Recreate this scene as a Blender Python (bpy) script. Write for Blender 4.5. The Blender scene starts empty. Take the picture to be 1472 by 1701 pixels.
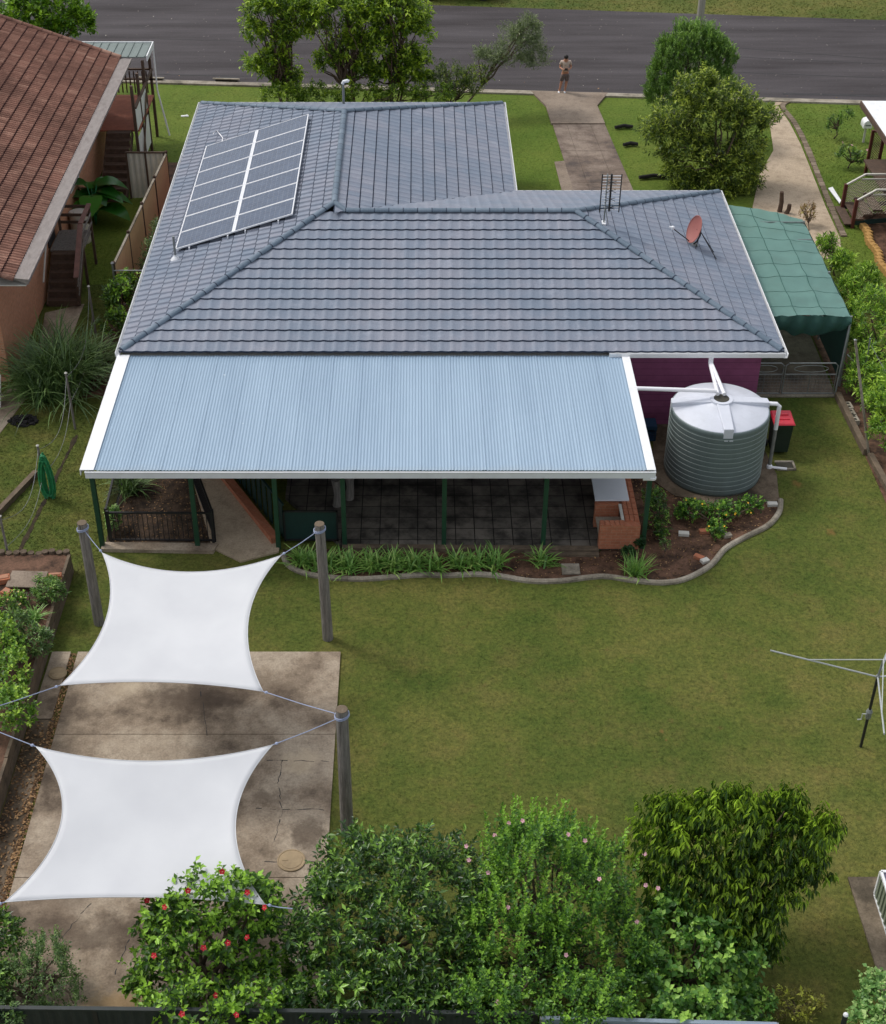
import bpy, math, random
import numpy as np
from mathutils import Vector, Matrix, noise as mnoise
R = math.radians
PI = math.pi
sc = bpy.context.scene
col = sc.collection

# ------------------------------------------------------------------ camera
F, U0, V0, TH, H = 2456., 694., 850., math.atan(1774 / 2456.), 22.0
CT, ST = math.cos(TH), math.sin(TH)
cam = bpy.data.cameras.new("camera")
cam.sensor_fit = 'HORIZONTAL'
cam.sensor_width = 36.
cam.lens = F * 36. / 1472.
cam.shift_x = 42. / 1472.
cam.clip_start = .5
cam.clip_end = 2000.
co = bpy.data.objects.new("camera", cam)
co.location = (0, 0, H)
co.rotation_euler = (R(90) - TH, 0, 0)
col.objects.link(co)
sc.camera = co

# ------------------------------------------------------------------ light
SUN_EL, SUN_AZ = R(52), R(-58)          # azimuth from +Y, negative = towards -X
w = bpy.data.worlds.new("World")
sc.world = w
w.use_nodes = True
nt = w.node_tree
nt.nodes.clear()
sky = nt.nodes.new('ShaderNodeTexSky')
sky.sky_type = 'NISHITA'
sky.sun_disc = False
sky.sun_elevation = SUN_EL
sky.sun_rotation = SUN_AZ
sky.air_density = 1.0
sky.dust_density = 5.0
sky.ozone_density = 1.0
hsv = nt.nodes.new('ShaderNodeHueSaturation')
hsv.inputs['Saturation'].default_value = .38
bg = nt.nodes.new('ShaderNodeBackground')
bg.inputs[1].default_value = .15
wo = nt.nodes.new('ShaderNodeOutputWorld')
nt.links.new(sky.outputs[0], hsv.inputs['Color'])
cloud = nt.nodes.new('ShaderNodeMixRGB')          # thin even cloud over the clear sky
cloud.inputs[0].default_value = .38
cloud.inputs[2].default_value = (5.6, 5.8, 6.2, 1)
nt.links.new(hsv.outputs[0], cloud.inputs[1])
nt.links.new(cloud.outputs[0], bg.inputs[0])
nt.links.new(bg.outputs[0], wo.inputs[0])
sun = bpy.data.lights.new("sun", 'SUN')
sun.energy = 1.25
sun.angle = R(10)
sun.color = (1, .96, .9)
so = bpy.data.objects.new("sun", sun)
sd = Vector((math.sin(SUN_AZ) * math.cos(SUN_EL), math.cos(SUN_AZ) * math.cos(SUN_EL), math.sin(SUN_EL)))
so.rotation_euler = sd.to_track_quat('Z', 'Y').to_euler()
so.location = (0, 0, 40)
col.objects.link(so)
sc.view_settings.view_transform = 'Standard'
sc.view_settings.look = 'None'
sc.view_settings.exposure = 0.08
sc.view_settings.gamma = 1
sc.cycles.max_bounces = 6
sc.cycles.transparent_max_bounces = 6
sc.cycles.use_adaptive_sampling = True
sc.cycles.adaptive_threshold = .02

# ------------------------------------------------------------------ survey helpers
def g(u, v, z=0.):
    """point of the place at height z seen at survey-photo pixel (u, v)"""
    a = (u - U0) / F; b = -(v - V0) / F
    dy = CT + b * ST; dz = -ST + b * CT
    t = (z - H) / dz
    return Vector((a * t, dy * t, z))
def gy(u, v, y):
    a = (u - U0) / F; b = -(v - V0) / F
    dy = CT + b * ST; dz = -ST + b * CT
    t = y / dy
    return Vector((a * t, y, H + dz * t))

# ------------------------------------------------------------------ mesh builder
def origin(o):
    v = Vector((0, 0, 0))
    while o:
        v = v + o.location; o = o.parent
    return v
class MB:
    def __init__(s):
        s.v = []; s.f = []; s.m = []; s.t = []; s.tint = 0.; s.mi = 0
    def add(s, vs, fs, mi=None):
        n = len(s.v)
        s.v += [tuple(p) for p in vs]
        for f in fs:
            s.f.append(tuple(n + i for i in f)); s.m.append(s.mi if mi is None else mi); s.t.append(s.tint)
        return s
    def box(s, c, d, rz=0., M=None, mi=None, taper=1.):
        hx, hy, hz = d[0] / 2, d[1] / 2, d[2] / 2
        vs = []
        for z, k in ((-hz, 1.), (hz, taper)):
            for x, y in ((-hx, -hy), (hx, -hy), (hx, hy), (-hx, hy)):
                vs.append(Vector((x * k, y * k, z)))
        if M is not None: vs = [M @ p for p in vs]
        elif rz:
            q = Matrix.Rotation(rz, 3, 'Z'); vs = [q @ p for p in vs]
        c = Vector(c)
        s.add([p + c for p in vs], [(0, 3, 2, 1), (4, 5, 6, 7), (0, 1, 5, 4), (1, 2, 6, 5), (2, 3, 7, 6), (3, 0, 4, 7)], mi)
        return s
    def bar(s, a, b, w_, h_, up=(0, 0, 1), mi=None):
        a = Vector(a); b = Vector(b); d = b - a; L = d.length
        if L < 1e-6: return s
        z = d / L; upv = Vector(up)
        if abs(z.dot(upv)) > .98: upv = Vector((0, 1, 0))
        x = z.cross(upv).normalized(); y = x.cross(z).normalized()
        vs = []
        for p in (a, b):
            for i, j in ((-1, -1), (1, -1), (1, 1), (-1, 1)):
                vs.append(p + x * (i * w_ / 2) + y * (j * h_ / 2))
        s.add(vs, [(0, 1, 2, 3), (4, 7, 6, 5), (0, 4, 5, 1), (1, 5, 6, 2), (2, 6, 7, 3), (3, 7, 4, 0)], mi)
        return s
    def tube(s, pts, r, n=8, mi=None, cap=True):
        pts = [Vector(p) for p in pts]
        rs = r if isinstance(r, (list, tuple)) else [r] * len(pts)
        vs = []; fs = []; px = None
        for i, p in enumerate(pts):
            d = (pts[min(i + 1, len(pts) - 1)] - pts[max(i - 1, 0)])
            d = d.normalized() if d.length > 1e-9 else Vector((0, 0, 1))
            if px is None: px = d.orthogonal().normalized()
            px = (px - d * px.dot(d))
            px = px.normalized() if px.length > 1e-6 else d.orthogonal().normalized()
            py = d.cross(px)
            for k in range(n):
                a = 2 * PI * k / n
                vs.append(p + (px * math.cos(a) + py * math.sin(a)) * rs[i])
        for i in range(len(pts) - 1):
            for k in range(n):
                k2 = (k + 1) % n
                fs.append((i * n + k, i * n + k2, (i + 1) * n + k2, (i + 1) * n + k))
        if cap:
            fs.append(tuple(range(n - 1, -1, -1))); m = (len(pts) - 1) * n
            fs.append(tuple(range(m, m + n)))
        s.add(vs, fs, mi)
        return s
    def lathe(s, prof, c, n=32, mi=None, sx=1., sy=1.):
        c = Vector(c); vs = []; fs = []
        for r, z in prof:
            for k in range(n):
                a = 2 * PI * k / n
                vs.append(c + Vector((math.cos(a) * r * sx, math.sin(a) * r * sy, z)))
        for i in range(len(prof) - 1):
            for k in range(n):
                k2 = (k + 1) % n
                fs.append((i * n + k, i * n + k2, (i + 1) * n + k2, (i + 1) * n + k))
        if prof[-1][0] > 1e-4: fs.append(tuple(range((len(prof) - 1) * n, len(prof) * n)))
        if prof[0][0] > 1e-4: fs.append(tuple(range(n - 1, -1, -1)))
        s.add(vs, fs, mi)
        return s
    def prism(s, poly, z0, z1, mi=None):
        """poly: list of (x,y) anticlockwise or not"""
        A = sum(poly[i][0] * poly[(i + 1) % len(poly)][1] - poly[(i + 1) % len(poly)][0] * poly[i][1] for i in range(len(poly)))
        if A < 0: poly = poly[::-1]
        n = len(poly)
        vs = [(p[0], p[1], z0) for p in poly] + [(p[0], p[1], z1) for p in poly]
        fs = [tuple(range(n - 1, -1, -1)), tuple(range(n, 2 * n))]
        for i in range(n):
            j = (i + 1) % n
            fs.append((i, j, n + j, n + i))
        s.add(vs, fs, mi)
        return s
    def quad(s, a, b, c, d, mi=None):
        return s.add([a, b, c, d], [(0, 1, 2, 3)], mi)
    def build(s, name, mats, parent=None, smooth=False, bevel=0., label=None, loc=None):
        o_ = origin(parent) if parent else Vector(loc) if loc is not None else Vector((0, 0, 0))
        me = bpy.data.meshes.new(name)
        me.from_pydata([(p[0] - o_.x, p[1] - o_.y, p[2] - o_.z) for p in s.v], [], s.f)
        if not isinstance(mats, (list, tuple)): mats = [mats]
        for m in mats: me.materials.append(m)
        if any(s.m): me.polygons.foreach_set('material_index', s.m)
        if any(s.t):
            a = me.attributes.new('tint', 'FLOAT', 'FACE'); a.data.foreach_set('value', s.t)
        if smooth: me.polygons.foreach_set('use_smooth', [True] * len(me.polygons))
        me.update()
        ob = bpy.data.objects.new(name, me)
        if loc is not None and not parent: ob.location = loc
        col.objects.link(ob)
        if parent: ob.parent = parent
        if bevel:
            b = ob.modifiers.new('bevel', 'BEVEL'); b.width = bevel; b.segments = 2; b.limit_method = 'ANGLE'
        if label: ob['label'] = label
        return ob
def np_mesh(name, V, Fc, mats, parent=None, tint=None, loc=None, smooth=False):
    """V (n,3), Fc (m,k) arrays -> object"""
    o_ = origin(parent) if parent else Vector(loc) if loc is not None else Vector((0, 0, 0))
    V = np.asarray(V, dtype=np.float32) - np.array(o_, dtype=np.float32)
    me = bpy.data.meshes.new(name)
    m, k = Fc.shape
    me.vertices.add(len(V)); me.vertices.foreach_set('co', V.ravel())
    me.loops.add(m * k); me.loops.foreach_set('vertex_index', Fc.astype(np.int32).ravel())
    me.polygons.add(m); me.polygons.foreach_set('loop_start', np.arange(0, m * k, k, dtype=np.int32))
    me.polygons.foreach_set('loop_total', np.full(m, k, dtype=np.int32))
    me.update(calc_edges=True)
    if not isinstance(mats, (list, tuple)): mats = [mats]
    for x in mats: me.materials.append(x)
    if tint is not None:
        a = me.attributes.new('tint', 'FLOAT', 'FACE'); a.data.foreach_set('value', tint.astype(np.float32))
    if smooth: me.polygons.foreach_set('use_smooth', np.ones(m, dtype=bool))
    ob = bpy.data.objects.new(name, me)
    if loc is not None and not parent: ob.location = loc
    col.objects.link(ob)
    if parent: ob.parent = parent
    return ob
def tag(o, label, cat, group=None):
    o['label'] = label; o['category'] = cat
    if group: o['group'] = group
    return o
def struct(o):
    o['kind'] = 'structure'; return o
def thing(name, label, cat, loc, group=None):
    o = bpy.data.objects.new(name, None); col.objects.link(o)
    o.location = loc; o.empty_display_size = .2
    return tag(o, label, cat, group)
def dup(root, loc, label=None, rz=None):
    r = root.copy(); col.objects.link(r); r.location = loc
    if rz is not None: r.rotation_euler = (0, 0, rz)
    if label: r['label'] = label
    for ch in list(root.children):
        c = ch.copy(); col.objects.link(c); c.parent = r
        for q in ch.children:
            d = q.copy(); col.objects.link(d); d.parent = c
    return r

# ------------------------------------------------------------------ materials
def lin(c):
    return tuple((x / 255. / 12.92 if x / 255. <= .04045 else ((x / 255. + .055) / 1.055) ** 2.4) for x in c) + (1.,)
class NT:
    def __init__(s, name):
        s.m = bpy.data.materials.new(name); s.m.use_nodes = True
        s.t = s.m.node_tree; s.t.nodes.clear()
        s.out = s.n('OutputMaterial'); s.b = s.n('BsdfPrincipled')
        s.l(s.b.outputs[0], s.out.inputs[0])
    def n(s, ty, **k):
        x = s.t.nodes.new('ShaderNode' + ty)
        for a, b in k.items():
            if hasattr(x, a): setattr(x, a, b)
            else: x.inputs[a].default_value = b
        return x
    def l(s, a, b): s.t.links.new(a, b)
    def pos(s): return s.n('NewGeometry').outputs['Position']
    def obj(s): return s.n('TexCoord').outputs['Object']
    def map(s, vec, sc_=(1, 1, 1), rot=(0, 0, 0), loc=(0, 0, 0)):
        x = s.n('Mapping'); x.inputs['Scale'].default_value = sc_; x.inputs['Rotation'].default_value = rot; x.inputs['Location'].default_value = loc
        s.l(vec, x.inputs[0]); return x.outputs[0]
    def noise(s, vec, scale, detail=4, rough=.6, dist=0.):
        x = s.n('TexNoise'); x.inputs['Scale'].default_value = scale; x.inputs['Detail'].default_value = detail
        x.inputs['Roughness'].default_value = rough; x.inputs['Distortion'].default_value = dist
        s.l(vec, x.inputs['Vector']); return x.outputs['Fac']
    def ramp(s, fac, stops, interp='LINEAR'):
        x = s.n('ValToRGB'); cr = x.color_ramp; cr.interpolation = interp
        while len(cr.elements) < len(stops): cr.elements.new(.5)
        for e, (p, c) in zip(cr.elements, stops):
            e.position = p; e.color = c if len(c) == 4 else tuple(c) + (1,)
        s.l(fac, x.inputs[0]); return x.outputs[0]
    def mix(s, fac, a, b, mode='MIX'):
        x = s.n('MixRGB'); x.blend_type = mode
        for i, q in enumerate((fac, a, b)):
            if isinstance(q, bpy.types.NodeSocket): s.l(q, x.inputs[i])
            else: x.inputs[i].default_value = q
        return x.outputs[0]
    def math(s, op, a, b=None):
        x = s.n('Math'); x.operation = op
        for i, q in enumerate((a, b)):
            if q is None: continue
            if isinstance(q, bpy.types.NodeSocket): s.l(q, x.inputs[i])
            else: x.inputs[i].default_value = q
        return x.outputs[0]
    def bump(s, h, strength=.3, dist=.02):
        x = s.n('Bump'); x.inputs['Strength'].default_value = strength; x.inputs['Distance'].default_value = dist
        s.l(h, x.inputs['Height']); s.l(x.outputs[0], s.b.inputs['Normal'])
    def col(s, c):
        if isinstance(c, bpy.types.NodeSocket): s.l(c, s.b.inputs['Base Color'])
        else: s.b.inputs['Base Color'].default_value = c
    def set(s, rough=.7, metal=0., spec=.5):
        s.b.inputs['Roughness'].default_value = rough; s.b.inputs['Metallic'].default_value = metal
        s.b.inputs['Specular IOR Level'].default_value = spec
        return s.m
def simple(name, c, rough=.6, var=.18, scale=6., metal=0., spec=.5, dirt=None, dirt_amt=.5, bump=0., stretch=(1, 1, 1), dscale=2.):
    k = NT(name); c = lin(c); p = k.map(k.obj(), stretch)
    n1 = k.noise(p, scale, 5, .65)
    dk = tuple(x * (1 - var) for x in c[:3]) + (1,); lt = tuple(min(1, x * (1 + var)) for x in c[:3]) + (1,)
    cc = k.ramp(n1, [(.3, dk), (.7, lt)])
    if dirt:
        n2 = k.noise(k.map(k.obj(), stretch, loc=(7, 3, 1)), dscale, 6, .7)
        fac = k.ramp(n2, [(.5, (0, 0, 0, 1)), (.72, (dirt_amt,) * 3 + (1,))])
        cc = k.mix(fac, cc, lin(dirt))
    k.col(cc)
    if bump: k.bump(k.noise(p, scale * 6, 4, .6), bump)
    return k.set(rough, metal, spec)
def leafmat(name, dark, mid, light, rough=.42, trans=.34, spec=.5, gain=1.27):
    dark, mid, light = [tuple(min(255, x * gain) for x in c) for c in (dark, mid, light)]
    k = NT(name)
    a = k.n('Attribute'); a.attribute_name = 'tint'
    cc = k.ramp(a.outputs['Fac'], [(0., lin(dark)), (.5, lin(mid)), (1., lin(light))])
    k.col(cc); k.set(rough, 0, spec)
    tr = k.n('BsdfTranslucent')
    k.l(k.mix(.5, cc, lin((130, 165, 40))), tr.inputs[0])
    ms = k.n('MixShader'); ms.inputs[0].default_value = trans
    k.l(k.b.outputs[0], ms.inputs[1]); k.l(tr.outputs[0], ms.inputs[2]); k.l(ms.outputs[0], k.out.inputs[0])
    return k.m
def lawnmat():
    k = NT('lawn'); p = k.pos()
    big = k.noise(p, .17, 4, .55, .3)
    mid_ = k.noise(k.map(p, loc=(40, 9, 0)), .9, 5, .65)
    fine = k.noise(p, 13., 7, .78)
    c1 = k.ramp(big, [(.38, lin((68, 82, 34))), (.5, lin((88, 96, 44))), (.61, lin((108, 105, 56)))])
    c2 = k.ramp(mid_, [(.34, lin((66, 86, 34))), (.5, lin((88, 96, 44))), (.66, lin((108, 101, 57)))])
    cc = k.mix(.5, c1, c2)
    f = k.ramp(fine, [(.34, (.56, .58, .56, 1)), (.5, (1, 1, 1, 1)), (.66, (1.42, 1.4, 1.3, 1))])
    cc = k.mix(.9, cc, f, 'MULTIPLY')
    cc = k.mix(.9, cc, k.ramp(k.noise(k.map(p, loc=(1, 2, 3)), 6., 4, .7), [(.34, (.72, .76, .7, 1)), (.5, (1, 1, 1, 1)), (.68, (1.2, 1.14, 1.05, 1))]), 'MULTIPLY')
    thatch = k.ramp(k.noise(k.map(p, loc=(3, 5, 2)), 2.6, 6, .75), [(.6, (0, 0, 0, 1)), (.74, (.55, .55, .55, 1))])
    cc = k.mix(thatch, cc, lin((104, 84, 52)))
    for bx_, by_, br_ in ((5.15, 22.55, .13), (5.2, 22.3, .08), (10.3, 29.6, .26), (9.9, 31.7, .3)):
        mp = k.map(p, (1 / br_, .7 / br_, 0), loc=(-bx_ / br_, -by_ * .7 / br_, 0)); ln = k.n('VectorMath'); ln.operation = 'LENGTH'; k.l(mp, ln.inputs[0])
        cc = k.mix(k.ramp(k.math('ADD', ln.outputs['Value'], k.noise(p, 9., 3, .7)), [(.6, (.6, .6, .6, 1)), (1.6, (0, 0, 0, 1))]), cc, lin((128, 92, 56)))
    sp_ = k.n('SeparateXYZ'); k.l(p, sp_.inputs[0])
    front = k.math('MULTIPLY', k.math('GREATER_THAN', sp_.outputs[1], 43.), k.math('LESS_THAN', sp_.outputs[1], 66.))
    cc = k.mix(k.math('MULTIPLY', front, .6), cc, k.mix(.5, lin((92, 120, 40)), k.ramp(k.noise(p, .5, 4, .6), [(.35, lin((76, 104, 32))), (.65, lin((112, 130, 52)))])))
    cc = k.mix(k.math('MULTIPLY', front, .8), cc, k.mix(1., cc, k.ramp(k.noise(p, 9., 7, .78), [(.34, (.62, .64, .6, 1)), (.5, (1, 1, 1, 1)), (.66, (1.35, 1.3, 1.2, 1))]), 'MULTIPLY'))
    k.col(cc); k.bump(k.noise(p, 40., 3, .7), .35, .02)
    return k.set(.9, 0, .15)
def concmat(name, base, stain, dark, sc_=.5, amt=.8, seed=0., crack=None):
    k = NT(name); p = k.map(k.pos(), loc=(seed, seed * .7, 0))
    a = k.noise(p, sc_, 9, .62, 0.); b = k.noise(k.map(p, loc=(9, 4, 1)), sc_ * 3.1, 6, .7); f = k.noise(p, 24., 4, .7)
    cc = k.ramp(a, [(.38, lin(dark)), (.47, lin(stain)), (.57, lin(base))])
    cc = k.mix(k.ramp(b, [(.45, (0, 0, 0, 1)), (.7, (amt * .7,) * 3 + (1,))]), cc, lin(stain))
    cc = k.mix(.8, cc, k.ramp(f, [(.3, (.72, .72, .72, 1)), (.7, (1.22, 1.22, 1.22, 1))]), 'MULTIPLY')
    g2 = k.noise(k.map(p, loc=(2, 6, 4)), sc_ * 9, 6, .75)
    cc = k.mix(.8, cc, k.ramp(g2, [(.32, (.66, .64, .62, 1)), (.5, (1, 1, 1, 1)), (.7, (1.12, 1.12, 1.1, 1))]), 'MULTIPLY')
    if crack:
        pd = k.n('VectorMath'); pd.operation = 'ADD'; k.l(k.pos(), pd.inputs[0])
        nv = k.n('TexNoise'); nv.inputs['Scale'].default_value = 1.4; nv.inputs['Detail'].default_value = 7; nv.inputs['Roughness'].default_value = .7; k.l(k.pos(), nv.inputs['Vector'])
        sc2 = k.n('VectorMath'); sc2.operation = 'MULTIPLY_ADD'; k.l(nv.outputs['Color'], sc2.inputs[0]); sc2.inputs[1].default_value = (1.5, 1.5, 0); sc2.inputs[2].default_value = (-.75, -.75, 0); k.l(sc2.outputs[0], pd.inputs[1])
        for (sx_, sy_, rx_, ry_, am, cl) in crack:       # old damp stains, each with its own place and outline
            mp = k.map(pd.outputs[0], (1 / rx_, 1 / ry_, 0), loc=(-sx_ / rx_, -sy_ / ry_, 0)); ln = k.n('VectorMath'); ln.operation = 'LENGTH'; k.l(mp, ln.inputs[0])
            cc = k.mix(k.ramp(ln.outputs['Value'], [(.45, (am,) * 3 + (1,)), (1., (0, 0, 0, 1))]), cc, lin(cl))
    k.col(cc); k.bump(f, .15, .01)
    return k.set(.85, 0, .25)
def asphalt():
    k = NT('asphalt'); p = k.pos()
    a = k.noise(k.map(p, (.12, .9, 1)), 1., 5, .6); f = k.noise(p, 30., 3, .8)
    cc = k.ramp(a, [(.3, lin((56, 52, 53))), (.7, lin((84, 80, 82)))])
    cc = k.mix(.8, cc, k.ramp(f, [(.3, (.6, .6, .6, 1)), (.7, (1.4, 1.4, 1.4, 1))]), 'MULTIPLY')
    v = k.n('TexVoronoi'); v.inputs['Scale'].default_value = 2.2; k.l(p, v.inputs['Vector'])
    sp = k.ramp(v.outputs['Distance'], [(.03, (.7, .7, .7, 1)), (.06, (0, 0, 0, 1))])
    cc = k.mix(sp, cc, lin((150, 140, 120)))
    k.col(cc); k.bump(f, .3, .01)
    return k.set(.9, 0, .2)
def tilemat(name, a, b, c, gloss=.55, spec=.35):
    """per-tile tone from the tint attribute + weathering"""
    k = NT(name); p = k.pos()
    at = k.n('Attribute'); at.attribute_name = 'tint'
    cc = k.ramp(at.outputs['Fac'], [(0, lin(a)), (.55, lin(b)), (1, lin(c))])
    w_ = k.noise(p, .45, 6, .72)
    cc = k.mix(k.ramp(w_, [(.42, (0, 0, 0, 1)), (.62, (.8, .8, .8, 1))]), cc, lin(a))
    w2 = k.noise(k.map(p, loc=(5, 8, 3)), 2.3, 6, .75)
    cc = k.mix(k.ramp(w2, [(.55, (0, 0, 0, 1)), (.75, (.55, .55, .55, 1))]), cc, lin(tuple(min(255, x * 1.12) for x in c)))
    f = k.noise(p, 26., 4, .7)
    cc = k.mix(.8, cc, k.ramp(f, [(.3, (.84, .84, .84, 1)), (.7, (1.14, 1.14, 1.14, 1))]), 'MULTIPLY')
    k.col(cc); k.bump(f, .12, .006)
    return k.set(gloss, 0, spec)
def brickmat(name, a, b, mortar, sx=.24, sy=.086):
    k = NT(name); p = k.obj()
    sep = k.n('SeparateXYZ'); k.l(p, sep.inputs[0])
    cmb = k.n('CombineXYZ'); k.l(k.math('ADD', sep.outputs[0], sep.outputs[1]), cmb.inputs[0]); k.l(sep.outputs[2], cmb.inputs[1])
    br = k.n('TexBrick'); br.inputs['Scale'].default_value = 1.; br.inputs['Brick Width'].default_value = sx; br.inputs['Row Height'].default_value = sy
    br.inputs['Mortar Size'].default_value = .008
    br.inputs['Color1'].default_value = lin(a); br.inputs['Color2'].default_value = lin(b); br.inputs['Mortar'].default_value = lin(mortar)
    k.l(cmb.outputs[0], br.inputs[0])
    cc = k.mix(.6, br.outputs[0], k.ramp(k.noise(p, 9., 5, .7), [(.3, (.7, .7, .7, 1)), (.7, (1.25, 1.25, 1.25, 1))]), 'MULTIPLY')
    k.col(cc); k.bump(br.outputs['Fac'], -.2, .01)
    return k.set(.85, 0, .2)
M = {}
M['lawn'] = lawnmat(); M['asphalt'] = asphalt()
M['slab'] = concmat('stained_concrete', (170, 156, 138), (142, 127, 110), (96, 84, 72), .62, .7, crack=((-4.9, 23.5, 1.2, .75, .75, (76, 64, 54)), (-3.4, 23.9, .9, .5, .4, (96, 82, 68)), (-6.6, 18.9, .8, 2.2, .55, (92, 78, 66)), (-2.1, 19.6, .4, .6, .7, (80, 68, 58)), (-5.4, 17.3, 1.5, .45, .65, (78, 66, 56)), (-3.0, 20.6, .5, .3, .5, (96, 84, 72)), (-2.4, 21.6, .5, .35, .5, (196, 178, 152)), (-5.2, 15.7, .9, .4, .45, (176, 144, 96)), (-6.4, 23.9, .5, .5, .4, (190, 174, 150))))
M['mulch'] = concmat('dark_mulch', (84, 68, 56), (62, 50, 40), (40, 32, 28), 3., .8, 3.)
M['furrow'] = concmat('damp_earth', (64, 54, 38), (50, 42, 30), (38, 32, 24), 3., .8, 3.)
M['slab2'] = concmat('grimy_concrete', (120, 106, 90), (88, 76, 62), (56, 50, 42), .8, .9, 5.)
M['drive'] = concmat('driveway_concrete', (142, 128, 116), (116, 102, 92), (84, 76, 72), .5, .6, 11.)
M['apron'] = concmat('apron_concrete', (146, 132, 118), (136, 122, 108), (120, 106, 94), .4, .3, 17.)
M['path'] = concmat('clean_path_concrete', (186, 168, 146), (178, 160, 138), (162, 146, 124), .4, .3, 21.)
M['kerb'] = concmat('kerb_concrete', (166, 158, 144), (144, 136, 122), (112, 106, 94), .9, .6, 31.)
M['soil'] = concmat('bark_soil', (112, 84, 68), (88, 66, 52), (56, 42, 34), 2.5, .8, 3.)
M['paver'] = None
M['white'] = simple('white_painted_metal', (234, 236, 238), .45, .03, 3., dirt=(196, 194, 186), dirt_amt=.35)
M['gutter'] = simple('light_grey_gutter_metal', (226, 229, 233), .45, .04, 3., dirt=(196, 196, 192), dirt_amt=.3)
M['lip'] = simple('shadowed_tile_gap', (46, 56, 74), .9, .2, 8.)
M['rooftile'] = tilemat('grey_roof_tile', (112, 125, 142), (132, 136, 149), (142, 148, 161))
M['ridge'] = tilemat('ridge_tile', (92, 108, 124), (104, 120, 134), (124, 138, 152))
M['lipred'] = simple('shadowed_red_tile_gap', (66, 34, 30), .9, .2, 8.)  # dark colour stands in for the shade under the red tile edges
M['redtile'] = tilemat('weathered_terracotta', (106, 78, 68), (144, 106, 92), (178, 142, 124), .85, .15)
M['galv'] = simple('galvanised_steel', (138, 142, 142), .5, .15, 8., metal=.5)
M['darkgreen'] = simple('dark_green_paint', (32, 70, 50), .5, .15, 6.)
M['black'] = simple('black_metal', (34, 34, 36), .5, .2, 8.)
M['timber'] = simple('weathered_grey_timber', (128, 123, 118), .85, .4, 5., stretch=(6, 6, .5), bump=.4, dirt=(52, 48, 44), dirt_amt=.8)
M['sleeper'] = simple('old_sleeper_timber', (104, 90, 74), .9, .35, 4., bump=.4, dirt=(60, 52, 42), dirt_amt=.7)
M['stairwood'] = simple('dark_stained_timber', (84, 66, 54), .8, .3, 6., bump=.3)
M['deckwood'] = simple('red_brown_decking', (150, 88, 66), .75, .2, 6.)
M['maroon'] = simple('dark_red_painted_timber', (88, 40, 34), .6, .2, 6.)
M['cream'] = simple('cream_steel_sheet', (228, 202, 152), .55, .06, 3.)
M['offwhite'] = simple('off_white_sheet', (200, 198, 190), .6, .06, 3., dirt=(160, 154, 140), dirt_amt=.4)
M['brick'] = brickmat('orange_brown_brick', (198, 142, 112), (186, 132, 102), (180, 150, 128))
M['brick2'] = brickmat('barbecue_brick', (180, 116, 88), (166, 104, 78), (170, 126, 102))
M['pvc'] = simple('white_pvc', (238, 238, 242), .35, .02, 3.)
M['rope'] = simple('blue_white_rope', (150, 160, 186), .8, .2, 60.)
M['bark'] = simple('grey_brown_bark', (92, 78, 64), .9, .35, 12., bump=.5)
M['twig'] = simple('pale_twig_bark', (130, 118, 100), .9, .25, 12.)
M['plastic_green'] = simple('dark_green_plastic', (26, 42, 34), .45, .1, 5.)
M['plastic_red'] = simple('red_plastic', (196, 44, 60), .38, .08, 5.)
# ================================================================== ground and paving
def inpoly(X, Y, poly):
    inside = np.zeros(X.shape, dtype=bool)
    n = len(poly); j = n - 1
    for i in range(n):
        xi, yi = poly[i][0], poly[i][1]; xj, yj = poly[j][0], poly[j][1]
        if yi != yj:
            c = ((yi > Y) != (yj > Y)) & (X < (xj - xi) * (Y - yi) / (yj - yi) + xi)
            inside ^= c
        j = i
    return inside
def smooth_line(pts, k=6):
    out = []
    n = len(pts)
    for i in range(n - 1):
        p0, p1, p2, p3 = pts[max(i - 1, 0)], pts[i], pts[i + 1], pts[min(i + 2, n - 1)]
        for j in range(k):
            t = j / k
            out.append(tuple(.5 * (2 * p1[a] + (p2[a] - p0[a]) * t + (2 * p0[a] - 5 * p1[a] + 4 * p2[a] - p3[a]) * t * t + (3 * p1[a] - p0[a] - 3 * p2[a] + p3[a]) * t ** 3) for a in range(2)))
    out.append(tuple(pts[-1][:2]))
    return out
def pxl(*ps): return [tuple(g(*p)[:2]) for p in ps]
NOGRASS = []
def ground_poly(name, poly, z0, z1, m, mask=True):
    if mask: NOGRASS.append(poly)
    return struct(MB().prism(poly, z0, z1).build(name, m))
gm = MB(); gm.quad((-400, -100, 0), (400, -100, 0), (400, 900, 0), (-400, 900, 0))
struct(gm.build('ground', M['lawn']))
# street
kn = [tuple(g(250, 133)[:2]), tuple(g(1472, 169)[:2])]
def ext(a, b, t): return (a[0] + (b[0] - a[0]) * t, a[1] + (b[1] - a[1]) * t)
A, B = ext(*kn, -4), ext(*kn, 5)
fn = [tuple(g(300, -6)[:2]), tuple(g(1472, 33)[:2])]
C_, D_ = ext(*fn, -4), ext(*fn, 5)
ground_poly('road', [A, B, D_, C_], 0., .006, M['asphalt'])
sm_ = MB()
for (u0, v0, u1, v1, ww) in ((1190, 76, 1600, 108, .06), (1190, 92, 1600, 112, .05), (1190, 118, 1600, 134, .07), (1300, 155, 1600, 162, .2), (200, 122, 480, 127, .12), (150, 60, 900, 84, .04)):
    sm_.bar(tuple(g(u0, v0, .007)), tuple(g(u1, v1, .007)), ww, .004)
M['tar'] = simple('tar_seam', (44, 42, 44), .8, .3, 3.)
struct(sm_.build('road_seam', M['tar']))
kd = Vector((kn[1][0] - kn[0][0], kn[1][1] - kn[0][1], 0)).normalized(); kp = Vector((kd.y, -kd.x, 0))
kb = MB(); Av, Bv = Vector((*A, 0)), Vector((*B, 0))
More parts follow.
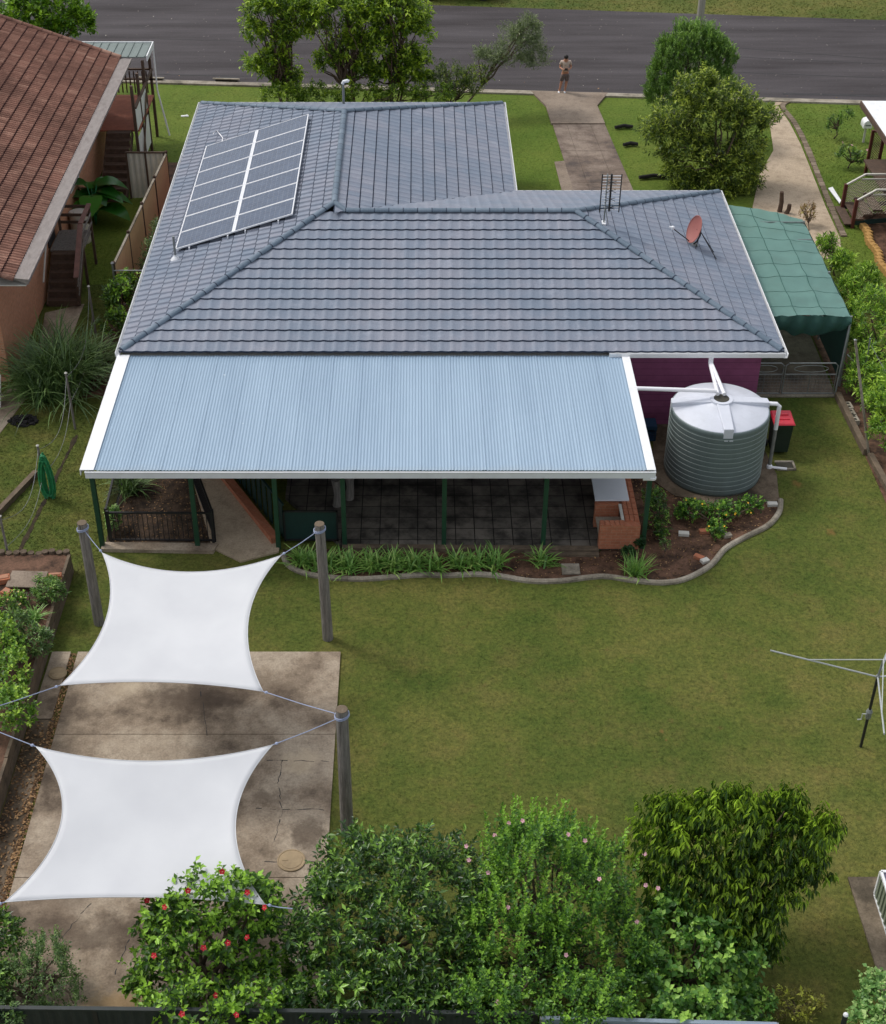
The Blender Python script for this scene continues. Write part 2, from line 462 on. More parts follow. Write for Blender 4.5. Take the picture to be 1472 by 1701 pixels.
# rolled kerb profile swept along the street edge
prof = [(-.16, .002), (-.08, .012), (.03, .05), (.10, .07), (.42, .07), (.43, 0)]
vs = []
for P_ in (Av, Bv):
    for o_, z in prof: vs.append(P_ + kp * o_ + Vector((0, 0, z)))
n = len(prof)
for i in range(n - 1): kb.add([vs[i], vs[i + 1], vs[n + i + 1], vs[n + i]], [(0, 3, 2, 1)])
NOGRASS.append([tuple((p)[:2]) for p in (Av - kp * .1, Bv - kp * .1, Bv + kp * .43, Av + kp * .43)])
struct(kb.build('kerb', M['kerb']))
# driveway: flared apron, then three strips with a joint
ground_poly('driveway_apron', pxl((882, 153), (1010, 156), (992, 177), (1005, 207), (916, 207), (907, 178)), 0., .074, M['apron'])
dv = MB()
d0, d1 = .0, .03
L0, L1 = g(918, 207), g(957, 330); R0, R1 = g(1005, 207), g(1058, 330)
def lerp(a, b, t): return a + (b - a) * t
def strip(m_, a0, b0, a1, b1, z0, z1, t0=0., t1=1., gap=.01):
    p = [lerp(a0, a1, t0), lerp(b0, b1, t0), lerp(b0, b1, t1), lerp(a0, a1, t1)]
    c = sum(p, Vector()) / 4
    m_.prism([tuple((q + (c - q).normalized() * gap)[:2]) for q in p], z0, z1)
ex = 1.6
L1 = lerp(L0, L1, ex); R1 = lerp(R0, R1, ex)
for f0, f1 in ((0, .27), (.27, .72), (.72, 1.)):
    a0, b0, a1, b1 = lerp(L0, R0, f0), lerp(L0, R0, f1), lerp(L1, R1, f0), lerp(L1, R1, f1)
    for t0, t1 in ((0, .24), (.24, .5), (.5, .74), (.74, 1.)):
        strip(dv, a0, b0, a1, b1, d0, d1, t0, t1, .015)
struct(dv.build('driveway', M['drive']))
NOGRASS.append([tuple(p[:2]) for p in (L0, R0, R1, L1)])
ground_poly('driveway_widening', pxl((921, 269), (941, 267), (975, 330), (985, 350), (944, 350), (934, 320)), 0., .026, M['apron'])
# neighbour's pale path with a stone border
pth = pxl((1289, 168), (1308, 166), (1292, 176), (1312, 205), (1330, 240), (1350, 290), (1372, 345), (1395, 395), (1400, 430), (1340, 430), (1250, 345), (1262, 290), (1285, 250), (1278, 200))
NOGRASS.append(pth)
pm = MB().prism(pth, 0, .03)
struct(pm.build('footpath', M['path']))
bl = [g(*p) for p in ((1310, 166), (1295, 177), (1315, 205), (1333, 240), (1353, 290), (1375, 345), (1396, 393))]
bm_ = MB(); rnd = random.Random(4)
sl = smooth_line([tuple(p[:2]) for p in bl], 8)
for i in range(len(sl) - 1):
    a, b = Vector((*sl[i], 0)), Vector((*sl[i + 1], 0)); d = (b - a); L = d.length; d.normalize(); nn = Vector((-d.y, d.x, 0))
    k = max(1, int(L / .22))
    for j in range(k):
        c = a + d * (L * (j + .5) / k) + nn * .12 * (1 if nn.x > 0 else -1)
        bm_.tint = rnd.random()
        bm_.box(c + Vector((0, 0, .025)), (L / k - .02, .2 + rnd.uniform(-.02, .02), .07), math.atan2(d.y, d.x) + rnd.uniform(-.05, .05))
M['stone'] = tilemat('border_stone', (110, 98, 84), (132, 118, 102), (150, 136, 120), .9, .1)
struct(bm_.build('path_border', M['stone']))
# rear slab with joints
sx0, sx1, sy1, sy0 = -7.62, -1.73, 25.05, 14.0
jy = [sy1, g(0, 1222).y, g(0, 1460).y, sy0]
sl_ = MB()
for i in range(3):
    sl_.prism([(sx0, jy[i + 1] + .008), (sx1, jy[i + 1] + .008), (sx1, jy[i] - .008), (sx0, jy[i] - .008)], 0, .05)
struct(sl_.build('concrete_slab', M['slab']))
cr = MB(); rc_ = random.Random(9)
for (u0, v0, u1, v1) in ((432, 1262, 545, 1264), (425, 1342, 540, 1345), (405, 1430, 575, 1431), (470, 1262, 462, 1300), (462, 1300, 468, 1345), (470, 1345, 455, 1400), (330, 1130, 345, 1222), (150, 1410, 210, 1411), (215, 1560, 190, 1620), (255, 1560, 235, 1640), (100, 1560, 150, 1500)):
    a, b_ = g(u0, v0, .0515), g(u1, v1, .0515); K = 10; pv = a
    for k in range(1, K + 1):
        q = a.lerp(b_, k / K) + Vector((rc_.uniform(-.02, .02), rc_.uniform(-.02, .02), 0)); w_ = rc_.uniform(.004, .022)
        if rc_.random() < .85: cr.bar(pv, q, w_, .002)
        pv = q
struct(cr.build('slab_crack', M['tar']))
NOGRASS.append([(sx0, sy0), (sx1, sy0), (sx1, sy1), (sx0, sy1)])
ls = MB(); ls.prism([(-8.22, 22.9), (-7.78, 22.9), (-7.78, 25.05), (-8.2, 25.05)], 0, .045)
struct(ls.build('side_slab', M['slab']))
ls = MB(); ls.prism([(-8.24, 14), (-7.7, 14), (-7.7, 22.88), (-8.24, 22.88)], 0, .02)
struct(ls.build('side_gutter_slab', M['slab2']))
NOGRASS.append([(-8.3, 14), (-7.6, 14), (-7.6, 25.05), (-8.3, 25.05)])
# curved garden bed with a concrete edging
edge_px = [(470, 922), (480, 940), (505, 953), (545, 960), (600, 963), (660, 959), (700, 956), (745, 957), (790, 955), (830, 958), (880, 966), (930, 966), (980, 960), (1010, 959), (1050, 965), (1100, 969), (1140, 962), (1180, 940), (1205, 912), (1240, 892), (1275, 874), (1294, 852), (1297, 832)]
edge = smooth_line(pxl(*edge_px), 5)
bed = edge + [(9.3, 31.9), (9.3, 33), (5.0, 33.5), (4.5, 28.8), (-3.3, 28.9)]
NOGRASS.append(bed)
struct(MB().prism(bed, 0, .012).build('garden_bed_soil', M['soil']))
em = MB()
prev = None
for i in range(len(edge)):
    a = Vector((*edge[max(i - 1, 0)], 0)); b = Vector((*edge[min(i + 1, len(edge) - 1)], 0)); d = (b - a).normalized(); nn = Vector((-d.y, d.x, 0)); c = Vector((*edge[i], 0))
    ring = [c + nn * o_ + Vector((0, 0, z)) for o_, z in ((-.07, 0), (-.065, .06), (-.03, .095), (.03, .095), (.065, .06), (.07, 0))]
    if prev: 
        for k in range(5): em.add([prev[k], prev[k + 1], ring[k + 1], ring[k]], [(0, 3, 2, 1)])
    prev = ring
tag(em.build('garden_edging', M['kerb'], loc=(0, 28, 0), smooth=True), 'wavy pale concrete edging strip between the lawn and the patio garden bed', 'garden edging')
# tank pad
tp = [tuple(g(*p)[:2]) for p in ((1085, 800), (1120, 825), (1180, 838), (1240, 840), (1294, 833), (1290, 790), (1270, 750), (1270, 700), (1085, 700))]
NOGRASS.append(tp)
struct(MB().prism(tp, 0, .05).build('tank_pad', M['slab2']))
# ground at the side of the house
ground_poly('side_soil', [(-9.6, 36), (-7.9, 36), (-7.9, 53), (-9.6, 53)], 0, .01, M['soil'], False)
# carport drive
cd = [(9.3, 36.15), (11.9, 36.15), (12.0, 45), (9.6, 45)]
ground_poly('carport_slab', cd, 0, .04, M['drive'])
# soil strip along the right fence
ground_poly('fence_line_soil', [(12.0, 24), (12.7, 24), (12.9, 36), (12.9, 41), (12.0, 41)], 0, .012, M['soil'])
# under the patio: paving, path, planter
kpav = NT('patio_paver'); pp = kpav.pos()
br = kpav.n('TexBrick'); br.offset = .5; br.inputs['Scale'].default_value = 1.; br.inputs['Brick Width'].default_value = .47; br.inputs['Row Height'].default_value = .47
br.inputs['Mortar Size'].default_value = .012; br.inputs['Color1'].default_value = lin((118, 112, 104)); br.inputs['Color2'].default_value = lin((96, 92, 86)); br.inputs['Mortar'].default_value = lin((26, 24, 22))
br.offset = 0.
kpav.l(pp, br.inputs[0])
nz = kpav.ramp(kpav.noise(pp, 1.6, 6, .7), [(.38, (.3, .3, .3, 1)), (.6, (1.2, 1.18, 1.15, 1))])
kpav.col(kpav.mix(1., br.outputs[0], nz, 'MULTIPLY')); M['paver'] = kpav.set(.6, 0, .5)
kpav.bump(br.outputs['Fac'], -.4, .01)
ground_poly('patio_floor', [(-1.9, 28.95), (5.0, 28.85), (5.0, 34.6), (-3.4, 34.6), (-3.4, 31)], 0, .11, M['paver'])
pe = MB(); pe.bar((-1.85, 28.86, .07), (4.42, 28.78, .07), .16, .14); pe.bar((2.6, 28.66, .04), (4.42, 28.62, .04), .12, .1)
tag(pe.build('timber_sleeper', M['sleeper'], bevel=.01, loc=(1.3, 28.8, 0)), 'long brown timber sleeper edging the front of the dark patio paving', 'sleeper')
ground_poly('patio_path', [(-5.05, 28.9), (-4.3, 28.35), (-3.4, 28.75), (-3.4, 29.06), (-5.6, 32.8), (-6.9, 34.5), (-7.4, 34.5), (-5.9, 31.9)], 0, .05, M['path'])
ground_poly('patio_front_strip', [(-7.75, 28.78), (-5.0, 28.7), (-4.9, 29.02), (-7.75, 29.06)], 0, .1, M['slab'])
ground_poly('planter_soil', [(-7.7, 29.1), (-5.02, 29.1), (-6.0, 32.0), (-7.2, 34.4), (-7.8, 34.4)], 0, .03, M['mulch'])

# ================================================================== main house
TP = .32; ZE = 2.6
def tile_slope(mb, e, n, o_, afun, bfun, smax, z0, tp, course, period, amp=.0075, lift=.042, rnd=None, samp=8, tv=.1, gap=.016, saw=0., bond=0.):
    """courses of wavy tiles on a slope. e: along-eave dir, n: up-slope plan dir, o_: origin; plan distances"""
    e = Vector((*e, 0)); n = Vector((*n, 0)); o_ = Vector((*o_, 0))
    J = int(math.ceil(smax / course - 1e-6))
    def wave(x, j=0):
        x = x + bond * period * (j % 2)
        return amp * math.cos(2 * PI * x / period) + .3 * amp * math.cos(4 * PI * x / period + .5) + saw * (.5 - (x / period + .25) % 1.)
    dx = period / samp
    for j in range(J):
        s0, s1 = j * course, min((j + 1) * course, smax)
        if s1 - s0 < .02: continue
        a0, b0, a1, b1 = afun(s0), bfun(s0), afun(s1), bfun(s1)
        xa, xb = min(a0, a1), max(b0, b1)
        if xb - xa < .05: break
        k0, k1 = int(math.ceil(xa / dx + .01)), int(math.floor(xb / dx - .01))
        X = [xa] + [k * dx for k in range(k0, k1 + 1)] + [xb]
        def rng_(x):
            lo, hi = s0, s1
            for e0, e1, sg in ((a0, a1, 1), (b0, b1, -1)):
                d0, d1 = sg * (x - e0), sg * (x - e1)      # inside where >= 0
                if d0 < -1e-9 and d1 > 1e-9: lo = max(lo, s0 + (s1 - s0) * d0 / (d0 - d1))
                elif d1 < -1e-9 and d0 > 1e-9: hi = min(hi, s0 + (s1 - s0) * d0 / (d0 - d1))
                elif d0 < -1e-9 or d1 < -1e-9: lo = hi = (s0 if d0 >= d1 else s1)
            return lo, max(lo, hi)
        vs = []
        def hz(s_): return (1 - (s_ - s0) / max(s1 - s0, 1e-6)) * lift * min(1, (s1 - s0) / course)
        for x in X:
            lo, hi = rng_(x); w0 = wave(x, j)
            mid = max(lo, hi - gap) if hi > s1 - 1e-4 else hi
            for s_, zoff in ((lo, -.004), (lo, hz(lo)), (hi, hz(hi) + .006), (mid, hz(mid) + .007)):
                p = o_ + e * x + n * s_
                vs.append(Vector((p.x, p.y, z0 + s_ * tp + w0 + zoff)))
        base = len(mb.v); mb.v += [tuple(v) for v in vs]
        tt = {}
        for k in range(len(X) - 1):
            x = (X[k] + X[k + 1]) / 2; tid = int(math.floor((x + bond * period * (j % 2)) / period + .25))
            if tid not in tt: tt[tid] = min(1, max(0, rnd.gauss(.5, tv)))
            q = base + k * 4
            mb.f.append((q, q + 4, q + 5, q + 1)); mb.m.append(1); mb.t.append(0.)  # lip face, coloured dark for the shade in the gap under the tile
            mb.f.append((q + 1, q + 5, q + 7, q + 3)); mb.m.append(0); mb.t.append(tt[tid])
            mb.f.append((q + 3, q + 7, q + 6, q + 2)); mb.m.append(1); mb.t.append(0.)  # strip just below the next course: its gap shadow painted in dark
def ridge_caps(mb, p0, p1, r=.092, seg=.42, rnd=None, zl=.02):
    p0, p1 = Vector(p0), Vector(p1); d = p1 - p0; L = d.length; d /= L
    n = max(1, int(round(L / seg))); s = L / n
    x = d.cross(Vector((0, 0, 1))).normalized(); y = x.cross(d).normalized()
    for i in range(n):
        a = p0 + d * (i * s) ; b = p0 + d * ((i + 1) * s + .04)
        ra, rb = r * 1.07, r * .95
        vs = []
        K = 8
        mb.tint = rnd.random() if rnd else .5
        for c, rr in ((a, ra), (b, rb)):
            for k in range(K + 1):
                th = PI * k / K
                vs.append(c + x * math.cos(th) * rr + y * (math.sin(th) * rr * .85 - zl))
        fs = [(k, k + 1, K + 2 + k, K + 1 + k) for k in range(K)]
        mb.add(vs, fs)
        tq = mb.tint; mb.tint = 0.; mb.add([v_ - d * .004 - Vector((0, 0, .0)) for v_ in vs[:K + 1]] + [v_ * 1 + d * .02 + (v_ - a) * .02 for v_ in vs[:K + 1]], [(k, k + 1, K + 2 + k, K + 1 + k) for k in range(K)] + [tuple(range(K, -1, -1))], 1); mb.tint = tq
    mb.tint = 0.
XL, XR, XI, YF, YM, YB = -7.88, 9.66, 3.1, 34.04, 44.36, 52.2
house = thing('house', 'large single storey house with a grey tiled hip roof and purple walls', 'house', (.9, 39.2, 0))
rr = random.Random(11)
rf = MB(); CO, PE = .369, .31
tile_slope(rf, (1, 0), (0, 1), (0, YF), lambda s: XL + s, lambda s: XR - s, 5.16, ZE, TP, CO, PE, rnd=rr)
tile_slope(rf, (0, 1), (1, 0), (XL, 0), lambda s: YF + s, lambda s: YB - s, 5.49, ZE, TP, CO, PE, rnd=rr, amp=.012, saw=.03, bond=.5, tv=.13, gap=.03, samp=10)
tile_slope(rf, (0, 1), (-1, 0), (XR, 0), lambda s: YF + s, lambda s: YM - s, 5.16, ZE, TP, CO, PE, rnd=rr, amp=.012, saw=-.025, bond=.5, tv=.13, gap=.03, samp=10)
tile_slope(rf, (1, 0), (0, -1), (0, YM), lambda s: XI - s, lambda s: XR - s, 5.16, ZE, TP, CO, PE, rnd=rr)
tile_slope(rf, (0, 1), (-1, 0), (XI, 0), lambda s: YM - s, lambda s: YB - s, 5.49, ZE, TP, CO, PE, rnd=rr, amp=.012, saw=-.025, bond=.5, tv=.13, gap=.03, samp=10)
tile_slope(rf, (1, 0), (0, -1), (0, YB), lambda s: XL + s, lambda s: XI - s, 5.49, ZE, TP, CO, PE, rnd=rr)
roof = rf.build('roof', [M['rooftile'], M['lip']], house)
zr, zw = ZE + 5.16 * TP, ZE + 5.49 * TP
rc = MB(); e_ = .05
ridge_caps(rc, (XL + .05, YF + .05, ZE + e_), (-2.39, 39.53, zw + e_), rnd=rr)
ridge_caps(rc, (XR - .05, YF + .05, ZE + e_), (XR - 5.16, 39.2, zr + e_), rnd=rr)
ridge_caps(rc, (XR - .05, YM - .05, ZE + e_), (XR - 5.16, 39.2, zr + e_), rnd=rr)
ridge_caps(rc, (-2.39, 39.53, zw + e_), (-2.05, 39.2, zr + e_), rnd=rr)
ridge_caps(rc, (-2.06, 39.2, zr + e_), (XR - 5.16, 39.2, zr + e_), rnd=rr)
ridge_caps(rc, (-2.39, 46.71, zw + e_), (-2.39, 39.53, zw + e_), rnd=rr)
ridge_caps(rc, (XL + .05, YB - .05, ZE + e_), (-2.39, 46.71, zw + e_), rnd=rr)
ridge_caps(rc, (XI - .05, YB - .05, ZE + e_), (-2.39, 46.71, zw + e_), rnd=rr)
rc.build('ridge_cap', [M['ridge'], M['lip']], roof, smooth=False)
# valley lining (dark metal) under the tiles
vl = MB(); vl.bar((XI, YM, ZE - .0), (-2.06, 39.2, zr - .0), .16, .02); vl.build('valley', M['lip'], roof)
# gutters
gt = MB()
def gutter(mb, a, b, out):
    """open box gutter: front face, base, top lip. out = outward unit"""
    a, b, o2 = Vector(a), Vector(b), Vector(out)
    pr = [(0, 0), (0, -.13), (.1, -.13), (.115, 0), (.1, .0), (.088, -.11), (.01, -.11)]
    vs = []
    for p in (a, b):
        for q, z in pr: vs.append(p + o2 * q + Vector((0, 0, z)))
    n = len(pr)
    fs = [(i, i + 1, n + i + 1, n + i) for i in range(n - 1)] + [tuple(range(n)), tuple(range(2 * n - 1, n - 1, -1))]
    mb.add(vs, fs)
zg = ZE + .01
gutter(gt, (5.05, YF + .02, zg), (XR + .02, YF + .02, zg), (0, -1, 0))
gutter(gt, (XR - .02, YF - .1, zg), (XR - .02, YM + .1, zg), (1, 0, 0))
gutter(gt, (XL + .02, YF - .05, zg), (XL + .02, YB + .1, zg), (-1, 0, 0))
gutter(gt, (XI - .02, YM + .1, zg), (XI - .02, YB + .1, zg), (1, 0, 0))
gutter(gt, (XL - .1, YB - .02, zg), (XI + .1, YB - .02, zg), (0, 1, 0))
gutter(gt, (XI, YM - .02, zg), (XR + .1, YM - .02, zg), (0, 1, 0))
gt.build('gutter', M['white'], house)
sf = MB(); 
sf.prism([(XL + .05, YF + .05), (XR - .05, YF + .05), (XR - .05, YM - .05), (XI - .05, YM - .05), (XI - .05, YB - .05), (XL + .05, YB - .05)], ZE - .16, ZE - .13)
sf.build('soffit', M['offwhite'], house)
# walls
kw = NT('purple_weatherboard'); po = kw.pos(); sp = kw.n('SeparateXYZ'); kw.l(po, sp.inputs[0])
saw = kw.math('FRACT', kw.math('MULTIPLY', sp.outputs[2], 5.0))
cw = kw.ramp(kw.noise(po, 3., 5, .6), [(.3, lin((134, 74, 108))), (.7, lin((152, 86, 124)))])
cw = kw.mix(kw.ramp(saw, [(.0, (1, 1, 1, 1)), (.08, (0, 0, 0, 1))]), cw, lin((88, 46, 70)))
kw.col(cw); kw.bump(saw, .5, .01); M['purple'] = kw.set(.6, 0, .3)
hw = MB(); hw.prism([(XL + .6, YF + .5), (9.22, YF + .5), (9.22, YM - .5), (XI - .5, YM - .5), (XI - .5, YB - .5), (XL + .6, YB - .5)], 0, ZE - .16)
hw.build('wall', M['purple'], house)
M['glass'] = simple('dark_window_glass', (28, 34, 40), .08, .1, 2., spec=.8)
def window(par, c, w_, h_, nrm):
    c = Vector(c); n = Vector(nrm); t = Vector((-n.y, n.x, 0))
    f = MB()
    f.bar(c - t * (w_ / 2) + n * .02 + Vector((0, 0, h_ / 2)), c + t * (w_ / 2) + n * .02 + Vector((0, 0, h_ / 2)), .05, .05)
    f.bar(c - t * (w_ / 2) + n * .02 - Vector((0, 0, h_ / 2)), c + t * (w_ / 2) + n * .02 - Vector((0, 0, h_ / 2)), .05, .05)
    for k in (-.5, 0, .5): f.bar(c + t * (w_ * k) + n * .02 - Vector((0, 0, h_ / 2 - .025)), c + t * (w_ * k) + n * .02 + Vector((0, 0, h_ / 2 - .025)), .05, .045)
    fr = f.build('window', M['white'], par)
    p = MB(); a = c - t * (w_ / 2) + n * .012; b = c + t * (w_ / 2) + n * .012; z = Vector((0, 0, h_ / 2))
    p.quad(a - z, b - z, b + z, a + z); p.build('pane', M['glass'], fr)
window(house, (-4.2, YF + .5, 1.5), 1.6, 1.1, (0, -1, 0)); window(house, (3.6, YF + .5, 1.5), 1.4, 1.1, (0, -1, 0))
window(house, (-1.0, YF + .5, 1.06), 1.9, 2.0, (0, -1, 0)); window(house, (9.22, 38.5, 1.5), 1.4, 1.0, (1, 0, 0)); window(house, (-7.28, 46, 1.5), 1.6, 1.0, (-1, 0, 0)); window(house, (-7.28, 40, 1.5), 1.2, 1.0, (-1, 0, 0))
# house downpipes that empty into the tank, tank overflow pipes
# ---- patio roof
patio = thing('patio_roof', 'wide pale blue corrugated patio roof with white edges on dark green posts', 'patio roof', (-1.1, 31.5, 0))
PX0, PX1, PY0, PY1 = -7.62, 5.40, 28.66, 34.05
pz1 = 2.5; pz0 = gy(600, 781, PY0).z
N = int((PX1 - PX0) / .0762 * 8)
xs = np.linspace(PX0, PX1, N + 1); rows = 9
ys = np.linspace(PY0, PY1, rows)
V = np.zeros((rows, N + 1, 3)); V[:, :, 0] = xs[None]; V[:, :, 1] = ys[:, None]
V[:, :, 2] = (pz0 + (pz1 - pz0) * (ys - PY0) / (PY1 - PY0))[:, None] + .0065 * np.cos(2 * np.pi * xs / .0762)[None]
lap = (np.abs(((xs - PX0) % .762) - .0381) < .045) * .007
V[:, :, 2] += lap[None]
V = V.reshape(-1, 3)
i = np.arange(rows - 1)[:, None] * (N + 1) + np.arange(N)[None]
Fc = np.stack([i, i + 1, i + N + 2, i + N + 1], -1).reshape(-1, 4)
kc = NT('pale_blue_corrugated_steel'); pc = kc.pos()
cc = kc.ramp(kc.noise(kc.map(pc, (1.3, .12, 1)), 1.2, 5, .6), [(.3, lin((136, 159, 180))), (.7, lin((150, 173, 193)))])
v = kc.n('TexVoronoi'); v.inputs['Scale'].default_value = 1.1; kc.l(pc, v.inputs['Vector'])
cc = kc.mix(kc.ramp(v.outputs['Distance'], [(.02, (.8, .8, .8, 1)), (.035, (0, 0, 0, 1))]), cc, lin((225, 232, 235)))
sy = kc.n('SeparateXYZ'); kc.l(pc, sy.inputs[0])
edge_d = kc.math('ADD', sy.outputs[1], kc.math('MULTIPLY', kc.noise(pc, 1.3, 5, .7), .5))
cc = kc.mix(kc.ramp(kc.math('SUBTRACT', edge_d, 28.6), [(.12, (.5, .5, .5, 1)), (.55, (0, 0, 0, 1))]), cc, lin((150, 158, 160)))
kc.col(cc); M['corr'] = kc.set(.38, .0, .5)
np_mesh('corrugated_sheet', V, Fc, M['corr'], patio, smooth=True)
for s_, xa, w_ in ((-1, PX0, .32), (1, PX1, .2)):
    b = MB(); xc = xa + s_ * (w_ / 2 - .03)
    b.bar((xc, PY0 - .03, pz0 + .03), (xc, PY1 - .02, pz1 + .03), w_, .02)
    b.bar((xc + s_ * w_ / 2, PY0 - .03, pz0 - .04), (xc + s_ * w_ / 2, PY1 - .02, pz1 - .04), .02, .16)
    b.build('barge_flashing', M['white'], patio, bevel=.004)
b = MB(); y = PY0 - .02
b.box(((PX0 + PX1) / 2, y - .05, pz0 - .09), (PX1 - PX0 + .34, .012, .17)); b.box(((PX0 + PX1) / 2, y + .0, pz0 - .17), (PX1 - PX0 + .34, .1, .012)); b.box(((PX0 + PX1) / 2, y - .055, pz0 - .002), (PX1 - PX0 + .36, .035, .02))
for s_ in (-1, 1): b.box(((PX0 + PX1) / 2 + s_ * ((PX1 - PX0) / 2 + .17), y, pz0 - .085), (.012, .11, .17))
b.build('gutter', M['gutter'], patio)
b = MB(); b.tube([(5.52, PY0 - .02, pz0 - .17), (5.52, PY0 - .02, pz0 - .22)], .09, 14); b.tube([(5.3, PY0 + .0, pz0 - .22), (5.56, PY0 + .0, pz0 - .22)], .06, 12)
b.build('rain_head', M['white'], patio, smooth=False)
b = MB()
for k in range(5): yy = PY0 + .25 + k * 1.2; b.bar((PX0 + .1, yy, pz0 - .05 + (pz1 - pz0) * (yy - PY0) / 5.39), (PX1 - .1, yy, pz0 - .05 + (pz1 - pz0) * (yy - PY0) / 5.39), .06, .07)
b.bar((PX0 + .1, 28.92, pz0 - .18), (PX1 - .1, 28.92, pz0 - .18), .06, .16)
b.build('rafter', M['darkgreen'], patio)
for xp in (-7.74, -5.4, -3.42, -1.79, .64, 3.07, 5.52):
    b = MB(); b.bar((xp, 28.95, 0), (xp, 28.95, pz0 - .1), .11, .11, up=(0, 1, 0)); b.build('post', M['darkgreen'], patio)
# ================================================================== things on the roof
def on_left(u, v, off=0.):
    """point on the left roof slope"""
    z = 3.
    for _ in range(30):
        p = g(u, v, z); z = ZE + (p.x - XL) * TP + off
    return g(u, v, z)
def on_right(u, v, off=0.):
    z = 3.
    for _ in range(30):
        p = g(u, v, z); z = ZE + (XR - p.x) * TP + off
    return g(u, v, z)
kp_ = NT('solar_cells'); uo = kp_.obj()
se = kp_.n('SeparateXYZ'); kp_.l(uo, se.inputs[0])
def lines(sock, per, wd):
    f = kp_.math('FRACT', kp_.math('ADD', kp_.math('DIVIDE', sock, per), 50.))
    return kp_.math('LESS_THAN', f, wd)
gx = kp_.math('MAXIMUM', lines(se.outputs[0], .158, .05), lines(se.outputs[1], .158, .05))
cell = kp_.ramp(kp_.noise(uo, 3., 4, .6), [(.3, lin((44, 60, 86))), (.7, lin((64, 80, 104)))])
kp_.col(kp_.mix(kp_.math('MULTIPLY', gx, .3), cell, lin((160, 165, 172))))
M['cells'] = kp_.set(.12, 0, .5)
M['alu'] = simple('aluminium_frame', (226, 228, 232), .4, .03, 4., metal=.2)
oA = on_left(293, 412, .14); oB = on_left(488, 357, .14); oC = on_left(511, 190, .14); oD = on_left(342, 243, .14)
px0 = (oA.x + oD.x) / 2; px1 = (oB.x + oC.x) / 2; py0 = (oA.y + oB.y) / 2; py1 = (oC.y + oD.y) / 2
pw = (px1 - px0) / 2; ph = (py1 - py0) / 7
ang = math.atan(TP); wl = pw / math.cos(ang)
def panel_proto():
    e = bpy.data.objects.new('solar_panel', None); col.objects.link(e)
    f = MB(); hw_, hh = wl / 2 - .008, ph / 2 - .006
    for s_ in (-1, 1):
        f.bar((-hw_, s_ * (hh - .018), 0), (hw_, s_ * (hh - .018), 0), .028, .04)
        f.bar((s_ * (hw_ - .018), -hh + .036, 0), (s_ * (hw_ - .018), hh - .036, 0), .032, .04)
    f.build('frame', M['alu'], e)
    c = MB(); c.box((0, 0, .004), (2 * hw_ - .07, 2 * hh - .07, .02)); c.build('glass_cells', M['cells'], e)
    return e
proto = panel_proto()
ords = ['bottom', 'second from the bottom', 'third from the bottom', 'middle', 'third from the top', 'second from the top', 'top']
for ci in range(2):
    for ri in range(7):
        x = px0 + pw * (ci + .5) + (-.012 if ci == 0 else .012); y = py0 + ph * (ri + .5)
        loc = (x, y, ZE + (x - XL) * TP + .14)
        o = proto if (ci, ri) == (0, 0) else dup(proto, loc)
        o.location = loc; o.rotation_euler = (0, -ang, 0)
        tag(o, '%s solar panel in the %s column on the grey tiled roof' % (ords[ri], ('left', 'right')[ci]), 'solar panel', 'solar panels on the left roof slope')
def roofz(x): return ZE + (x - XL) * TP
rk = thing('mounting_rack', 'aluminium rail frame standing under the solar panels, four small feet showing at their lower edge', 'rack', (px0, py0, roofz(px0)))
rb = MB()
for f_ in (.12, .45, .6, .88):
    x = px0 + (px1 - px0) * f_
    rb.bar((x, py0 - .06, roofz(x) + .09), (x, py1 + .04, roofz(x) + .09), .04, .04)
    for y in (py0 - .04, py0 + 2, py0 + 4, py1 - .1): rb.bar((x, y, roofz(x) + .01), (x, y, roofz(x) + .09), .04, .05, up=(0, 1, 0))
xm = (px0 + px1) / 2; rb.bar((xm, py0, roofz(xm) + .145), (xm, py1, roofz(xm) + .145), .045, .03)
rb.build('rail', M['alu'], rk)
c0 = on_left(368, 233, .03); c1 = on_left(357, 222, .03)
cp = MB(); cp.tube([c0 + Vector((.05, -.35, .05)), c0 + Vector((.06, -.05, .1)), c0 + Vector((0, .12, .1)), c1 + Vector((.05, .1, .08)), c1 + Vector((-.05, 0, .02)), c1 + Vector((-.05, -.05, -.03))], .02, 6)
tag(cp.build('conduit', M['pvc'], loc=tuple(c0), smooth=True), 'thin white curled cable conduit on the roof above the solar panels', 'conduit')
vpz = on_left(292, 430)
vp = thing('vent_pipe', 'short grey vent pipe standing on a pale patch of tiles below the solar panels', 'vent pipe', tuple(vpz))
b = MB(); b.tube([vpz - Vector((0, 0, .05)), vpz + Vector((0, 0, .72))], .035, 10); b.build('pipe', M['galv'], vp)
b = MB(); b.lathe([(.16, -.02), (.12, .03), (.05, .1), (.04, .14)], vpz, 12); b.build('flashing', M['gutter'], vp)
# vent with bent top behind the back ridge
q = gy(571, 172, 51.2)
vq = thing('vent_pipe', 'slim grey vent pipe with a bent cap rising behind the back roof edge', 'vent pipe', (q.x, 51.2, roofz(XL) + .3))
t_ = gy(571, 135, 51.2)
b = MB(); b.tube([(q.x, 51.2, 2.85), (q.x, 51.2, t_.z - .05)], .045, 10); b.build('pipe', M['galv'], vq)
b = MB(); b.tube([(q.x - .02, 51.2, t_.z - .08), (q.x + .02, 51.2, t_.z), (q.x + .16, 51.2, t_.z + .03), (q.x + .2, 51.2, t_.z + .0)], .06, 10); b.build('cap', M['gutter'], vq)
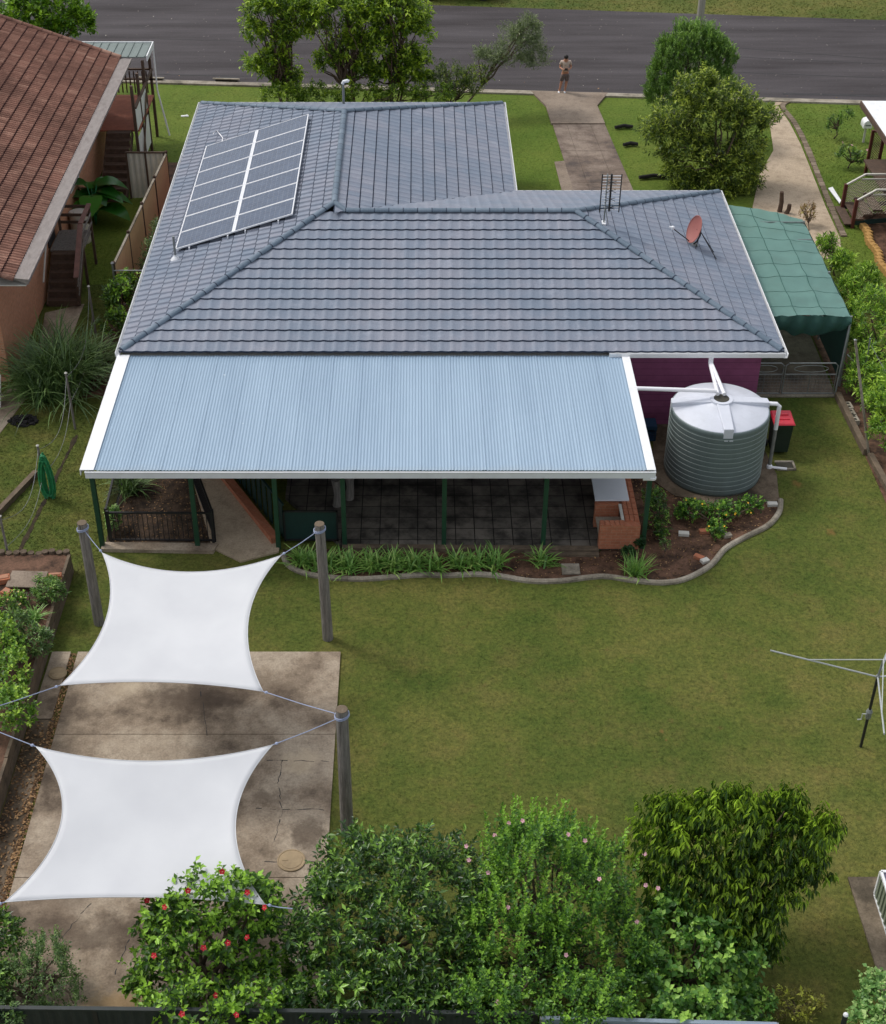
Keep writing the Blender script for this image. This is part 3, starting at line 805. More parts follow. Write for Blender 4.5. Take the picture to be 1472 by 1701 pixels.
# antenna
a0 = on_right(1003, 371); 
an = thing('tv_antenna', 'tall grid shaped television antenna on a short mast on the right side of the roof', 'antenna', tuple(a0))
b = MB(); b.tube([a0 - Vector((0, 0, .05)), a0 + Vector((0, 0, 1.5))], .022, 8); b.tube([a0 + Vector((.12, -.05, 0)), a0 + Vector((0, 0, .55))], .012, 6); b.build('mast', M['galv'], an)
b = MB(); b.quad(a0 + Vector((-.32, -.16, .09)), a0 + Vector((.02, -.2, .0)), a0 + Vector((.06, .12, .0)), a0 + Vector((-.26, .16, .1))); b.box(a0 + Vector((-.1, 0, .02)), (.3, .26, .05)); b.build('flashing', M['gutter'], an)
for s_ in (-1, 1):
    b = MB(); c = a0 + Vector((.14 + s_ * .14, -.02, .38)); 
    p_in = a0 + Vector((.12 + s_ * .02, .02, 0)); p_out = a0 + Vector((.12 + s_ * .27, -.06, 0))
    for k in range(13):
        z = .42 + k * .085
        b.tube([p_in + Vector((0, 0, z)), p_out + Vector((0, 0, z + .03))], .011, 5)
    b.build('reflector_grid', M['alu'], an)
    b = MB(); b.bar(p_out + Vector((0, 0, .38)), p_out + Vector((0, 0, 1.52)), .03, .03); b.build('side_rail', M['black'], an)
b = MB(); b.bar(a0 + Vector((.12, .0, .38)), a0 + Vector((.12, 0, 1.5)), .05, .05)
for k in range(4):
    z = .55 + k * .25
    for s_ in (-1, 1):
        for d_ in (-.05, .05): b.tube([a0 + Vector((.12, -.12, z)), a0 + Vector((.12 + s_ * .13, -.14, z + d_))], .008, 5)
    b.bar(a0 + Vector((.12, 0, z)), a0 + Vector((.12, -.13, z)), .02, .02)
b.build('dipole', M['black'], an)
# dish
s0 = on_right(1150, 406)
ds = thing('satellite_dish', 'dusty pink satellite dish on black struts at the right side of the roof', 'satellite dish', tuple(s0))
M['dish'] = simple('dusty_pink_dish', (158, 98, 92), .6, .1, 4., dirt=(120, 84, 78), dirt_amt=.4)
nrm = Vector((-.86, -.22, .32)).normalized(); dc = s0 + Vector((.08, .0, .47))
ux = Vector((0, 0, 1)).cross(nrm).normalized(); uy = nrm.cross(ux)
b = MB(); vs = [dc]; fs = []; KR, KA = 5, 28
for r_ in range(1, KR + 1):
    for k in range(KA):
        a = 2 * PI * k / KA; rr_ = r_ / KR
        vs.append(dc + ux * math.cos(a) * .36 * rr_ + uy * math.sin(a) * .40 * rr_ + nrm * (.09 * rr_ * rr_ - .0))
for k in range(KA): fs.append((0, 1 + k, 1 + (k + 1) % KA))
for r_ in range(KR - 1):
    for k in range(KA): k2 = (k + 1) % KA; fs.append((1 + r_ * KA + k, 1 + (r_ + 1) * KA + k, 1 + (r_ + 1) * KA + k2, 1 + r_ * KA + k2))
b.add(vs, fs); rim = [vs[1 + (KR - 1) * KA + k] for k in range(KA)]; b.tube(rim + rim[:1], .012, 5)
b.build('reflector', M['dish'], ds, smooth=True)
b = MB(); st = dc - uy * .38 + nrm * .05; en = s0 + Vector((-.62, -.0, .52)); b.tube([st, en], .016, 6); b.build('arm', M['black'], ds)
b = MB(); b.lathe([(.03, -.05), (.05, -.02), (.05, .05), (.02, .07)], en, 10); b.tube([en + Vector((.02, 0, 0)), en + Vector((-.1, .03, .03))], .035, 10); b.build('receiver', M['gutter'], ds)
b = MB(); b.tube([s0 + Vector((-.02, 0, -.03)), s0 + Vector((.12, 0, .1)), s0 + Vector((.2, 0, .3)), dc + Vector((.12, 0, .02)), dc], .024, 8)
for tx, ty in ((.62, -.18), (.62, -.62), (.05, -.3)):
    e2 = Vector((s0.x + tx, s0.y + ty, ZE + (XR - s0.x - tx) * TP + .04)); b.tube([dc + Vector((.12, 0, -.06)), e2], .013, 6)
b.build('bracket', M['black'], ds)
b = MB(); b.box(s0 + Vector((-.0, 0, .01)), (.3, .24, .04)); b.build('base_plate', M['galv'], ds)

# ================================================================== water tank
TKX, TKY, TKR = 7.76, 32.3, 1.26
zt = 1.98
tk = thing('water_tank', 'big round grey green ribbed rainwater tank with a pale lid beside the purple wall', 'water tank', (TKX, TKY, .05))
pf = [(TKR * .985, .05)]
nr = 12
for i in range(nr):
    z0 = .1 + i * (zt - .28) / nr; dz = (zt - .28) / nr
    pf += [(TKR * .997, z0 + .006), (TKR * 1.0, z0 + dz * .15), (TKR * 1.0, z0 + dz * .85), (TKR * .998, z0 + dz - .006)]
pf += [(TKR * .99, zt - .16), (TKR * 1.0, zt - .12), (TKR * 1.0, zt - .02), (TKR * .985, zt)]
M['tankbody'] = simple('grey_green_poly_tank', (104, 118, 118), .45, .06, 2., dirt=(88, 100, 98), dirt_amt=.5, stretch=(3, 3, .4))
M['tanktop'] = simple('pale_grey_tank_lid', (206, 210, 220), .45, .04, 3., dirt=(180, 184, 190), dirt_amt=.4)
M['tankrib'] = simple('worn_rib_edge', (150, 160, 156), .6, .06, 6.)
b = MB(); b.lathe(pf, (TKX, TKY, 0), 72); b.build('body', M['tankbody'], tk, smooth=True)
b = MB()
for i in range(1, nr + 1):
    z0 = .1 + i * (zt - .28) / nr - .012
    b.lathe([(TKR * .99, z0 - .006), (TKR * 1.004, z0 - .004), (TKR * 1.004, z0 + .004), (TKR * .99, z0 + .006)], (TKX, TKY, 0), 72)
b.build('rib', M['tankrib'], tk, smooth=False)
ZC = zt + .26
b = MB(); b.lathe([(TKR * .985, zt - .01), (TKR * .96, zt + .015), (TKR * .5, zt + .13), (.22, ZC - .03), (.2, ZC)], (TKX, TKY, 0), 72); b.build('lid', M['tanktop'], tk, smooth=True)
b = MB()
for an_ in (R(-90), R(6), R(174), ):
    d = Vector((math.cos(an_), math.sin(an_), 0)); t = Vector((-d.y, d.x, 0)); c = Vector((TKX, TKY, 0)); w1, w2 = .16, .125
    p = [c + d * .18 - t * w1 + Vector((0, 0, ZC - .0)), c + d * .18 + t * w1 + Vector((0, 0, ZC - .0)), c + d * (TKR * 1.0) + t * w2 + Vector((0, 0, ZC - .13)), c + d * (TKR * 1.0) - t * w2 + Vector((0, 0, ZC - .13))]
    q_ = [c + d * .18 - t * w1 + Vector((0, 0, zt)), c + d * .18 + t * w1 + Vector((0, 0, zt)), c + d * (TKR * 1.0) + t * w2 + Vector((0, 0, zt - .14)), c + d * (TKR * 1.0) - t * w2 + Vector((0, 0, zt - .14))]
    b.add(p + q_, [(0, 3, 2, 1), (0, 4, 7, 3), (1, 2, 6, 5), (2, 3, 7, 6), (0, 1, 5, 4)])
b.build('lid_rib', M['tanktop'], tk, bevel=.02)
b = MB(); b.lathe([(.3, ZC - .06), (.29, ZC + .012), (.2, ZC + .015), (.2, ZC + .005), (.0, ZC + .005)], (TKX, TKY, 0), 28); b.build('inlet_ring', M['tanktop'], tk, smooth=False)
M['mesh'] = simple('dark_strainer_mesh', (62, 60, 50), .8, .3, 30.)
b = MB(); b.lathe([(.195, ZC + .012), (.19, ZC + .022), (.0, ZC + .028)], (TKX, TKY, 0), 24); b.build('strainer', M['mesh'], tk)
b = MB()
for k in range(2): b.box((TKX - .04 + k * .13, TKY - TKR - .0, zt - .07 - .14), (.09, .012, .03))
b.build('badge', M['tanktop'], tk)
# pipes
dp = thing('drain_pipe', 'pair of white downpipes slanting from the house gutter down onto the tank inlet', 'downpipe', (7.8, 33.9, 2.4))
for k, xo in enumerate((0., .13)):
    b = MB(); b.tube([(7.72 + xo * .3, YF - .06, ZE - .12), (7.72 + xo * .3, YF - .08, 2.42 - .1), (7.66 + xo * 1.3, TKY + .05, ZC + .1)], .048, 12); b.build('pipe', M['pvc'], dp, smooth=False)
hp = MB(); hp.tube([(5.5, 32.38, 2.5), (7.62, 32.38, 2.42)], .055, 12)
tag(hp.build('inlet_pipe', M['pvc'], loc=(6.5, 32.38, 2.4)), 'long white pipe running level from the patio roof edge to the tank inlet', 'pipe')
ov = thing('overflow_pipe', 'white overflow pipe bending down beside the tank, grey and peeling lower down', 'pipe', (9.2, 32.5, .05))
b = MB(); b.tube([(TKX + TKR - .1, TKY + .1, zt + .06), (9.22, TKY + .1, zt + .04), (9.3, TKY + .1, zt - .03), (9.3, TKY + .1, 1.25)], .055, 12); b.build('upper_pipe', M['pvc'], ov)
b = MB(); b.tube([(9.3, TKY + .1, 1.25), (9.3, TKY + .1, .1)], .048, 12); b.build('lower_pipe', simple('peeling_grey_pipe', (120, 120, 116), .7, .3, 9., dirt=(40, 40, 38), dirt_amt=1., stretch=(1, 1, .4)), ov)
b = MB(); b.lathe([(.05, .02), (.075, .05), (.075, .12), (.04, .17)], (9.3, TKY + .1, 0), 14); b.tube([(9.36, TKY + .1, .06), (9.75, TKY + .02, .06)], .035, 8); b.build('elbow', M['pvc'], ov)
dg = MB(); dg.bar((9.5, 32.35, .03), (10.0, 32.35, .03), .05, .05); dg.bar((9.5, 32.7, .03), (10.0, 32.7, .03), .05, .05); dg.bar((9.98, 32.35, .03), (9.98, 32.7, .03), .05, .05); dg.box((9.75, 32.52, .01), (.45, .32, .02), mi=1)
tag(dg.build('drain_grate', [M['kerb'], M['mesh']], loc=(9.75, 32.5, 0)), 'small concrete framed drain at the foot of the white overflow pipe', 'drain')

# ================================================================== wheelie bin
bn = thing('wheelie_bin', 'dark green wheelie bin with a bright red lid beside the water tank', 'bin', (9.72, 33.3, 0))
bx, by = 9.70, 33.32
b = MB(); b.box((bx, by, .52), (.44, .5, .88), taper=1.16); b.box((bx, by, .965), (.55, .62, .04)); b.build('body', M['plastic_green'], bn, bevel=.02)
b = MB()
lp = [(-.29, -.34, .985), (.29, -.34, .985), (.29, .32, 1.02), (-.29, .32, 1.02)]; up_ = [(-.26, -.3, 1.03), (.26, -.3, 1.03), (.25, .3, 1.07), (-.25, .3, 1.07)]
b.add([Vector(p) + Vector((bx, by, 0)) for p in lp + up_], [(0, 3, 2, 1), (4, 5, 6, 7), (0, 1, 5, 4), (1, 2, 6, 5), (2, 3, 7, 6), (3, 0, 4, 7)])
b.box((bx, by - .08, 1.05), (.34, .1, .03)); b.box((bx, by + .12, 1.07), (.34, .1, .03))
b.build('lid', M['plastic_red'], bn, bevel=.012)
b = MB(); b.tube([(bx - .2, by + .34, .98), (bx + .2, by + .34, .98)], .018, 8); b.build('handle', M['plastic_green'], bn)
for s_ in (-1, 1):
    b = MB(); b.tube([(bx + s_ * .24, by + .24, .1), (bx + s_ * .29, by + .24, .1)], .1, 16); b.build('wheel', M['black'], bn)
b = MB(); b.box((bx - .02, by - .262, .78), (.05, .01, .03)); b.build('badge', M['offwhite'], bn)
# things by the purple wall
M['bluep'] = simple('blue_plastic', (26, 62, 88), .45, .1, 6.)
cb = MB(); cx, cy = 6.25, 33.9
for z in (.06, .3, .5): cb.box((cx, cy, z), (.42, .42, .03))
for sx in (-1, 1):
    for sy_ in (-1, 1): cb.bar((cx + sx * .19, cy + sy_ * .19, .05), (cx + sx * .19, cy + sy_ * .19, .5), .04, .04)
cb.box((cx, cy, .45), (.44, .44, .1))
tag(cb.build('plastic_stand', M['bluep'], loc=(cx, cy, .05)), 'small blue plastic stand between the purple wall and the tank', 'stand')
tpz = thing('garden_tap', 'slim dark tap post against the purple wall with a grey outlet box on top', 'tap', (5.95, 34.4, 0))
b = MB(); b.tube([(5.85, 34.42, 0.1), (5.85, 34.42, 1.15)], .016, 6); b.build('pipe', M['black'], tpz)
b = MB(); b.box((5.85, 34.4, 1.2), (.13, .1, .14)); b.build('outlet_box', M['galv'], tpz)
gb = MB(); gb.tube([(5.5, 34.1, .12), (5.5, 34.1, .62)], .12, 14); gb.lathe([(.12, .62), (.08, .7), (.05, .71), (.05, .76)], (5.5, 34.1, 0), 14)
tag(gb.build('gas_cylinder', M['offwhite'], loc=(5.5, 34.1, .1)), 'white gas cylinder against the purple wall by the patio corner', 'gas cylinder')

# ================================================================== barbecue
bq = thing('brick_barbecue', 'orange brick barbecue with a white bench top at the right end of the patio', 'barbecue', (4.9, 30, 0))
b = MB(); b.box((4.9, 28.86, .46), (.98, .2, .7)); b.box((5.2, 30.9, .46), (.37, 3.88, .7)); b.box((4.68, 29.74, .46), (.6, .16, .7)); b.box((4.68, 32.7, .46), (.6, .16, .7)); b.build('brick_wall', M['brick2'], bq, bevel=.004)
b = MB()
for yy in np.arange(29.0, 32.6, .245):
    for k in range(3): b.tint = 0; b.box((5.09 + k * .115, yy + .06, .825), (.1, .225, .03))
for xx in np.arange(4.47, 5.0, .12): b.box((xx, 28.86, .825), (.105, .2, .03))
b.build('coping', M['brick2'], bq)
b = MB(); b.box((4.72, 29.3, .43), (.62, .66, .05)); b.build('hearth', M['kerb'], bq)
b = MB(); b.box((4.98, 29.3, .82), (.07, .66, .05)); b.build('grate_bar', M['offwhite'], bq)
M['bench'] = simple('white_bench_top', (214, 218, 224), .4, .03, 3.)
b = MB(); b.box((4.80, 30.9, .86), (.84, 2.3, .04)); b.build('bench_top', M['bench'], bq, bevel=.004)

# ================================================================== patio railings, gate, screens
def railing(name, a, b_, h, label, gap=.12, mat='black', posts=True, cat='railing', group=None):
    a, b_ = Vector(a), Vector(b_); L = (b_ - a).length; up = Vector((0, 0, 1))
    t = thing(name, label, cat, tuple(a), group)
    m_ = MB(); m_.bar(a + up * h, b_ + up * h, .05, .04); m_.bar(a + up * .1, b_ + up * .1, .04, .04); m_.build('rail', M[mat], t)
    n = int(L / gap); m_ = MB()
    for k in range(1, n):
        p = a + (b_ - a) * (k / n); m_.bar(p + up * .1, p + up * h, .016, .016, up=(0, 1, 0))
    m_.build('baluster_panel', M[mat], t)
    if posts:
        for p in (a, b_):
            m_ = MB(); m_.bar(p, p + up * (h + .05), .06, .06, up=(0, 1, 0)); m_.build('post', M[mat], t)
    return t
railing('railing', (-7.55, 29.12, .03), (-5.03, 29.1, .03), .92, 'black baluster railing facing the lawn between the two left patio posts')
railing('railing', (-5.0, 29.15, .05), (-6.15, 32.6, .05), .92, 'black baluster railing slanting away beside the concrete path under the patio roof')
railing('railing', (-7.6, 29.2, .05), (-7.75, 33.8, .05), .92, 'dark railing along the left side of the patio planter, receding to the house')
bb = MB(); pa, pb = Vector((-3.5, 29.1, .1)), Vector((-6.1, 33.8, .1)); 
bb.bar(pa, pb, .22, .2)
tag(bb.build('brick_border', M['brick2'], loc=(-4, 30, 0)), 'low red brick border along the right side of the sloping patio path', 'brick border')
sc_ = MB(); d = (pb - pa); nn = Vector((.45, .25, 0)); 
n = 16
for k in range(n):
    c = pa + nn * .5 + d * ((k + .5) / n); sc_.bar(c + Vector((0, 0, -.05)), c + Vector((0, 0, 1.0)), .2, .02, up=(nn.x, nn.y, 0))
sc_.bar(pa + nn * .5 + Vector((0, 0, 1.0)), pb + nn * .5 + Vector((0, 0, 1.0)), .05, .05)
M['greensheet'] = simple('dark_green_panel', (22, 52, 48), .6, .15, 4.)
tag(sc_.build('panel_fence', M['greensheet'], loc=(-4, 31, 0)), 'dark green panel fence behind the brick border under the patio roof', 'fence')
gt_ = thing('garden_gate', 'dark teal sheet gate between two green patio posts, behind the leaning timber pole', 'gate', (-2.6, 29.1, 0))
b = MB(); b.box((-2.6, 29.12, .56), (1.3, .02, .84)); b.build('sheet', M['greensheet'], gt_)
b = MB()
for z in (.14, 1.0): b.bar((-3.28, 29.1, z), (-1.95, 29.1, z), .04, .04)
for x in (-3.26, -1.97): b.bar((x, 29.1, .1), (x, 29.1, 1.02), .04, .04, up=(0, 1, 0))
b.build('frame', M['black'], gt_)
# pot plant stumps seen in the gloom behind the gate
for i, (x, y, h) in enumerate(((-2.05, 30.6, .9), (-1.75, 30.9, .95))):
    lg = MB(); lg.tube([(x, y, .1), (x + .03, y, h * .5), (x, y + .02, h)], [.12, .1, .13], 10)
    tag(lg.build('tree_stump', M['timber'], loc=(x, y, .1)), ('upright pale log behind the teal gate, the left one of two', 'upright pale log behind the teal gate, the right one of two')[i], 'log')

# ================================================================== shade sails and poles
def pole(x, y, h, r, label, group='weathered timber poles holding the shade sails', lean=(0, 0), seed=0):
    t = thing('timber_pole', label, 'pole', (x, y, 0), group)
    m_ = MB(); m_.tube([(x, y, -.1), (x + lean[0] * .4, y + lean[1] * .4, h * .4), (x + lean[0], y + lean[1], h)], [r * 1.06, r * 1.02, r * .94], 16); m_.build('shaft', M['timber'], t, smooth=False)
    m_ = MB(); top = Vector((x + lean[0], y + lean[1], h)); m_.lathe([(r * .93, -.002), (r * .9, .012), (0, .016)], top, 16); m_.build('end_grain', M['stone'], t)
    m_ = MB(); rg = [top + Vector((math.cos(a) * (r + .012), math.sin(a) * (r + .012), -.16 + .03 * math.cos(a))) for a in np.linspace(0, 2 * PI, 17)]; m_.tube(rg, .014, 5, cap=False); rg = [q_ + Vector((0, 0, .035)) for q_ in rg]; m_.tube(rg, .012, 5, cap=False)
    m_.build('rope_loop', M['rope'], t)
    return top
pA = g(165, 1035); hA = gy(138, 868, pA.y).z
pB = g(545, 1060); hB = gy(533, 870, pB.y).z
pC = g(577, 1383); hC = gy(568, 1178, pC.y).z
T1 = pole(pA.x, pA.y, hA, .115, 'grey timber pole left of the upper sail, its foot hidden behind the white cloth', lean=(-.02, 0))
T2 = pole(pB.x, pB.y, hB, .115, 'grey timber pole standing on the lawn at the upper right corner of the upper sail', lean=(-.07, 0))
T3 = pole(pC.x, pC.y, hC, .12, 'darker timber pole at the right edge of the concrete slab, between the two sails', lean=(-.01, 0))
pD = g(-60, 1190, 3.0)
T4 = Vector((pD.x, pD.y, 3.0))
kf = NT('white_sail_cloth'); pf_ = kf.obj()
kf.col(kf.ramp(kf.noise(pf_, .9, 4, .5), [(.3, lin((206, 208, 212))), (.7, lin((217, 219, 222)))])); kf.set(.85, 0, .2)
wv = kf.n('TexWave'); wv.inputs['Scale'].default_value = 60.; kf.l(pf_, wv.inputs['Vector']); kf.bump(wv.outputs['Fac'], .04, .002)
tr = kf.n('BsdfTranslucent'); tr.inputs[0].default_value = (.85, .85, .85, 1); ms = kf.n('MixShader'); ms.inputs[0].default_value = .12
kf.l(kf.b.outputs[0], ms.inputs[1]); kf.l(tr.outputs[0], ms.inputs[2]); kf.l(ms.outputs[0], kf.out.inputs[0]); M['sail'] = kf.m
M['hem'] = simple('sail_hem', (236, 236, 238), .6, .02, 8.)
def sail(c, sagx, label, anchors, sagz=.18):
    """c: corners TL, TR, BR, BL; sag fractions of the four edges (top, right, bottom, left)"""
    TL, TR, BR, BL = [Vector(q_) for q_ in c]
    N = 28; ctr = (TL + TR + BR + BL) / 4
    def edge_(a, b, s, t):
        p = a + (b - a) * t; inn = (ctr - (a + b) / 2); inn.z = 0; inn.normalize()
        return p + inn * (s * (b - a).length * (4 * t * (1 - t)) ** 1.0)
    V = []
    for j in range(N + 1):
        v_ = j / N
        for i_ in range(N + 1):
            u_ = i_ / N
            top = edge_(TL, TR, sagx[0], u_); bot = edge_(BL, BR, sagx[2], u_); le = edge_(TL, BL, sagx[3], v_); ri = edge_(TR, BR, sagx[1], v_)
            bil = TL * (1 - u_) * (1 - v_) + TR * u_ * (1 - v_) + BL * (1 - u_) * v_ + BR * u_ * v_
            p = top * (1 - v_) + bot * v_ + le * (1 - u_) + ri * u_ - bil
            p.z -= sagz * math.sin(PI * u_) * math.sin(PI * v_)
            V.append(p)
    t = thing('shade_sail', label, 'shade sail', tuple(ctr), 'white shade sails over the concrete slab')
    m_ = MB(); W = N + 1
    m_.add(V, [(j * W + i_, (j + 1) * W + i_, (j + 1) * W + i_ + 1, j * W + i_ + 1) for j in range(N) for i_ in range(N)])
    o = m_.build('cloth', M['sail'], t, smooth=True)
    sm = o.modifiers.new('thick', 'SOLIDIFY'); sm.thickness = .006
    m_ = MB()
    for idx in ([k for k in range(W)], [k * W + N for k in range(W)], [N * W + k for k in range(W)], [k * W for k in range(W)]):
        m_.tube([V[k] for k in idx], .008, 6)
    m_.build('hem', M['sail'], t, smooth=True)
    for a, b in anchors:
        m_ = MB(); a = Vector(a); b = Vector(b); m_.tube([a, (a + b) / 2 - Vector((0, 0, .02)), b], .009, 6)
        rg = a + (b - a).normalized() * .08; m_.lathe([(.02, -.02), (.035, 0), (.02, .02)], rg, 8); m_.build('rope', M['rope'], t)
    return t
c1 = [g(170, 918, hA - .32), g(467, 922, hB - .32), g(437, 1148, 2.75), g(100, 1138, 2.7)]
sail(c1, (.155, .12, .045, .115), 'white four cornered shade sail nearer the house, tied to both upper poles', [(c1[0], T1 - Vector((0, 0, .15))), (c1[1], T2 - Vector((0, 0, .15))), (c1[2], T3 - Vector((0, 0, .15))), (c1[3], T4)], .12)
c2 = [g(60, 1240, 2.8), g(453, 1237, 2.6), g(440, 1502, 2.4), g(8, 1498, 2.4)]
T5 = g(-60, 1520, 2.5); T6 = g(486, 1509, 2.35)
sail(c2, (.09, .165, .03, .215), 'lower white shade sail in the bottom left, partly behind the red hibiscus', [(c2[0], T4), (c2[1], T3 - Vector((0, 0, .18))), (c2[3], T5), (c2[2], T6)], .12)
# round lids set into the slab
M['lidc'] = simple('worn_round_lid', (162, 142, 112), .8, .15, 6., dirt=(110, 94, 74), dirt_amt=.6)
for (u, v, r, lb) in ((484, 1429, .27, 'round pale concrete access lid in the slab near the citrus tree'), (96, 1118, .2, 'small round concrete lid in the narrow slab left of the upper sail')):
    p = g(u, v, .06); b = MB(); b.lathe([(r, -.02), (r, .015), (r * .93, .02), (r * .9, .012), (r * .78, .012), (r * .76, .02), (0, .022)], p, 36); b.box(p + Vector((-.12, .0, .024)), (.1, .05, .01))
    tag(b.build('access_lid', M['lidc'], loc=tuple(p)), lb, 'access lid')
# ================================================================== left neighbour
nb = thing('neighbour_house', 'brick house with a weathered red tile roof at the left edge of the photo', 'house', (-14, 46, 0))
NX, NY0, NY1, NZ, NT_ = -10.98, 36.2, 54.1, 3.6, .36
r2 = random.Random(5)
b = MB(); tile_slope(b, (0, 1), (-1, 0), (NX, 0), lambda s: NY0, lambda s: NY1, 5.5, NZ, NT_, .36, .155, amp=.014, lift=.045, rnd=r2, samp=6, saw=.02, tv=.14, gap=.03)
tile_slope(b, (0, 1), (1, 0), (NX - 11, 0), lambda s: NY0, lambda s: NY1, 5.5, NZ, NT_, .36, .3, amp=.016, lift=.045, rnd=r2, samp=3)
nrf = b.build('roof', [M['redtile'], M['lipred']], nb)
b = MB()
for y in (NY0, NY1): ridge_caps(b, (NX + .02, y, NZ + .05), (NX - 5.5, y, NZ + 5.5 * NT_ + .05), rnd=r2, seg=.36, r=.1)
ridge_caps(b, (NX - 5.5, NY0, NZ + 5.5 * NT_ + .05), (NX - 5.5, NY1, NZ + 5.5 * NT_ + .05), rnd=r2)
b.build('ridge_cap', M['redtile'], nrf)
M['oldgutter'] = simple('weathered_grey_gutter', (140, 132, 128), .8, .15, 3., dirt=(104, 92, 88), dirt_amt=.6, stretch=(3, 1, 1))
b = MB(); b.add([(NX - .06, NY0 + .1, NZ + .03), (NX + .36, NY0 + .1, NZ - .02), (NX + .36, NY1, NZ - .02), (NX - .06, NY1, NZ + .03), (NX - .06, NY0 + .1, NZ - .0), (NX + .36, NY0 + .1, NZ - .18), (NX + .36, NY1, NZ - .18), (NX - .06, NY1, NZ - .0)], [(0, 1, 2, 3), (1, 5, 6, 2), (0, 4, 5, 1), (3, 2, 6, 7)])
b.bar((NX + .385, NY0 + .08, NZ - .03), (NX + .385, NY1 + .02, NZ - .03), .05, .05)
b.build('gutter', M['oldgutter'], nb)
b = MB(); b.prism([(-22.2, NY0 + .7), (-11.78, NY0 + .7), (-11.78, NY1 - .4), (-22.2, NY1 - .4)], 0, NZ - .05); 
b.add([(-22.2, NY0 + .7, NZ - .05), (-11.5, NY0 + .7, NZ - .05), (NX - 5.5, NY0 + .7, NZ + 5.5 * NT_ - .1)], [(0, 1, 2)])
b.build('wall', M['brick'], nb)
b = MB(); b.prism([(-11.74, NY0 + .1), (NX + .3, NY0 + .1), (NX + .3, NY1), (-11.74, NY1)], NZ - .22, NZ - .19); b.build('soffit', M['offwhite'], nb)
b = MB(); b.box((-11.76, 43.6, 2.15), (.06, .9, 1.9)); dr = b.build('door', M['black'], nb)
window(nb, (-11.77, 47.6, 1.9), 1.4, .9, (1, 0, 0))
dpn = MB(); dpn.tube([(NX + .3, 38.9, NZ - .25), (-11.68, 38.4, 2.4), (-11.68, 38.35, 1.5)], .035, 8); 
def stairs(name, label, x0, x1, ytop, ybot, ztop, n, mat):
    t = thing(name, label, 'stairs', ((x0 + x1) / 2, ybot, 0))
    for k in range(n):
        f_ = (k + .5) / n; m_ = MB(); m_.box(((x0 + x1) / 2, ybot + (ytop - ybot) * f_, ztop * (k + 1) / n - .02), (x1 - x0, abs(ytop - ybot) / n + .03, .04)); m_.build('tread', M[mat], t)
    m_ = MB()
    for k in range(n): m_.box(((x0 + x1) / 2, ybot + (ytop - ybot) * (k / n), ztop * (k + .5) / n - .02), (x1 - x0, .02, ztop / n - .04))
    m_.build('riser', M[mat], t)
    for x in (x0 - .03, x1 + .03):
        m_ = MB(); m_.bar((x, ybot, .02), (x, ytop, ztop - .1), .05, .22); m_.build('stringer', M[mat], t)
    return t
st = stairs('timber_stairs', 'short dark timber staircase with a landing against the brick wall, nearest the front', -11.6, -10.7, 43.0, 41.5, 1.2, 6, 'stairwood')
b = MB(); b.box((-11.17, 43.75, 1.19), (1.05, 1.5, .06)); b.build('landing', M['timber'], st)
b = MB()
for z in (1.5, 1.75, 2.05): b.bar((-11.65, 44.48, z), (-10.64, 44.48, z), .04, .09)
b.build('back_rail', M['stairwood'], st)
for x, y, h in ((-11.65, 44.48, 2.1), (-10.64, 44.48, 2.1), (-10.64, 43.0, 2.1), (-10.64, 41.55, 1.0)):
    b = MB(); b.bar((x, y, 0), (x, y, h), .08, .08, up=(0, 1, 0)); b.build('post', M['stairwood'], st)
M['pinkwood'] = simple('faded_pink_brown_board', (128, 94, 86), .8, .2, 6.)
b = MB(); b.bar((-10.62, 44.5, 2.12), (-10.62, 43.0, 2.12), .14, .05); b.bar((-10.62, 43.0, 2.1), (-10.62, 41.5, 1.0), .16, .05); b.build('handrail', M['pinkwood'], st)
b = MB()
for dz in (.3, .6): b.bar((-10.6, 44.5, 2.1 - dz), (-10.6, 43.0, 2.1 - dz), .03, .06); b.bar((-10.6, 43.0, 2.1 - dz), (-10.6, 41.5, 1.0 - dz), .03, .06)
b.build('side_rail', M['timber'], st)
hr = MB(); hr.tube([(-11.66, 43.0, 2.1), (-11.6, 41.3, .95)], .03, 8)
tag(hr.build('handrail', M['offwhite'], loc=(-11.6, 42, 1.2)), 'straight white handrail pipe fixed to the brick wall beside the landing stairs', 'handrail')
dq = gy(130, 352, 46.2)
dm = thing('water_drum', 'pale grey round drum standing behind the stair landing by the broad leaved plant', 'drum', (dq.x, 46.2, 0))
b = MB(); b.lathe([(.30, 0), (.32, .1), (.32, dq.z - .05), (.33, dq.z - .04), (.33, dq.z)], (dq.x, 46.2, 0), 28); b.build('body', M['offwhite'], dm, smooth=False)
b = MB(); b.lathe([(.3, dq.z), (.29, dq.z + .02), (0, dq.z + .03)], (dq.x, 46.2, 0), 28); b.lathe([(.03, dq.z + .02), (.03, dq.z + .05), (0, dq.z + .05)], (dq.x - .12, 46.1, 0), 8); b.build('lid', M['offwhite'], dm)
stairs('timber_stairs', 'long dark timber staircase climbing to the far deck beside the broad leaved plant', -11.3, -10.45, 51.9, 49.4, 1.7, 9, 'stairwood')
dk = thing('deck', 'raised timber deck with white side panels under a small green roof, beyond the far stairs', 'deck', (-11.2, 53.6, 0))
b = MB(); b.box((-11.3, 53.7, 1.68), (2.3, 3.6, .06)); b.build('floor', M['deckwood'], dk)
for i_, (x, y) in enumerate(((-10.2, 51.5), (-10.2, 52.8), (-10.2, 54.15), (-10.2, 55.6), (-12.4, 55.6))):
    b = MB(); b.bar((x, y, 0), (x, y, 3.5), .1, .1, up=(0, 1, 0)); b.build('post', M['stairwood'], dk)
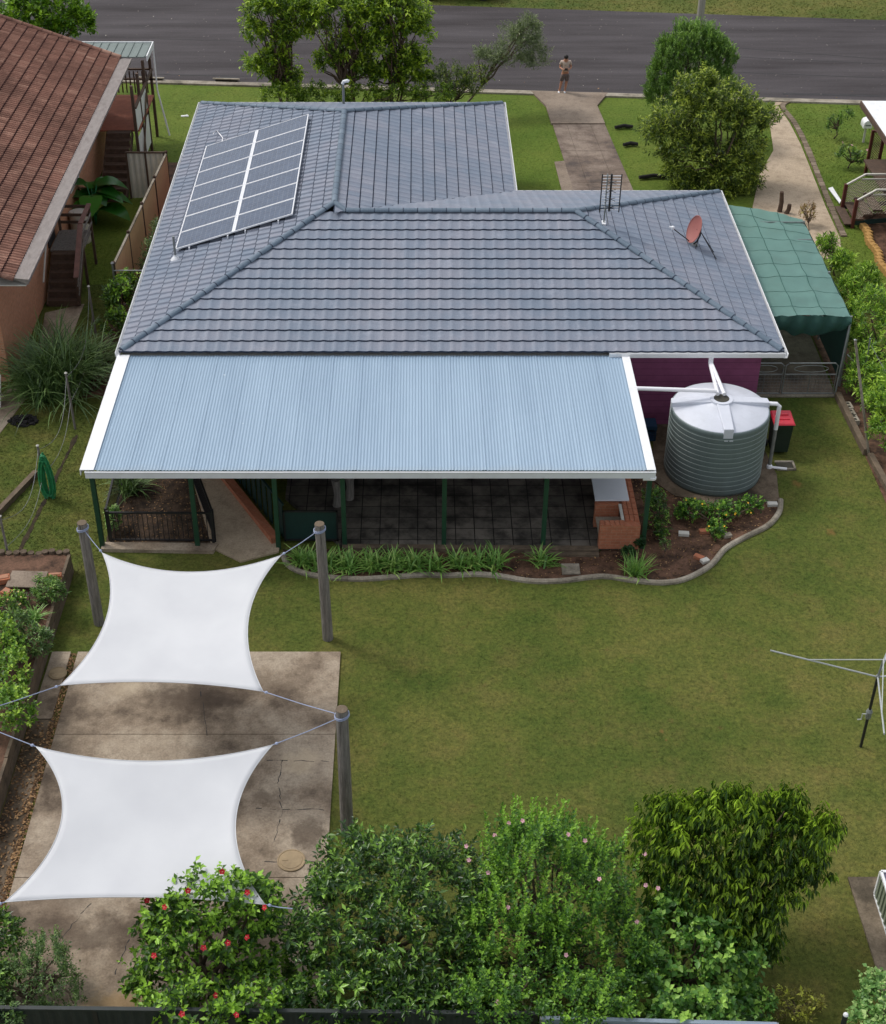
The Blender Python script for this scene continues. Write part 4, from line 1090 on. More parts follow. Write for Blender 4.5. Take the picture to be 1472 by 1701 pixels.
for y0, y1 in ((51.55, 52.75), (52.85, 54.05)):
    b = MB(); b.box((-10.18, (y0 + y1) / 2, 2.2), (.02, y1 - y0 - .08, .85)); b.box((-10.18, (y0 + y1) / 2, .95), (.02, y1 - y0 - .08, 1.1)); b.build('side_panel', M['white'], dk)
b = MB(); b.bar((-10.15, 51.5, 2.68), (-10.15, 55.6, 2.68), .1, .06); b.bar((-12.4, 55.6, 2.68), (-10.15, 55.6, 2.68), .1, .06); b.bar((-12.4, 55.6, 2.3), (-10.15, 55.6, 2.3), .1, .06)
for k in range(14): b.bar((-12.3 + k * .16, 55.6, 1.75), (-12.3 + k * .16, 55.6, 2.6), .05, .02, up=(0, 1, 0))
b.build('handrail', M['stairwood'], dk)
b = MB(); b.bar((-10.12, 52.0, .5), (-10.12, 53.8, 2.4), .08, .05, up=(1, 0, 0)); b.build('brace', M['stairwood'], dk)
dr_ = thing('deck_roof', 'small grey green sheet roof with white edges over the far deck', 'roof', (-11.5, 54.7, 3.6))
M['zinc'] = simple('grey_green_roof_sheet', (112, 124, 120), .5, .1, 3., dirt=(90, 98, 94), dirt_amt=.4)
b = MB(); b.box((-11.7, 54.97, 3.62), (3.3, 1.6, .03))
for k in range(11): b.box((-13.2 + k * .31, 54.97, 3.65), (.03, 1.58, .03))
b.build('sheet', M['zinc'], dr_)
b = MB(); b.bar((-10.02, 54.15, 3.58), (-10.02, 55.78, 3.58), .04, .2); b.bar((-13.3, 55.79, 3.6), (-10.0, 55.79, 3.6), .04, .14); b.build('fascia', M['white'], dr_)
for x_, y_ in ((-10.05, 55.8),):
    b = MB(); b.tube([(x_, y_, 3.5), (x_ + .05, y_ - .3, 1.9), (x_ + .4, y_ - .6, .2)], .035, 8); b.build('downpipe', M['white'], dr_)
# fences left
def sheet_fence(name, label, a, b_, h, mat, postmat, nposts, cap='timber', balls=False, group=None, z0=.03):
    a, b_ = Vector((*a, 0)), Vector((*b_, 0)); d = b_ - a; L = d.length; d /= L; nn = Vector((-d.y, d.x, 0))
    t = thing(name, label, 'fence', tuple(a), group)
    n = max(2, int(L / .19)); V = []
    for k in range(n * 4 + 1):
        s_ = L * k / (n * 4); off = .014 if (k % 4) in (0, 1) else -.014
        V += [a + d * s_ + nn * off + Vector((0, 0, z0)), a + d * s_ + nn * off + Vector((0, 0, h))]
    m_ = MB(); m_.add(V, [(2 * k, 2 * k + 2, 2 * k + 3, 2 * k + 1) for k in range(n * 4)]); o = m_.build('panel', M[mat], t)
    sm = o.modifiers.new('thick', 'SOLIDIFY'); sm.thickness = .01
    m_ = MB(); m_.bar(a + Vector((0, 0, h + .02)), b_ + Vector((0, 0, h + .02)), .07, .05); m_.build('top_rail', M[cap], t)
    for k in range(nposts):
        p = a + d * (L * k / max(1, nposts - 1)); m_ = MB(); m_.bar(p, p + Vector((0, 0, h + .03)), .07, .07, up=(0, 1, 0))
        if balls: m_.lathe([(.02, h + .03), (.055, h + .07), (.05, h + .12), (0, h + .15)], p, 10)
        m_.build('post', M[postmat], t)
    return t
sheet_fence('boundary_fence', 'tan steel fence with dark posts running between the two houses', (-8.88, 49.7), (-9.28, 41.0), 1.68, 'cream', 'stairwood', 5, 'kerb', True)
sheet_fence('boundary_fence', 'short off white cross fence joining the tan fence to the far deck stairs', (-10.3, 49.72), (-8.95, 49.72), 1.72, 'offwhite', 'stairwood', 3, 'stairwood')
pg = thing('pipe_gate', 'thin pipe gate frame between the tan fence and the house gutter', 'gate', (-8.9, 41, 0))
b = MB(); b.tube([(-9.3, 40.9, 0), (-9.3, 40.9, 1.75)], .03, 8); b.lathe([(.03, 1.75), (.06, 1.8), (0, 1.86)], (-9.3, 40.9, 0), 10); b.build('post', M['galv'], pg)
b = MB(); b.tube([(-9.3, 40.9, 1.55), (-7.5, 40.9, 1.55)], .022, 8); b.tube([(-9.3, 40.9, .4), (-7.5, 40.9, .4)], .022, 8); b.build('rail', M['galv'], pg)
# old post and wire boundary line
wf = [(g(160, 560), 1.7), (g(125, 712), 1.75), (g(78, 822), 1.5), (g(18, 942), 1.5)]
lbs = ['thin leaning post beside the strappy bush', 'tall thin grey post on the boundary line with the long hanging wire', 'thin grey post that carries the green garden hose', 'thin dark post at the corner of the raised garden bed']
tops = []
for (p, h), lb in zip(wf, lbs):
    t = thing('fence_post', lb, 'post', tuple(p), 'old posts along the left boundary')
    top = p + Vector((-.02, .02, h)); tops.append(top)
    b = MB(); b.tube([p, top], [.035, .03], 8); b.build('shaft', M['timber'], t)
    b = MB(); b.lathe([(.032, 0), (.045, .02), (0, .06)], top, 8); b.build('cap', M['offwhite'], t)
wr = MB()
for a, c in ((0, 1), (1, 2), (2, 3)):
    for z, sg in ((-.1, .55), (-.9, .25)):
        p0, p1 = tops[a] + Vector((0, 0, z)), tops[c] + Vector((0, 0, z)); wr.tube([p0 + (p1 - p0) * t_ - Vector((-.1 * math.sin(PI * t_), 0, sg * math.sin(PI * t_))) for t_ in np.linspace(0, 1, 12)], .007, 5)
tag(wr.build('fence_wire', M['galv'], loc=tuple(tops[1])), 'slack pale wires hanging between the old boundary posts', 'wire')
hs = MB(); hp0 = tops[2] - Vector((-.06, 0, .35)); rnd = random.Random(3)
for k in range(22):
    rx, rz = rnd.uniform(.05, .17), .62 + rnd.uniform(-.12, .1); ce = hp0 + Vector((rnd.uniform(.0, .1), -.04 - k * .008, -.52))
    hs.tube([ce + Vector((rx * math.cos(a) * (1 - .25 * math.sin(a)), 0, rz * math.sin(a))) for a in np.linspace(0, 2 * PI, 22)], .016, 6, cap=False)
M['hose'] = simple('green_hose', (50, 138, 90), .4, .3, 12.)
tag(hs.build('garden_hose', M['hose'], loc=tuple(hp0)), 'green garden hose hanging in long loops on a thin post', 'hose')
tb = MB(); tb.bar(tuple(g(60, 785, .08)), tuple(g(-20, 868, .08)), .14, .16)
tag(tb.build('timber_sleeper', M['sleeper'], loc=tuple(g(30, 815))), 'old timber sleeper lying on the lawn at the left edge, below the hose post', 'sleeper')
tr_ = MB(); rnd = random.Random(8); p0, p1 = g(128, 722), g(28, 925)
# worn furrow along the boundary: a shallow strip of bare soil
pl = [(p0.x, p0.y)]; Lf = []; Rt = []
for k in range(30):
    t_ = k / 29; c = p0 + (p1 - p0) * t_; ww = .045 + rnd.uniform(-.02, .03); Lf.append((c.x - ww + rnd.uniform(-.02, .02), c.y)); Rt.append((c.x + ww, c.y + rnd.uniform(-.02, .02)))
struct(MB().prism(Lf + Rt[::-1], 0, .008).build('worn_furrow_soil', M['furrow']))
NOGRASS.append(Lf + Rt[::-1])
bp = g(40, 700); sb = MB(); rnd = random.Random(2)
for k in range(160):
    a = rnd.uniform(0, 6.28); r_ = rnd.random() ** .6 * .42; s_ = rnd.uniform(.03, .08)
    sb.box(bp + Vector((math.cos(a) * r_, math.sin(a) * r_ * .7, .02 + rnd.random() * .16 * (1 - r_ / .45))), (s_, s_ * rnd.uniform(.6, 1.4), s_ * .7), rnd.uniform(0, 3))
M['char'] = simple('charred_lumps', (30, 28, 28), .9, .4, 10.)
o = tag(sb.build('ash_heap', M['char'], loc=tuple(bp)), 'black heap of charred debris on the left lawn', 'heap')
# folding chair at the left edge
ch = thing('folding_chair', 'white tubular folding chair cut by the left edge, near the brick house', 'chair', tuple(g(-8, 665)))
cp_ = g(-10, 668)
b = MB()
for dx in (-.25, .25): b.tube([cp_ + Vector((dx, -.3, 0)), cp_ + Vector((dx, .25, .75))], .018, 6); b.tube([cp_ + Vector((dx, .3, 0)), cp_ + Vector((dx, -.2, .45))], .018, 6)
b.tube([cp_ + Vector((-.25, .25, .75)), cp_ + Vector((.25, .25, .75))], .018, 6); b.tube([cp_ + Vector((-.25, -.3, .02)), cp_ + Vector((.25, -.3, .02))], .018, 6)
b.build('frame', M['offwhite'], ch)
b = MB(); b.box(cp_ + Vector((0, .0, .44)), (.46, .42, .025)); b.build('seat', M['offwhite'], ch)
ground_poly('neighbour_path', pxl((-60, 700), (20, 640), (60, 610), (75, 520), (140, 505), (130, 530), (105, 600), (60, 640), (0, 720)), 0, .02, M['slab'])
# raised garden bed
RBX = -8.27
rbd = thing('raised_garden_bed', 'long raised garden bed with timber sides along the left edge of the slab', 'garden bed', (RBX, 24, 0))
b = MB(); b.prism([(-13, 17), (RBX - .06, 17), (RBX - .06, 28.0), (-13, 28.0)], 0, .52); b.build('soil', M['soil'], rbd); NOGRASS.append([(-13, 17), (RBX, 17), (RBX, 28.3), (-13, 28.3)])
rnd = random.Random(6)
y = 17.
while y < 27.9:
    L = min(rnd.uniform(1.4, 2.4), 28. - y)
    if L < .3: break
    for z in (.14, .42):
        b = MB(); b.bar((RBX - .03 + rnd.uniform(-.015, .015), y + .01, z), (RBX - .03 + rnd.uniform(-.02, .02), y + L - .01, z), .07, .26); b.build('side_board', M['sleeper' if y < 23 or y > 25 else 'offwhite'], rbd, bevel=.006)
    y += L
for k in range(26):
    x = RBX - .12 - k * .17; b = MB(); b.tube([(x, 28.05, 0), (x + rnd.uniform(-.02, .02), 28.05 + rnd.uniform(-.02, .03), .55 + rnd.uniform(-.04, .06))], .085, 8); b.build('log_edge', M['bark'], rbd) if k < 18 else None
bd = MB(); q1 = g(45, 962, .62); bd.box(q1, (.85, .6, .03), -.04)
tag(bd.build('board', M['apron'], loc=tuple(q1)), 'tan board lying flat at the far corner of the raised garden bed', 'board')
for i_, (u, v, sx, sy_, rz, lb) in enumerate(((6, 962, .3, .22, .3, 'orange terracotta block at the left edge of the raised bed'), (92, 957, .3, .12, .1, 'brick beside the tan board on the raised bed'), (12, 985, .24, .2, -.5, 'broken terracotta tile below the orange block'))):
    p = g(u, v, .6); m_ = MB(); m_.box(p, (sx, sy_, .14), rz); m_.box(p + Vector((0, 0, .075)), (sx * .8, sy_ * .6, .03), rz)
    tag(m_.build('brick', M['brick2'], loc=tuple(p), bevel=.01), lb, 'brick', 'bricks on the raised bed')
# leaf litter beside the slab (uncountable)
rng = np.random.default_rng(7)
def litter(name, poly, n, size, cols, z=.02, label=None):
    xs_ = [p[0] for p in poly]; ys_ = [p[1] for p in poly]
    X = rng.uniform(min(xs_), max(xs_), n * 3); Y = rng.uniform(min(ys_), max(ys_), n * 3); k = inpoly(X, Y, poly); X = X[k][:n]; Y = Y[k][:n]; n = len(X)
    a = rng.uniform(0, 6.28, n); s = size * rng.uniform(.5, 1.3, n)
    V = np.zeros((n, 4, 3)); off = np.array([(-1, 0), (0, -.5), (1, 0), (0, .5)])
    for q_ in range(4):
        V[:, q_, 0] = X + s * (off[q_, 0] * np.cos(a) - off[q_, 1] * np.sin(a)); V[:, q_, 1] = Y + s * (off[q_, 0] * np.sin(a) + off[q_, 1] * np.cos(a)); V[:, q_, 2] = z + rng.uniform(0, .03, n)
    o = np_mesh(name, V.reshape(-1, 3), np.arange(n * 4).reshape(n, 4), cols, None, rng.random(n)); o['kind'] = 'stuff'
    if label: o['label'] = label
    return o
M['litter'] = leafmat('dry_leaf', (58, 42, 30), (92, 70, 50), (140, 112, 80), .8, .05, .2)
litter('leaf_litter', [(-7.78, 15), (-7.62, 15), (-7.62, 25), (-7.78, 25)], 1500, .035, M['litter'], .02)
litter('leaf_litter', [(-8.24, 17), (-7.7, 17), (-7.7, 22.8), (-8.24, 22.8)], 900, .035, M['litter'], .03)
litter('leaf_litter', [(p[0], p[1]) for p in bed], 2600, .03, M['litter'], .018)
litter('leaf_litter', [(-7.7, 29.1), (-5.02, 29.1), (-6.0, 32.0), (-7.2, 34.4), (-7.8, 34.4)], 900, .03, M['litter'], .035)
litter('road_litter', [(A[0], A[1]), (B[0], B[1]), (B[0], B[1] + 1.2), (A[0], A[1] + 1.2)], 2500, .05, M['litter'], .01)
M['grit'] = leafmat('pale_grit', (90, 86, 80), (130, 124, 114), (180, 176, 164), .9, .02, .2)
litter('road_grit', [(A[0], A[1]), (B[0], B[1]), (D_[0], D_[1]), (C_[0], C_[1])], 2600, .026, M['grit'], .008)
# bricks in the bed
for i_, (u, v, sx, rz, mt, lb) in enumerate(((1136, 886, .26, -.1, 'offwhite', 'pale brick lying alone in the bark bed below the marigolds'), (1170, 882, .24, .1, 'brick2', 'orange brick half under the marigold leaves'), (1161, 925, .24, -.6, 'brick2', 'orange brick paired with a white one near the bed edging'), (1171, 931, .2, .5, 'offwhite', 'white faced brick touching the orange brick near the bed edging'), (1208, 889, .22, .3, 'kerb', 'grey stone at the inside of the bed edging'), (1283, 837, .26, 0., 'offwhite', 'broken pale paver at the corner of the tank pad'))):
    p = g(u, v, .05); m_ = MB(); m_.box(p, (sx, .14, .08), rz); m_.box(p + Vector((0, 0, .041)), (sx * .9, .12, .006), rz)
    tag(m_.build('brick', M[mt], loc=tuple(p), bevel=.008), lb, 'brick', 'loose bricks in the garden bed')
p = g(948, 945, .03); m_ = MB(); m_.box(p, (.44, .4, .05)); tag(m_.build('stepping_stone', M['kerb'], loc=tuple(p), bevel=.01), 'square grey stepping stone in the bed before the patio', 'stepping stone')

# ================================================================== carport, gate and right boundary
cpt = thing('carport', 'carport covered with teal green shade cloth on a pipe frame beside the house', 'carport', (11, 40, 0))
M['cloth'] = simple('teal_shade_cloth', (122, 164, 156), .8, .08, 2.5, dirt=(120, 150, 140), dirt_amt=.35)
_nt = M['cloth'].node_tree; _b = [x for x in _nt.nodes if x.type == 'BSDF_PRINCIPLED'][0]; _o = [x for x in _nt.nodes if x.type == 'OUTPUT_MATERIAL'][0]
_t = _nt.nodes.new('ShaderNodeBsdfTranslucent'); _t.inputs[0].default_value = (.35, .5, .42, 1); _m = _nt.nodes.new('ShaderNodeMixShader'); _m.inputs[0].default_value = .4
_nt.links.new(_b.outputs[0], _m.inputs[1]); _nt.links.new(_t.outputs[0], _m.inputs[2]); _nt.links.new(_m.outputs[0], _o.inputs[0])
M['cloth2'] = simple('dark_green_shade_cloth', (38, 76, 68), .85, .15, 3.)
CX0, CX1, CY0, CY1, CZ = 9.82, 12.14, 36.75, 44.3, 2.22
nx, ny = 24, 48; V = []
for j in range(ny + 1):
    for i_ in range(nx + 1):
        u_, v_ = i_ / nx, j / ny; x = CX0 + (CX1 - CX0) * u_ ; yy = CY0 + (CY1 - CY0) * v_ - (.35 * u_ if v_ > .5 else 0) * (v_ - .5) * 2 * 3.2
        z = CZ - .05 * abs(math.sin(PI * v_ * 6)) - .02 * abs(math.sin(PI * u_ * 3)) + .05 * mnoise.noise(Vector((x * 1.5, yy * 1.5, 0))) + .04 * math.sin(PI * u_) - .02 * u_ + .03 * mnoise.noise(Vector((x * 4, yy * 2, 4)))
        V.append((x, yy, z))
CV = list(V); m_ = MB(); W = nx + 1; m_.add(V, [(j * W + i_, j * W + i_ + 1, (j + 1) * W + i_ + 1, (j + 1) * W + i_) for j in range(ny) for i_ in range(nx)])
o = m_.build('shade_cloth', M['cloth'], cpt, smooth=True)
V = []
for k in range(41):
    u_ = k / 40; x = CX0 + (CX1 - CX0) * u_; zt_ = CZ + .04 * math.sin(PI * u_) - .02 * u_ + .0; dip = .12 + .5 * math.sin(PI * min(1, u_ * .9 + .05)) ** .7 + .04 * math.sin(u_ * 23)
    for r_ in range(5): q_ = r_ / 4; V.append((x, CY0 - .03 - .08 * math.sin(PI * q_) - .04 * math.sin(u_ * 31 + r_), zt_ - dip * q_))
m_ = MB(); m_.add(V, [(k * 5 + r_, k * 5 + r_ + 1, k * 5 + r_ + 6, k * 5 + r_ + 5) for k in range(40) for r_ in range(4)]); m_.build('skirt', M['cloth2'], cpt, smooth=True)
m_ = MB()
def czz(u_, v_):
    i_, j = u_ * nx, v_ * ny; i0, j0 = min(int(i_), nx - 1), min(int(j), ny - 1); fi, fj = i_ - i0, j - j0
    q_ = [Vector(CV[(j0 + b_) * (nx + 1) + i0 + a_]) for a_, b_ in ((0, 0), (1, 0), (0, 1), (1, 1))]
    return (q_[0] * (1 - fi) + q_[1] * fi) * (1 - fj) + (q_[2] * (1 - fi) + q_[3] * fi) * fj + Vector((0, 0, .008))
for u_ in (.34, .68):
    m_.tube([czz(u_, t_) for t_ in np.linspace(0, 1, 40)], .011, 5)
for v_ in np.linspace(.08, .92, 8):
    m_.tube([czz(t_, v_) for t_ in np.linspace(0.02, 1, 24)], .005, 4)
M['cseam'] = simple('cloth_seam', (62, 104, 96), .8, .1, 5.)
m_.build('seam', M['cseam'], cpt)
m_ = MB(); m_.quad((CX1 + .02, CY0, .1), (CX1 + .02, CY1 - 1.2, .1), (CX1 + .02, CY1 - 1.2, CZ - .05), (CX1 + .02, CY0, CZ - .05)); m_.build('side_screen', M['cloth2'], cpt)
m_ = MB()
for u_ in (0.0, .34, .67, 1.0):
    x = CX0 + (CX1 - CX0) * u_; z = CZ + .04 * math.sin(PI * u_) - .02 * u_ - .02; m_.tube([(x, CY0, z - .07), (x, CY1 - u_ * 1.1, z - .07)], .022, 8)
for v_ in np.linspace(0, 1, 7): yy = CY0 + (CY1 - CY0) * v_ ; m_.tube([(CX0, yy, CZ - .06), (CX1, yy - (1.1 if v_ > .95 else 0), CZ - .06)], .02, 8)
m_.build('frame_pipe', M['galv'], cpt)
for yy in (CY0, 39.5, 43.0):
    m_ = MB(); m_.tube([(CX1 + .0, yy - .1, 0), (CX1, yy, CZ)], .035, 8); m_.build('post', M['galv'], cpt)
m_ = MB(); m_.tube([(11.9, 36.15, 0), (CX1, CY0, CZ - .02)], .03, 8); m_.tube([(12.05, 36.2, 1.3), (12.5, 36.0, .9)], .02, 6); m_.build('brace', M['galv'], cpt)
pgt = thing('double_gate', 'low galvanised double pipe gate across the carport driveway', 'gate', (10.5, 36.1, 0))
def leaf_(x0, x1):
    m_ = MB(); r_ = .02; z0, z1 = .1, 1.08
    m_.tube([(x0, 36.1, z0), (x0, 36.1, z1 - .08), (x0 + .08 * (1 if x1 > x0 else -1), 36.1, z1), (x1 - .08, 36.1, z1), (x1, 36.1, z1 - .08), (x1, 36.1, z0), (x0, 36.1, z0)], r_, 8)
    m_.tube([(x0, 36.1, .72), (x1, 36.1, .72)], .014, 6); m_.tube([((x0 + x1) / 2, 36.1, z0), ((x0 + x1) / 2, 36.1, .72)], .01, 6)
    cx_ = (x0 + x1) / 2; w_ = (x1 - x0) * .33
    m_.tube([(cx_ + w_ * math.cos(a), 36.1, .9 + .11 * math.sin(a)) for a in np.linspace(0, 2 * PI, 25)], .01, 5, cap=False)
    for z in np.arange(.18, .7, .1): m_.tube([(x0, 36.1, z), (x1, 36.1, z)], .003, 3)
    for x in np.arange(x0 + .1, x1, .1): m_.tube([(x, 36.1, z0), (x, 36.1, .72)], .003, 3)
    m_.build('gate_leaf', M['galv'], pgt)
leaf_(9.3, 10.3); leaf_(10.36, 11.82)
m_ = MB(); m_.bar((9.3, 36.05, .04), (11.85, 36.05, .04), .07, .06); m_.build('threshold', M['kerb'], pgt)
def sleeper_(a, b_, label):
    m_ = MB(); m_.bar(a, b_, .16, .2); return tag(m_.build('timber_sleeper', M['sleeper'], bevel=.015, loc=tuple((Vector(a) + Vector(b_)) / 2)), label, 'sleeper')
sleeper_((11.93, 36.0, .1), (12.02, 33.05, .1), 'timber sleeper along the right lawn edge between the gate and the tall thin post')
sleeper_((12.1, 32.95, .06), (12.35, 28.5, .06), 'timber sleeper along the right lawn edge nearer the camera')
tpst = thing('fence_post', 'tall thin pale post leaning at the end of the sleeper on the right boundary', 'post', (12.1, 33.02, 0))
tpp = gy(1421, 565, 34.6)
m_ = MB(); m_.tube([(12.1, 33.02, 0), tuple(gy(1421, 565, 33.6))], .035, 8); m_.build('shaft', M['kerb'], tpst)
m_ = MB(); m_.lathe([(.03, 0), (.045, .02), (0, .05)], gy(1421, 565, 33.6), 8); m_.build('cap', M['galv'], tpst)
t2 = thing('fence_post', 'thin wire fence post behind the sleeper, between the gate and the hedge', 'post', (12.6, 36.0, 0))
m_ = MB(); m_.tube([(12.6, 36.0, 0), (12.55, 36.05, 1.9)], .025, 8); m_.build('shaft', M['galv'], t2)
m_ = MB()
for z in (.4, 1.0, 1.7): m_.tube([(12.6, 36.0, z), (12.75, 30, z - .05)], .006, 4)
tag(m_.build('fence_wire', M['galv'], loc=(12.7, 33, 1)), 'thin fence wires along the right boundary under the hedge', 'wire')
for i_, (u, v) in enumerate(((1409, 676), (1414, 688), (1419, 697))):
    p = g(u, v, .1); m_ = MB(); m_.box(p, (.2, .34, .16), .1)
    m_.box(p + Vector((0, .08, .082)), (.08, .1, .006), .1, mi=1); m_.box(p + Vector((0, -.08, .082)), (.08, .1, .006), .1, mi=1)
    tag(m_.build('concrete_block', [M['kerb'], M['mesh']], loc=tuple(p), bevel=.01), ('farthest', 'middle', 'nearest')[i_] + ' of three grey concrete blocks behind the right hand sleeper', 'block', 'concrete blocks behind the sleeper')

# ================================================================== rotary clothesline
hb = g(1430, 1240); ht = gy(1462, 1124, hb.y).z
cl = thing('rotary_clothesline', 'silver rotary clothesline with long bare arms at the right edge of the lawn', 'clothesline', tuple(hb))
M['alu2'] = simple('silver_tube', (186, 190, 190), .4, .08, 6., metal=.4)
m_ = MB(); m_.tube([hb, hb + Vector((0, 0, ht + .02))], .03, 10); m_.build('mast', M['black'], cl)
m_ = MB(); c = hb + Vector((0, 0, ht * .48)); m_.lathe([(.035, -.13), (.06, -.1), (.06, .04), (.07, .06), (.04, .13)], c, 12); m_.build('winder_box', M['galv'], cl)
m_ = MB(); m_.tube([c + Vector((-.05, -.02, .02)), c + Vector((-.14, -.03, .03)), c + Vector((-.14, -.03, -.12)), c + Vector((-.22, -.04, -.12))], .013, 6); m_.build('crank_handle', M['alu2'], cl)
hub = hb + Vector((0, 0, ht)); up2 = hub + Vector((.03, 0, .46)); m_ = MB(); m_.tube([hub, up2], .022, 8); m_.lathe([(.04, -.03), (.05, 0), (.04, .04)], hub, 10); m_.build('hub', M['galv'], cl)
RISE = .5; tipL = g(1280, 1080, ht + RISE); tipN = g(1470, 1255, ht + RISE)
d1 = (tipL - hub); d1.z = 0; Lr = d1.length; d1.normalize(); dn = tipN - hub; dn.z = 0; dn.normalize()
for dd in (d1, -d1, dn, Vector((.5, .87, 0))):
    m_ = MB(); tip = hub + dd * Lr + Vector((0, 0, RISE)); mid = hub + (tip - hub) * .65
    m_.tube([hub, tip], .018, 8); m_.tube([mid, up2], .012, 6); m_.build('arm', M['alu2'], cl)

# ================================================================== bottom right: slab with low sheet metal box
M['side'] = concmat('mossy_concrete', (142, 128, 110), (118, 106, 90), (82, 74, 62), .9, .8, 8.)
bsl = pxl((1408, 1459), (1560, 1459), (1640, 1690), (1480, 1690), (1440, 1560))
ground_poly('corner_slab', bsl, 0, .05, M['side'])
sA = g(1453, 1487, .05); sh_ = gy(1466, 1449, sA.y).z
bxx = thing('metal_garden_box', 'low green ribbed metal box with pale edge trim on the slab at the right edge', 'storage box', (sA.x + .8, sA.y - 1.2, .05))
pts = [(sA.x, sA.y), (sA.x + 1.9, sA.y), (sA.x + 1.9, sA.y - 2.4), (sA.x, sA.y - 2.4)]
M['ribbed'] = simple('sage_green_sheet', (132, 142, 122), .5, .06, 4.)
m_ = MB(); m_.prism(pts, .06, sh_)
for k in range(16): m_.box((sA.x - .01, sA.y - .1 - k * .15, (sh_ + .06) / 2 + .02), (.03, .05, sh_ - .12))
m_.build('side_panel', M['ribbed'], bxx)
m_ = MB()
for i_ in range(4):
    a, b_ = pts[i_], pts[(i_ + 1) % 4]; m_.bar((*a, sh_ + .02), (*b_, sh_ + .02), .05, .05); m_.bar((*a, .075), (*b_, .075), .05, .03)
m_.bar((pts[0][0], pts[0][1], .1), (pts[0][0], pts[0][1], sh_ + .01), .05, .05, up=(0, 1, 0)); m_.build('edge_trim', M['white'], bxx)
m_ = MB(); m_.prism([(p[0] + (.04 if i_ in (0, 3) else -.04), p[1]) for i_, p in enumerate(pts)], sh_, sh_ + .012)
M['grape'] = simple('grey_violet_lid', (104, 100, 118), .4, .1, 3.)
m_.build('lid', M['grape'], bxx)

# ================================================================== bottom fences
M['darkfence'] = simple('dark_blue_green_fence', (34, 42, 42), .6, .25, 4.)
M['capblue'] = simple('pale_blue_grey_cap', (132, 146, 160), .45, .06, 4.)
fy = g(300, 1682, 1.5).y
f1 = sheet_fence('back_fence', 'dark fence along the bottom edge of the photo behind the hibiscus and citrus', (-7.6, fy + .1), (1.9, fy - .02), 1.48, 'darkfence', 'black', 5, 'darkfence')
f2 = sheet_fence('back_fence', 'fence with a pale blue grey top rail under the light green shrub at the bottom', (2.0, g(1000, 1690, 1.5).y), (5.75, g(1350, 1699, 1.5).y - .02), 1.46, 'capblue', 'galv', 3, 'capblue')
pz = gy(1405, 1686, 15.1)
t = thing('fence_post', 'bare grey post with a pale rounded top at the bottom right', 'post', (pz.x, 15.1, 0))
m_ = MB(); m_.tube([(pz.x, 15.1, 0), (pz.x, 15.1, pz.z)], .045, 12); m_.build('shaft', M['darkfence'], t)
m_ = MB(); m_.lathe([(.045, 0), (.045, .02), (.03, .045), (0, .055)], (pz.x, 15.1, pz.z), 12); m_.build('cap', M['white'], t)

# ================================================================== right neighbour
rn = thing('neighbour_porch', 'white flat porch roof with a brown edge at the right edge of the photo', 'porch', (18, 48, 0))
wz = 2.75; wa = g(1432, 168, wz)
m_ = MB(); m_.box((wa.x + 3.5, wa.y - 5.5, wz), (7, 11, .05)); 
for k in range(24): m_.box((wa.x + .15 + k * .3, wa.y - 5.5, wz + .03), (.02, 10.9, .012))
m_.build('roof_sheet', M['white'], rn)
m_ = MB(); m_.bar((wa.x - .03, wa.y, wz - .08), (wa.x - .03, wa.y - 11, wz - .08), .05, .2); m_.build('fascia', M['stairwood'], rn)
for yy in (wa.y - 6.4, wa.y - 10): m_ = MB(); m_.bar((wa.x + .12, yy, 0), (wa.x + .12, yy, wz - .05), .11, .11, up=(0, 1, 0)); m_.build('post', M['maroon'], rn)
m_ = MB(); m_.box((wa.x + 1.9, wa.y - 5.5, .72), (3.2, 10, .08)); m_.build('floor', M['stairwood'], rn)
m_ = MB(); m_.box((wa.x + 3.6, wa.y - 5.5, 1.4), (.2, 10, 2.6)); m_.build('wall', M['brick'], rn)
def lattice(par, a, b_, z0a, z0b, h, mat, step=.11, name='lattice'):
    a, b_ = Vector(a), Vector(b_); d = b_ - a; L = Vector((d.x, d.y, 0)).length; m_ = MB()
    def pt(s_, q_):
        t_ = s_ / L; p = a + d * t_; p.z = z0a + (z0b - z0a) * t_ + q_ * h; return p
    s_ = -h
    while s_ < L:
        for sg in (0, 1):
            s0_, s1_ = max(0, s_), min(L, s_ + h)
            if s1_ - s0_ > .03:
                q0, q1 = (s0_ - s_) / h, (s1_ - s_) / h
                if sg: q0, q1 = 1 - q0, 1 - q1
                m_.bar(pt(s0_, q0), pt(s1_, q1), .03, .008 + .006 * sg)
        s_ += step
    return m_.build(name, M[mat], par)
M['lattice'] = simple('pale_painted_lattice', (176, 166, 150), .7, .1, 6.)
pl1, pl2 = g(1398, 350), g(1415, 378)
th1, th2 = gy(1409, 305, pl1.y).z, gy(1425, 331, pl2.y).z
stp = thing('porch_stairs', 'timber porch steps with lattice balustrades and dark red posts at the right edge', 'stairs', (15.3, 47.5, 0))
for p, h in ((pl1, th1), (pl2, th2)): m_ = MB(); m_.bar(p, p + Vector((0, 0, h)), .11, .11, up=(0, 1, 0)); m_.build('post', M['maroon'], stp)
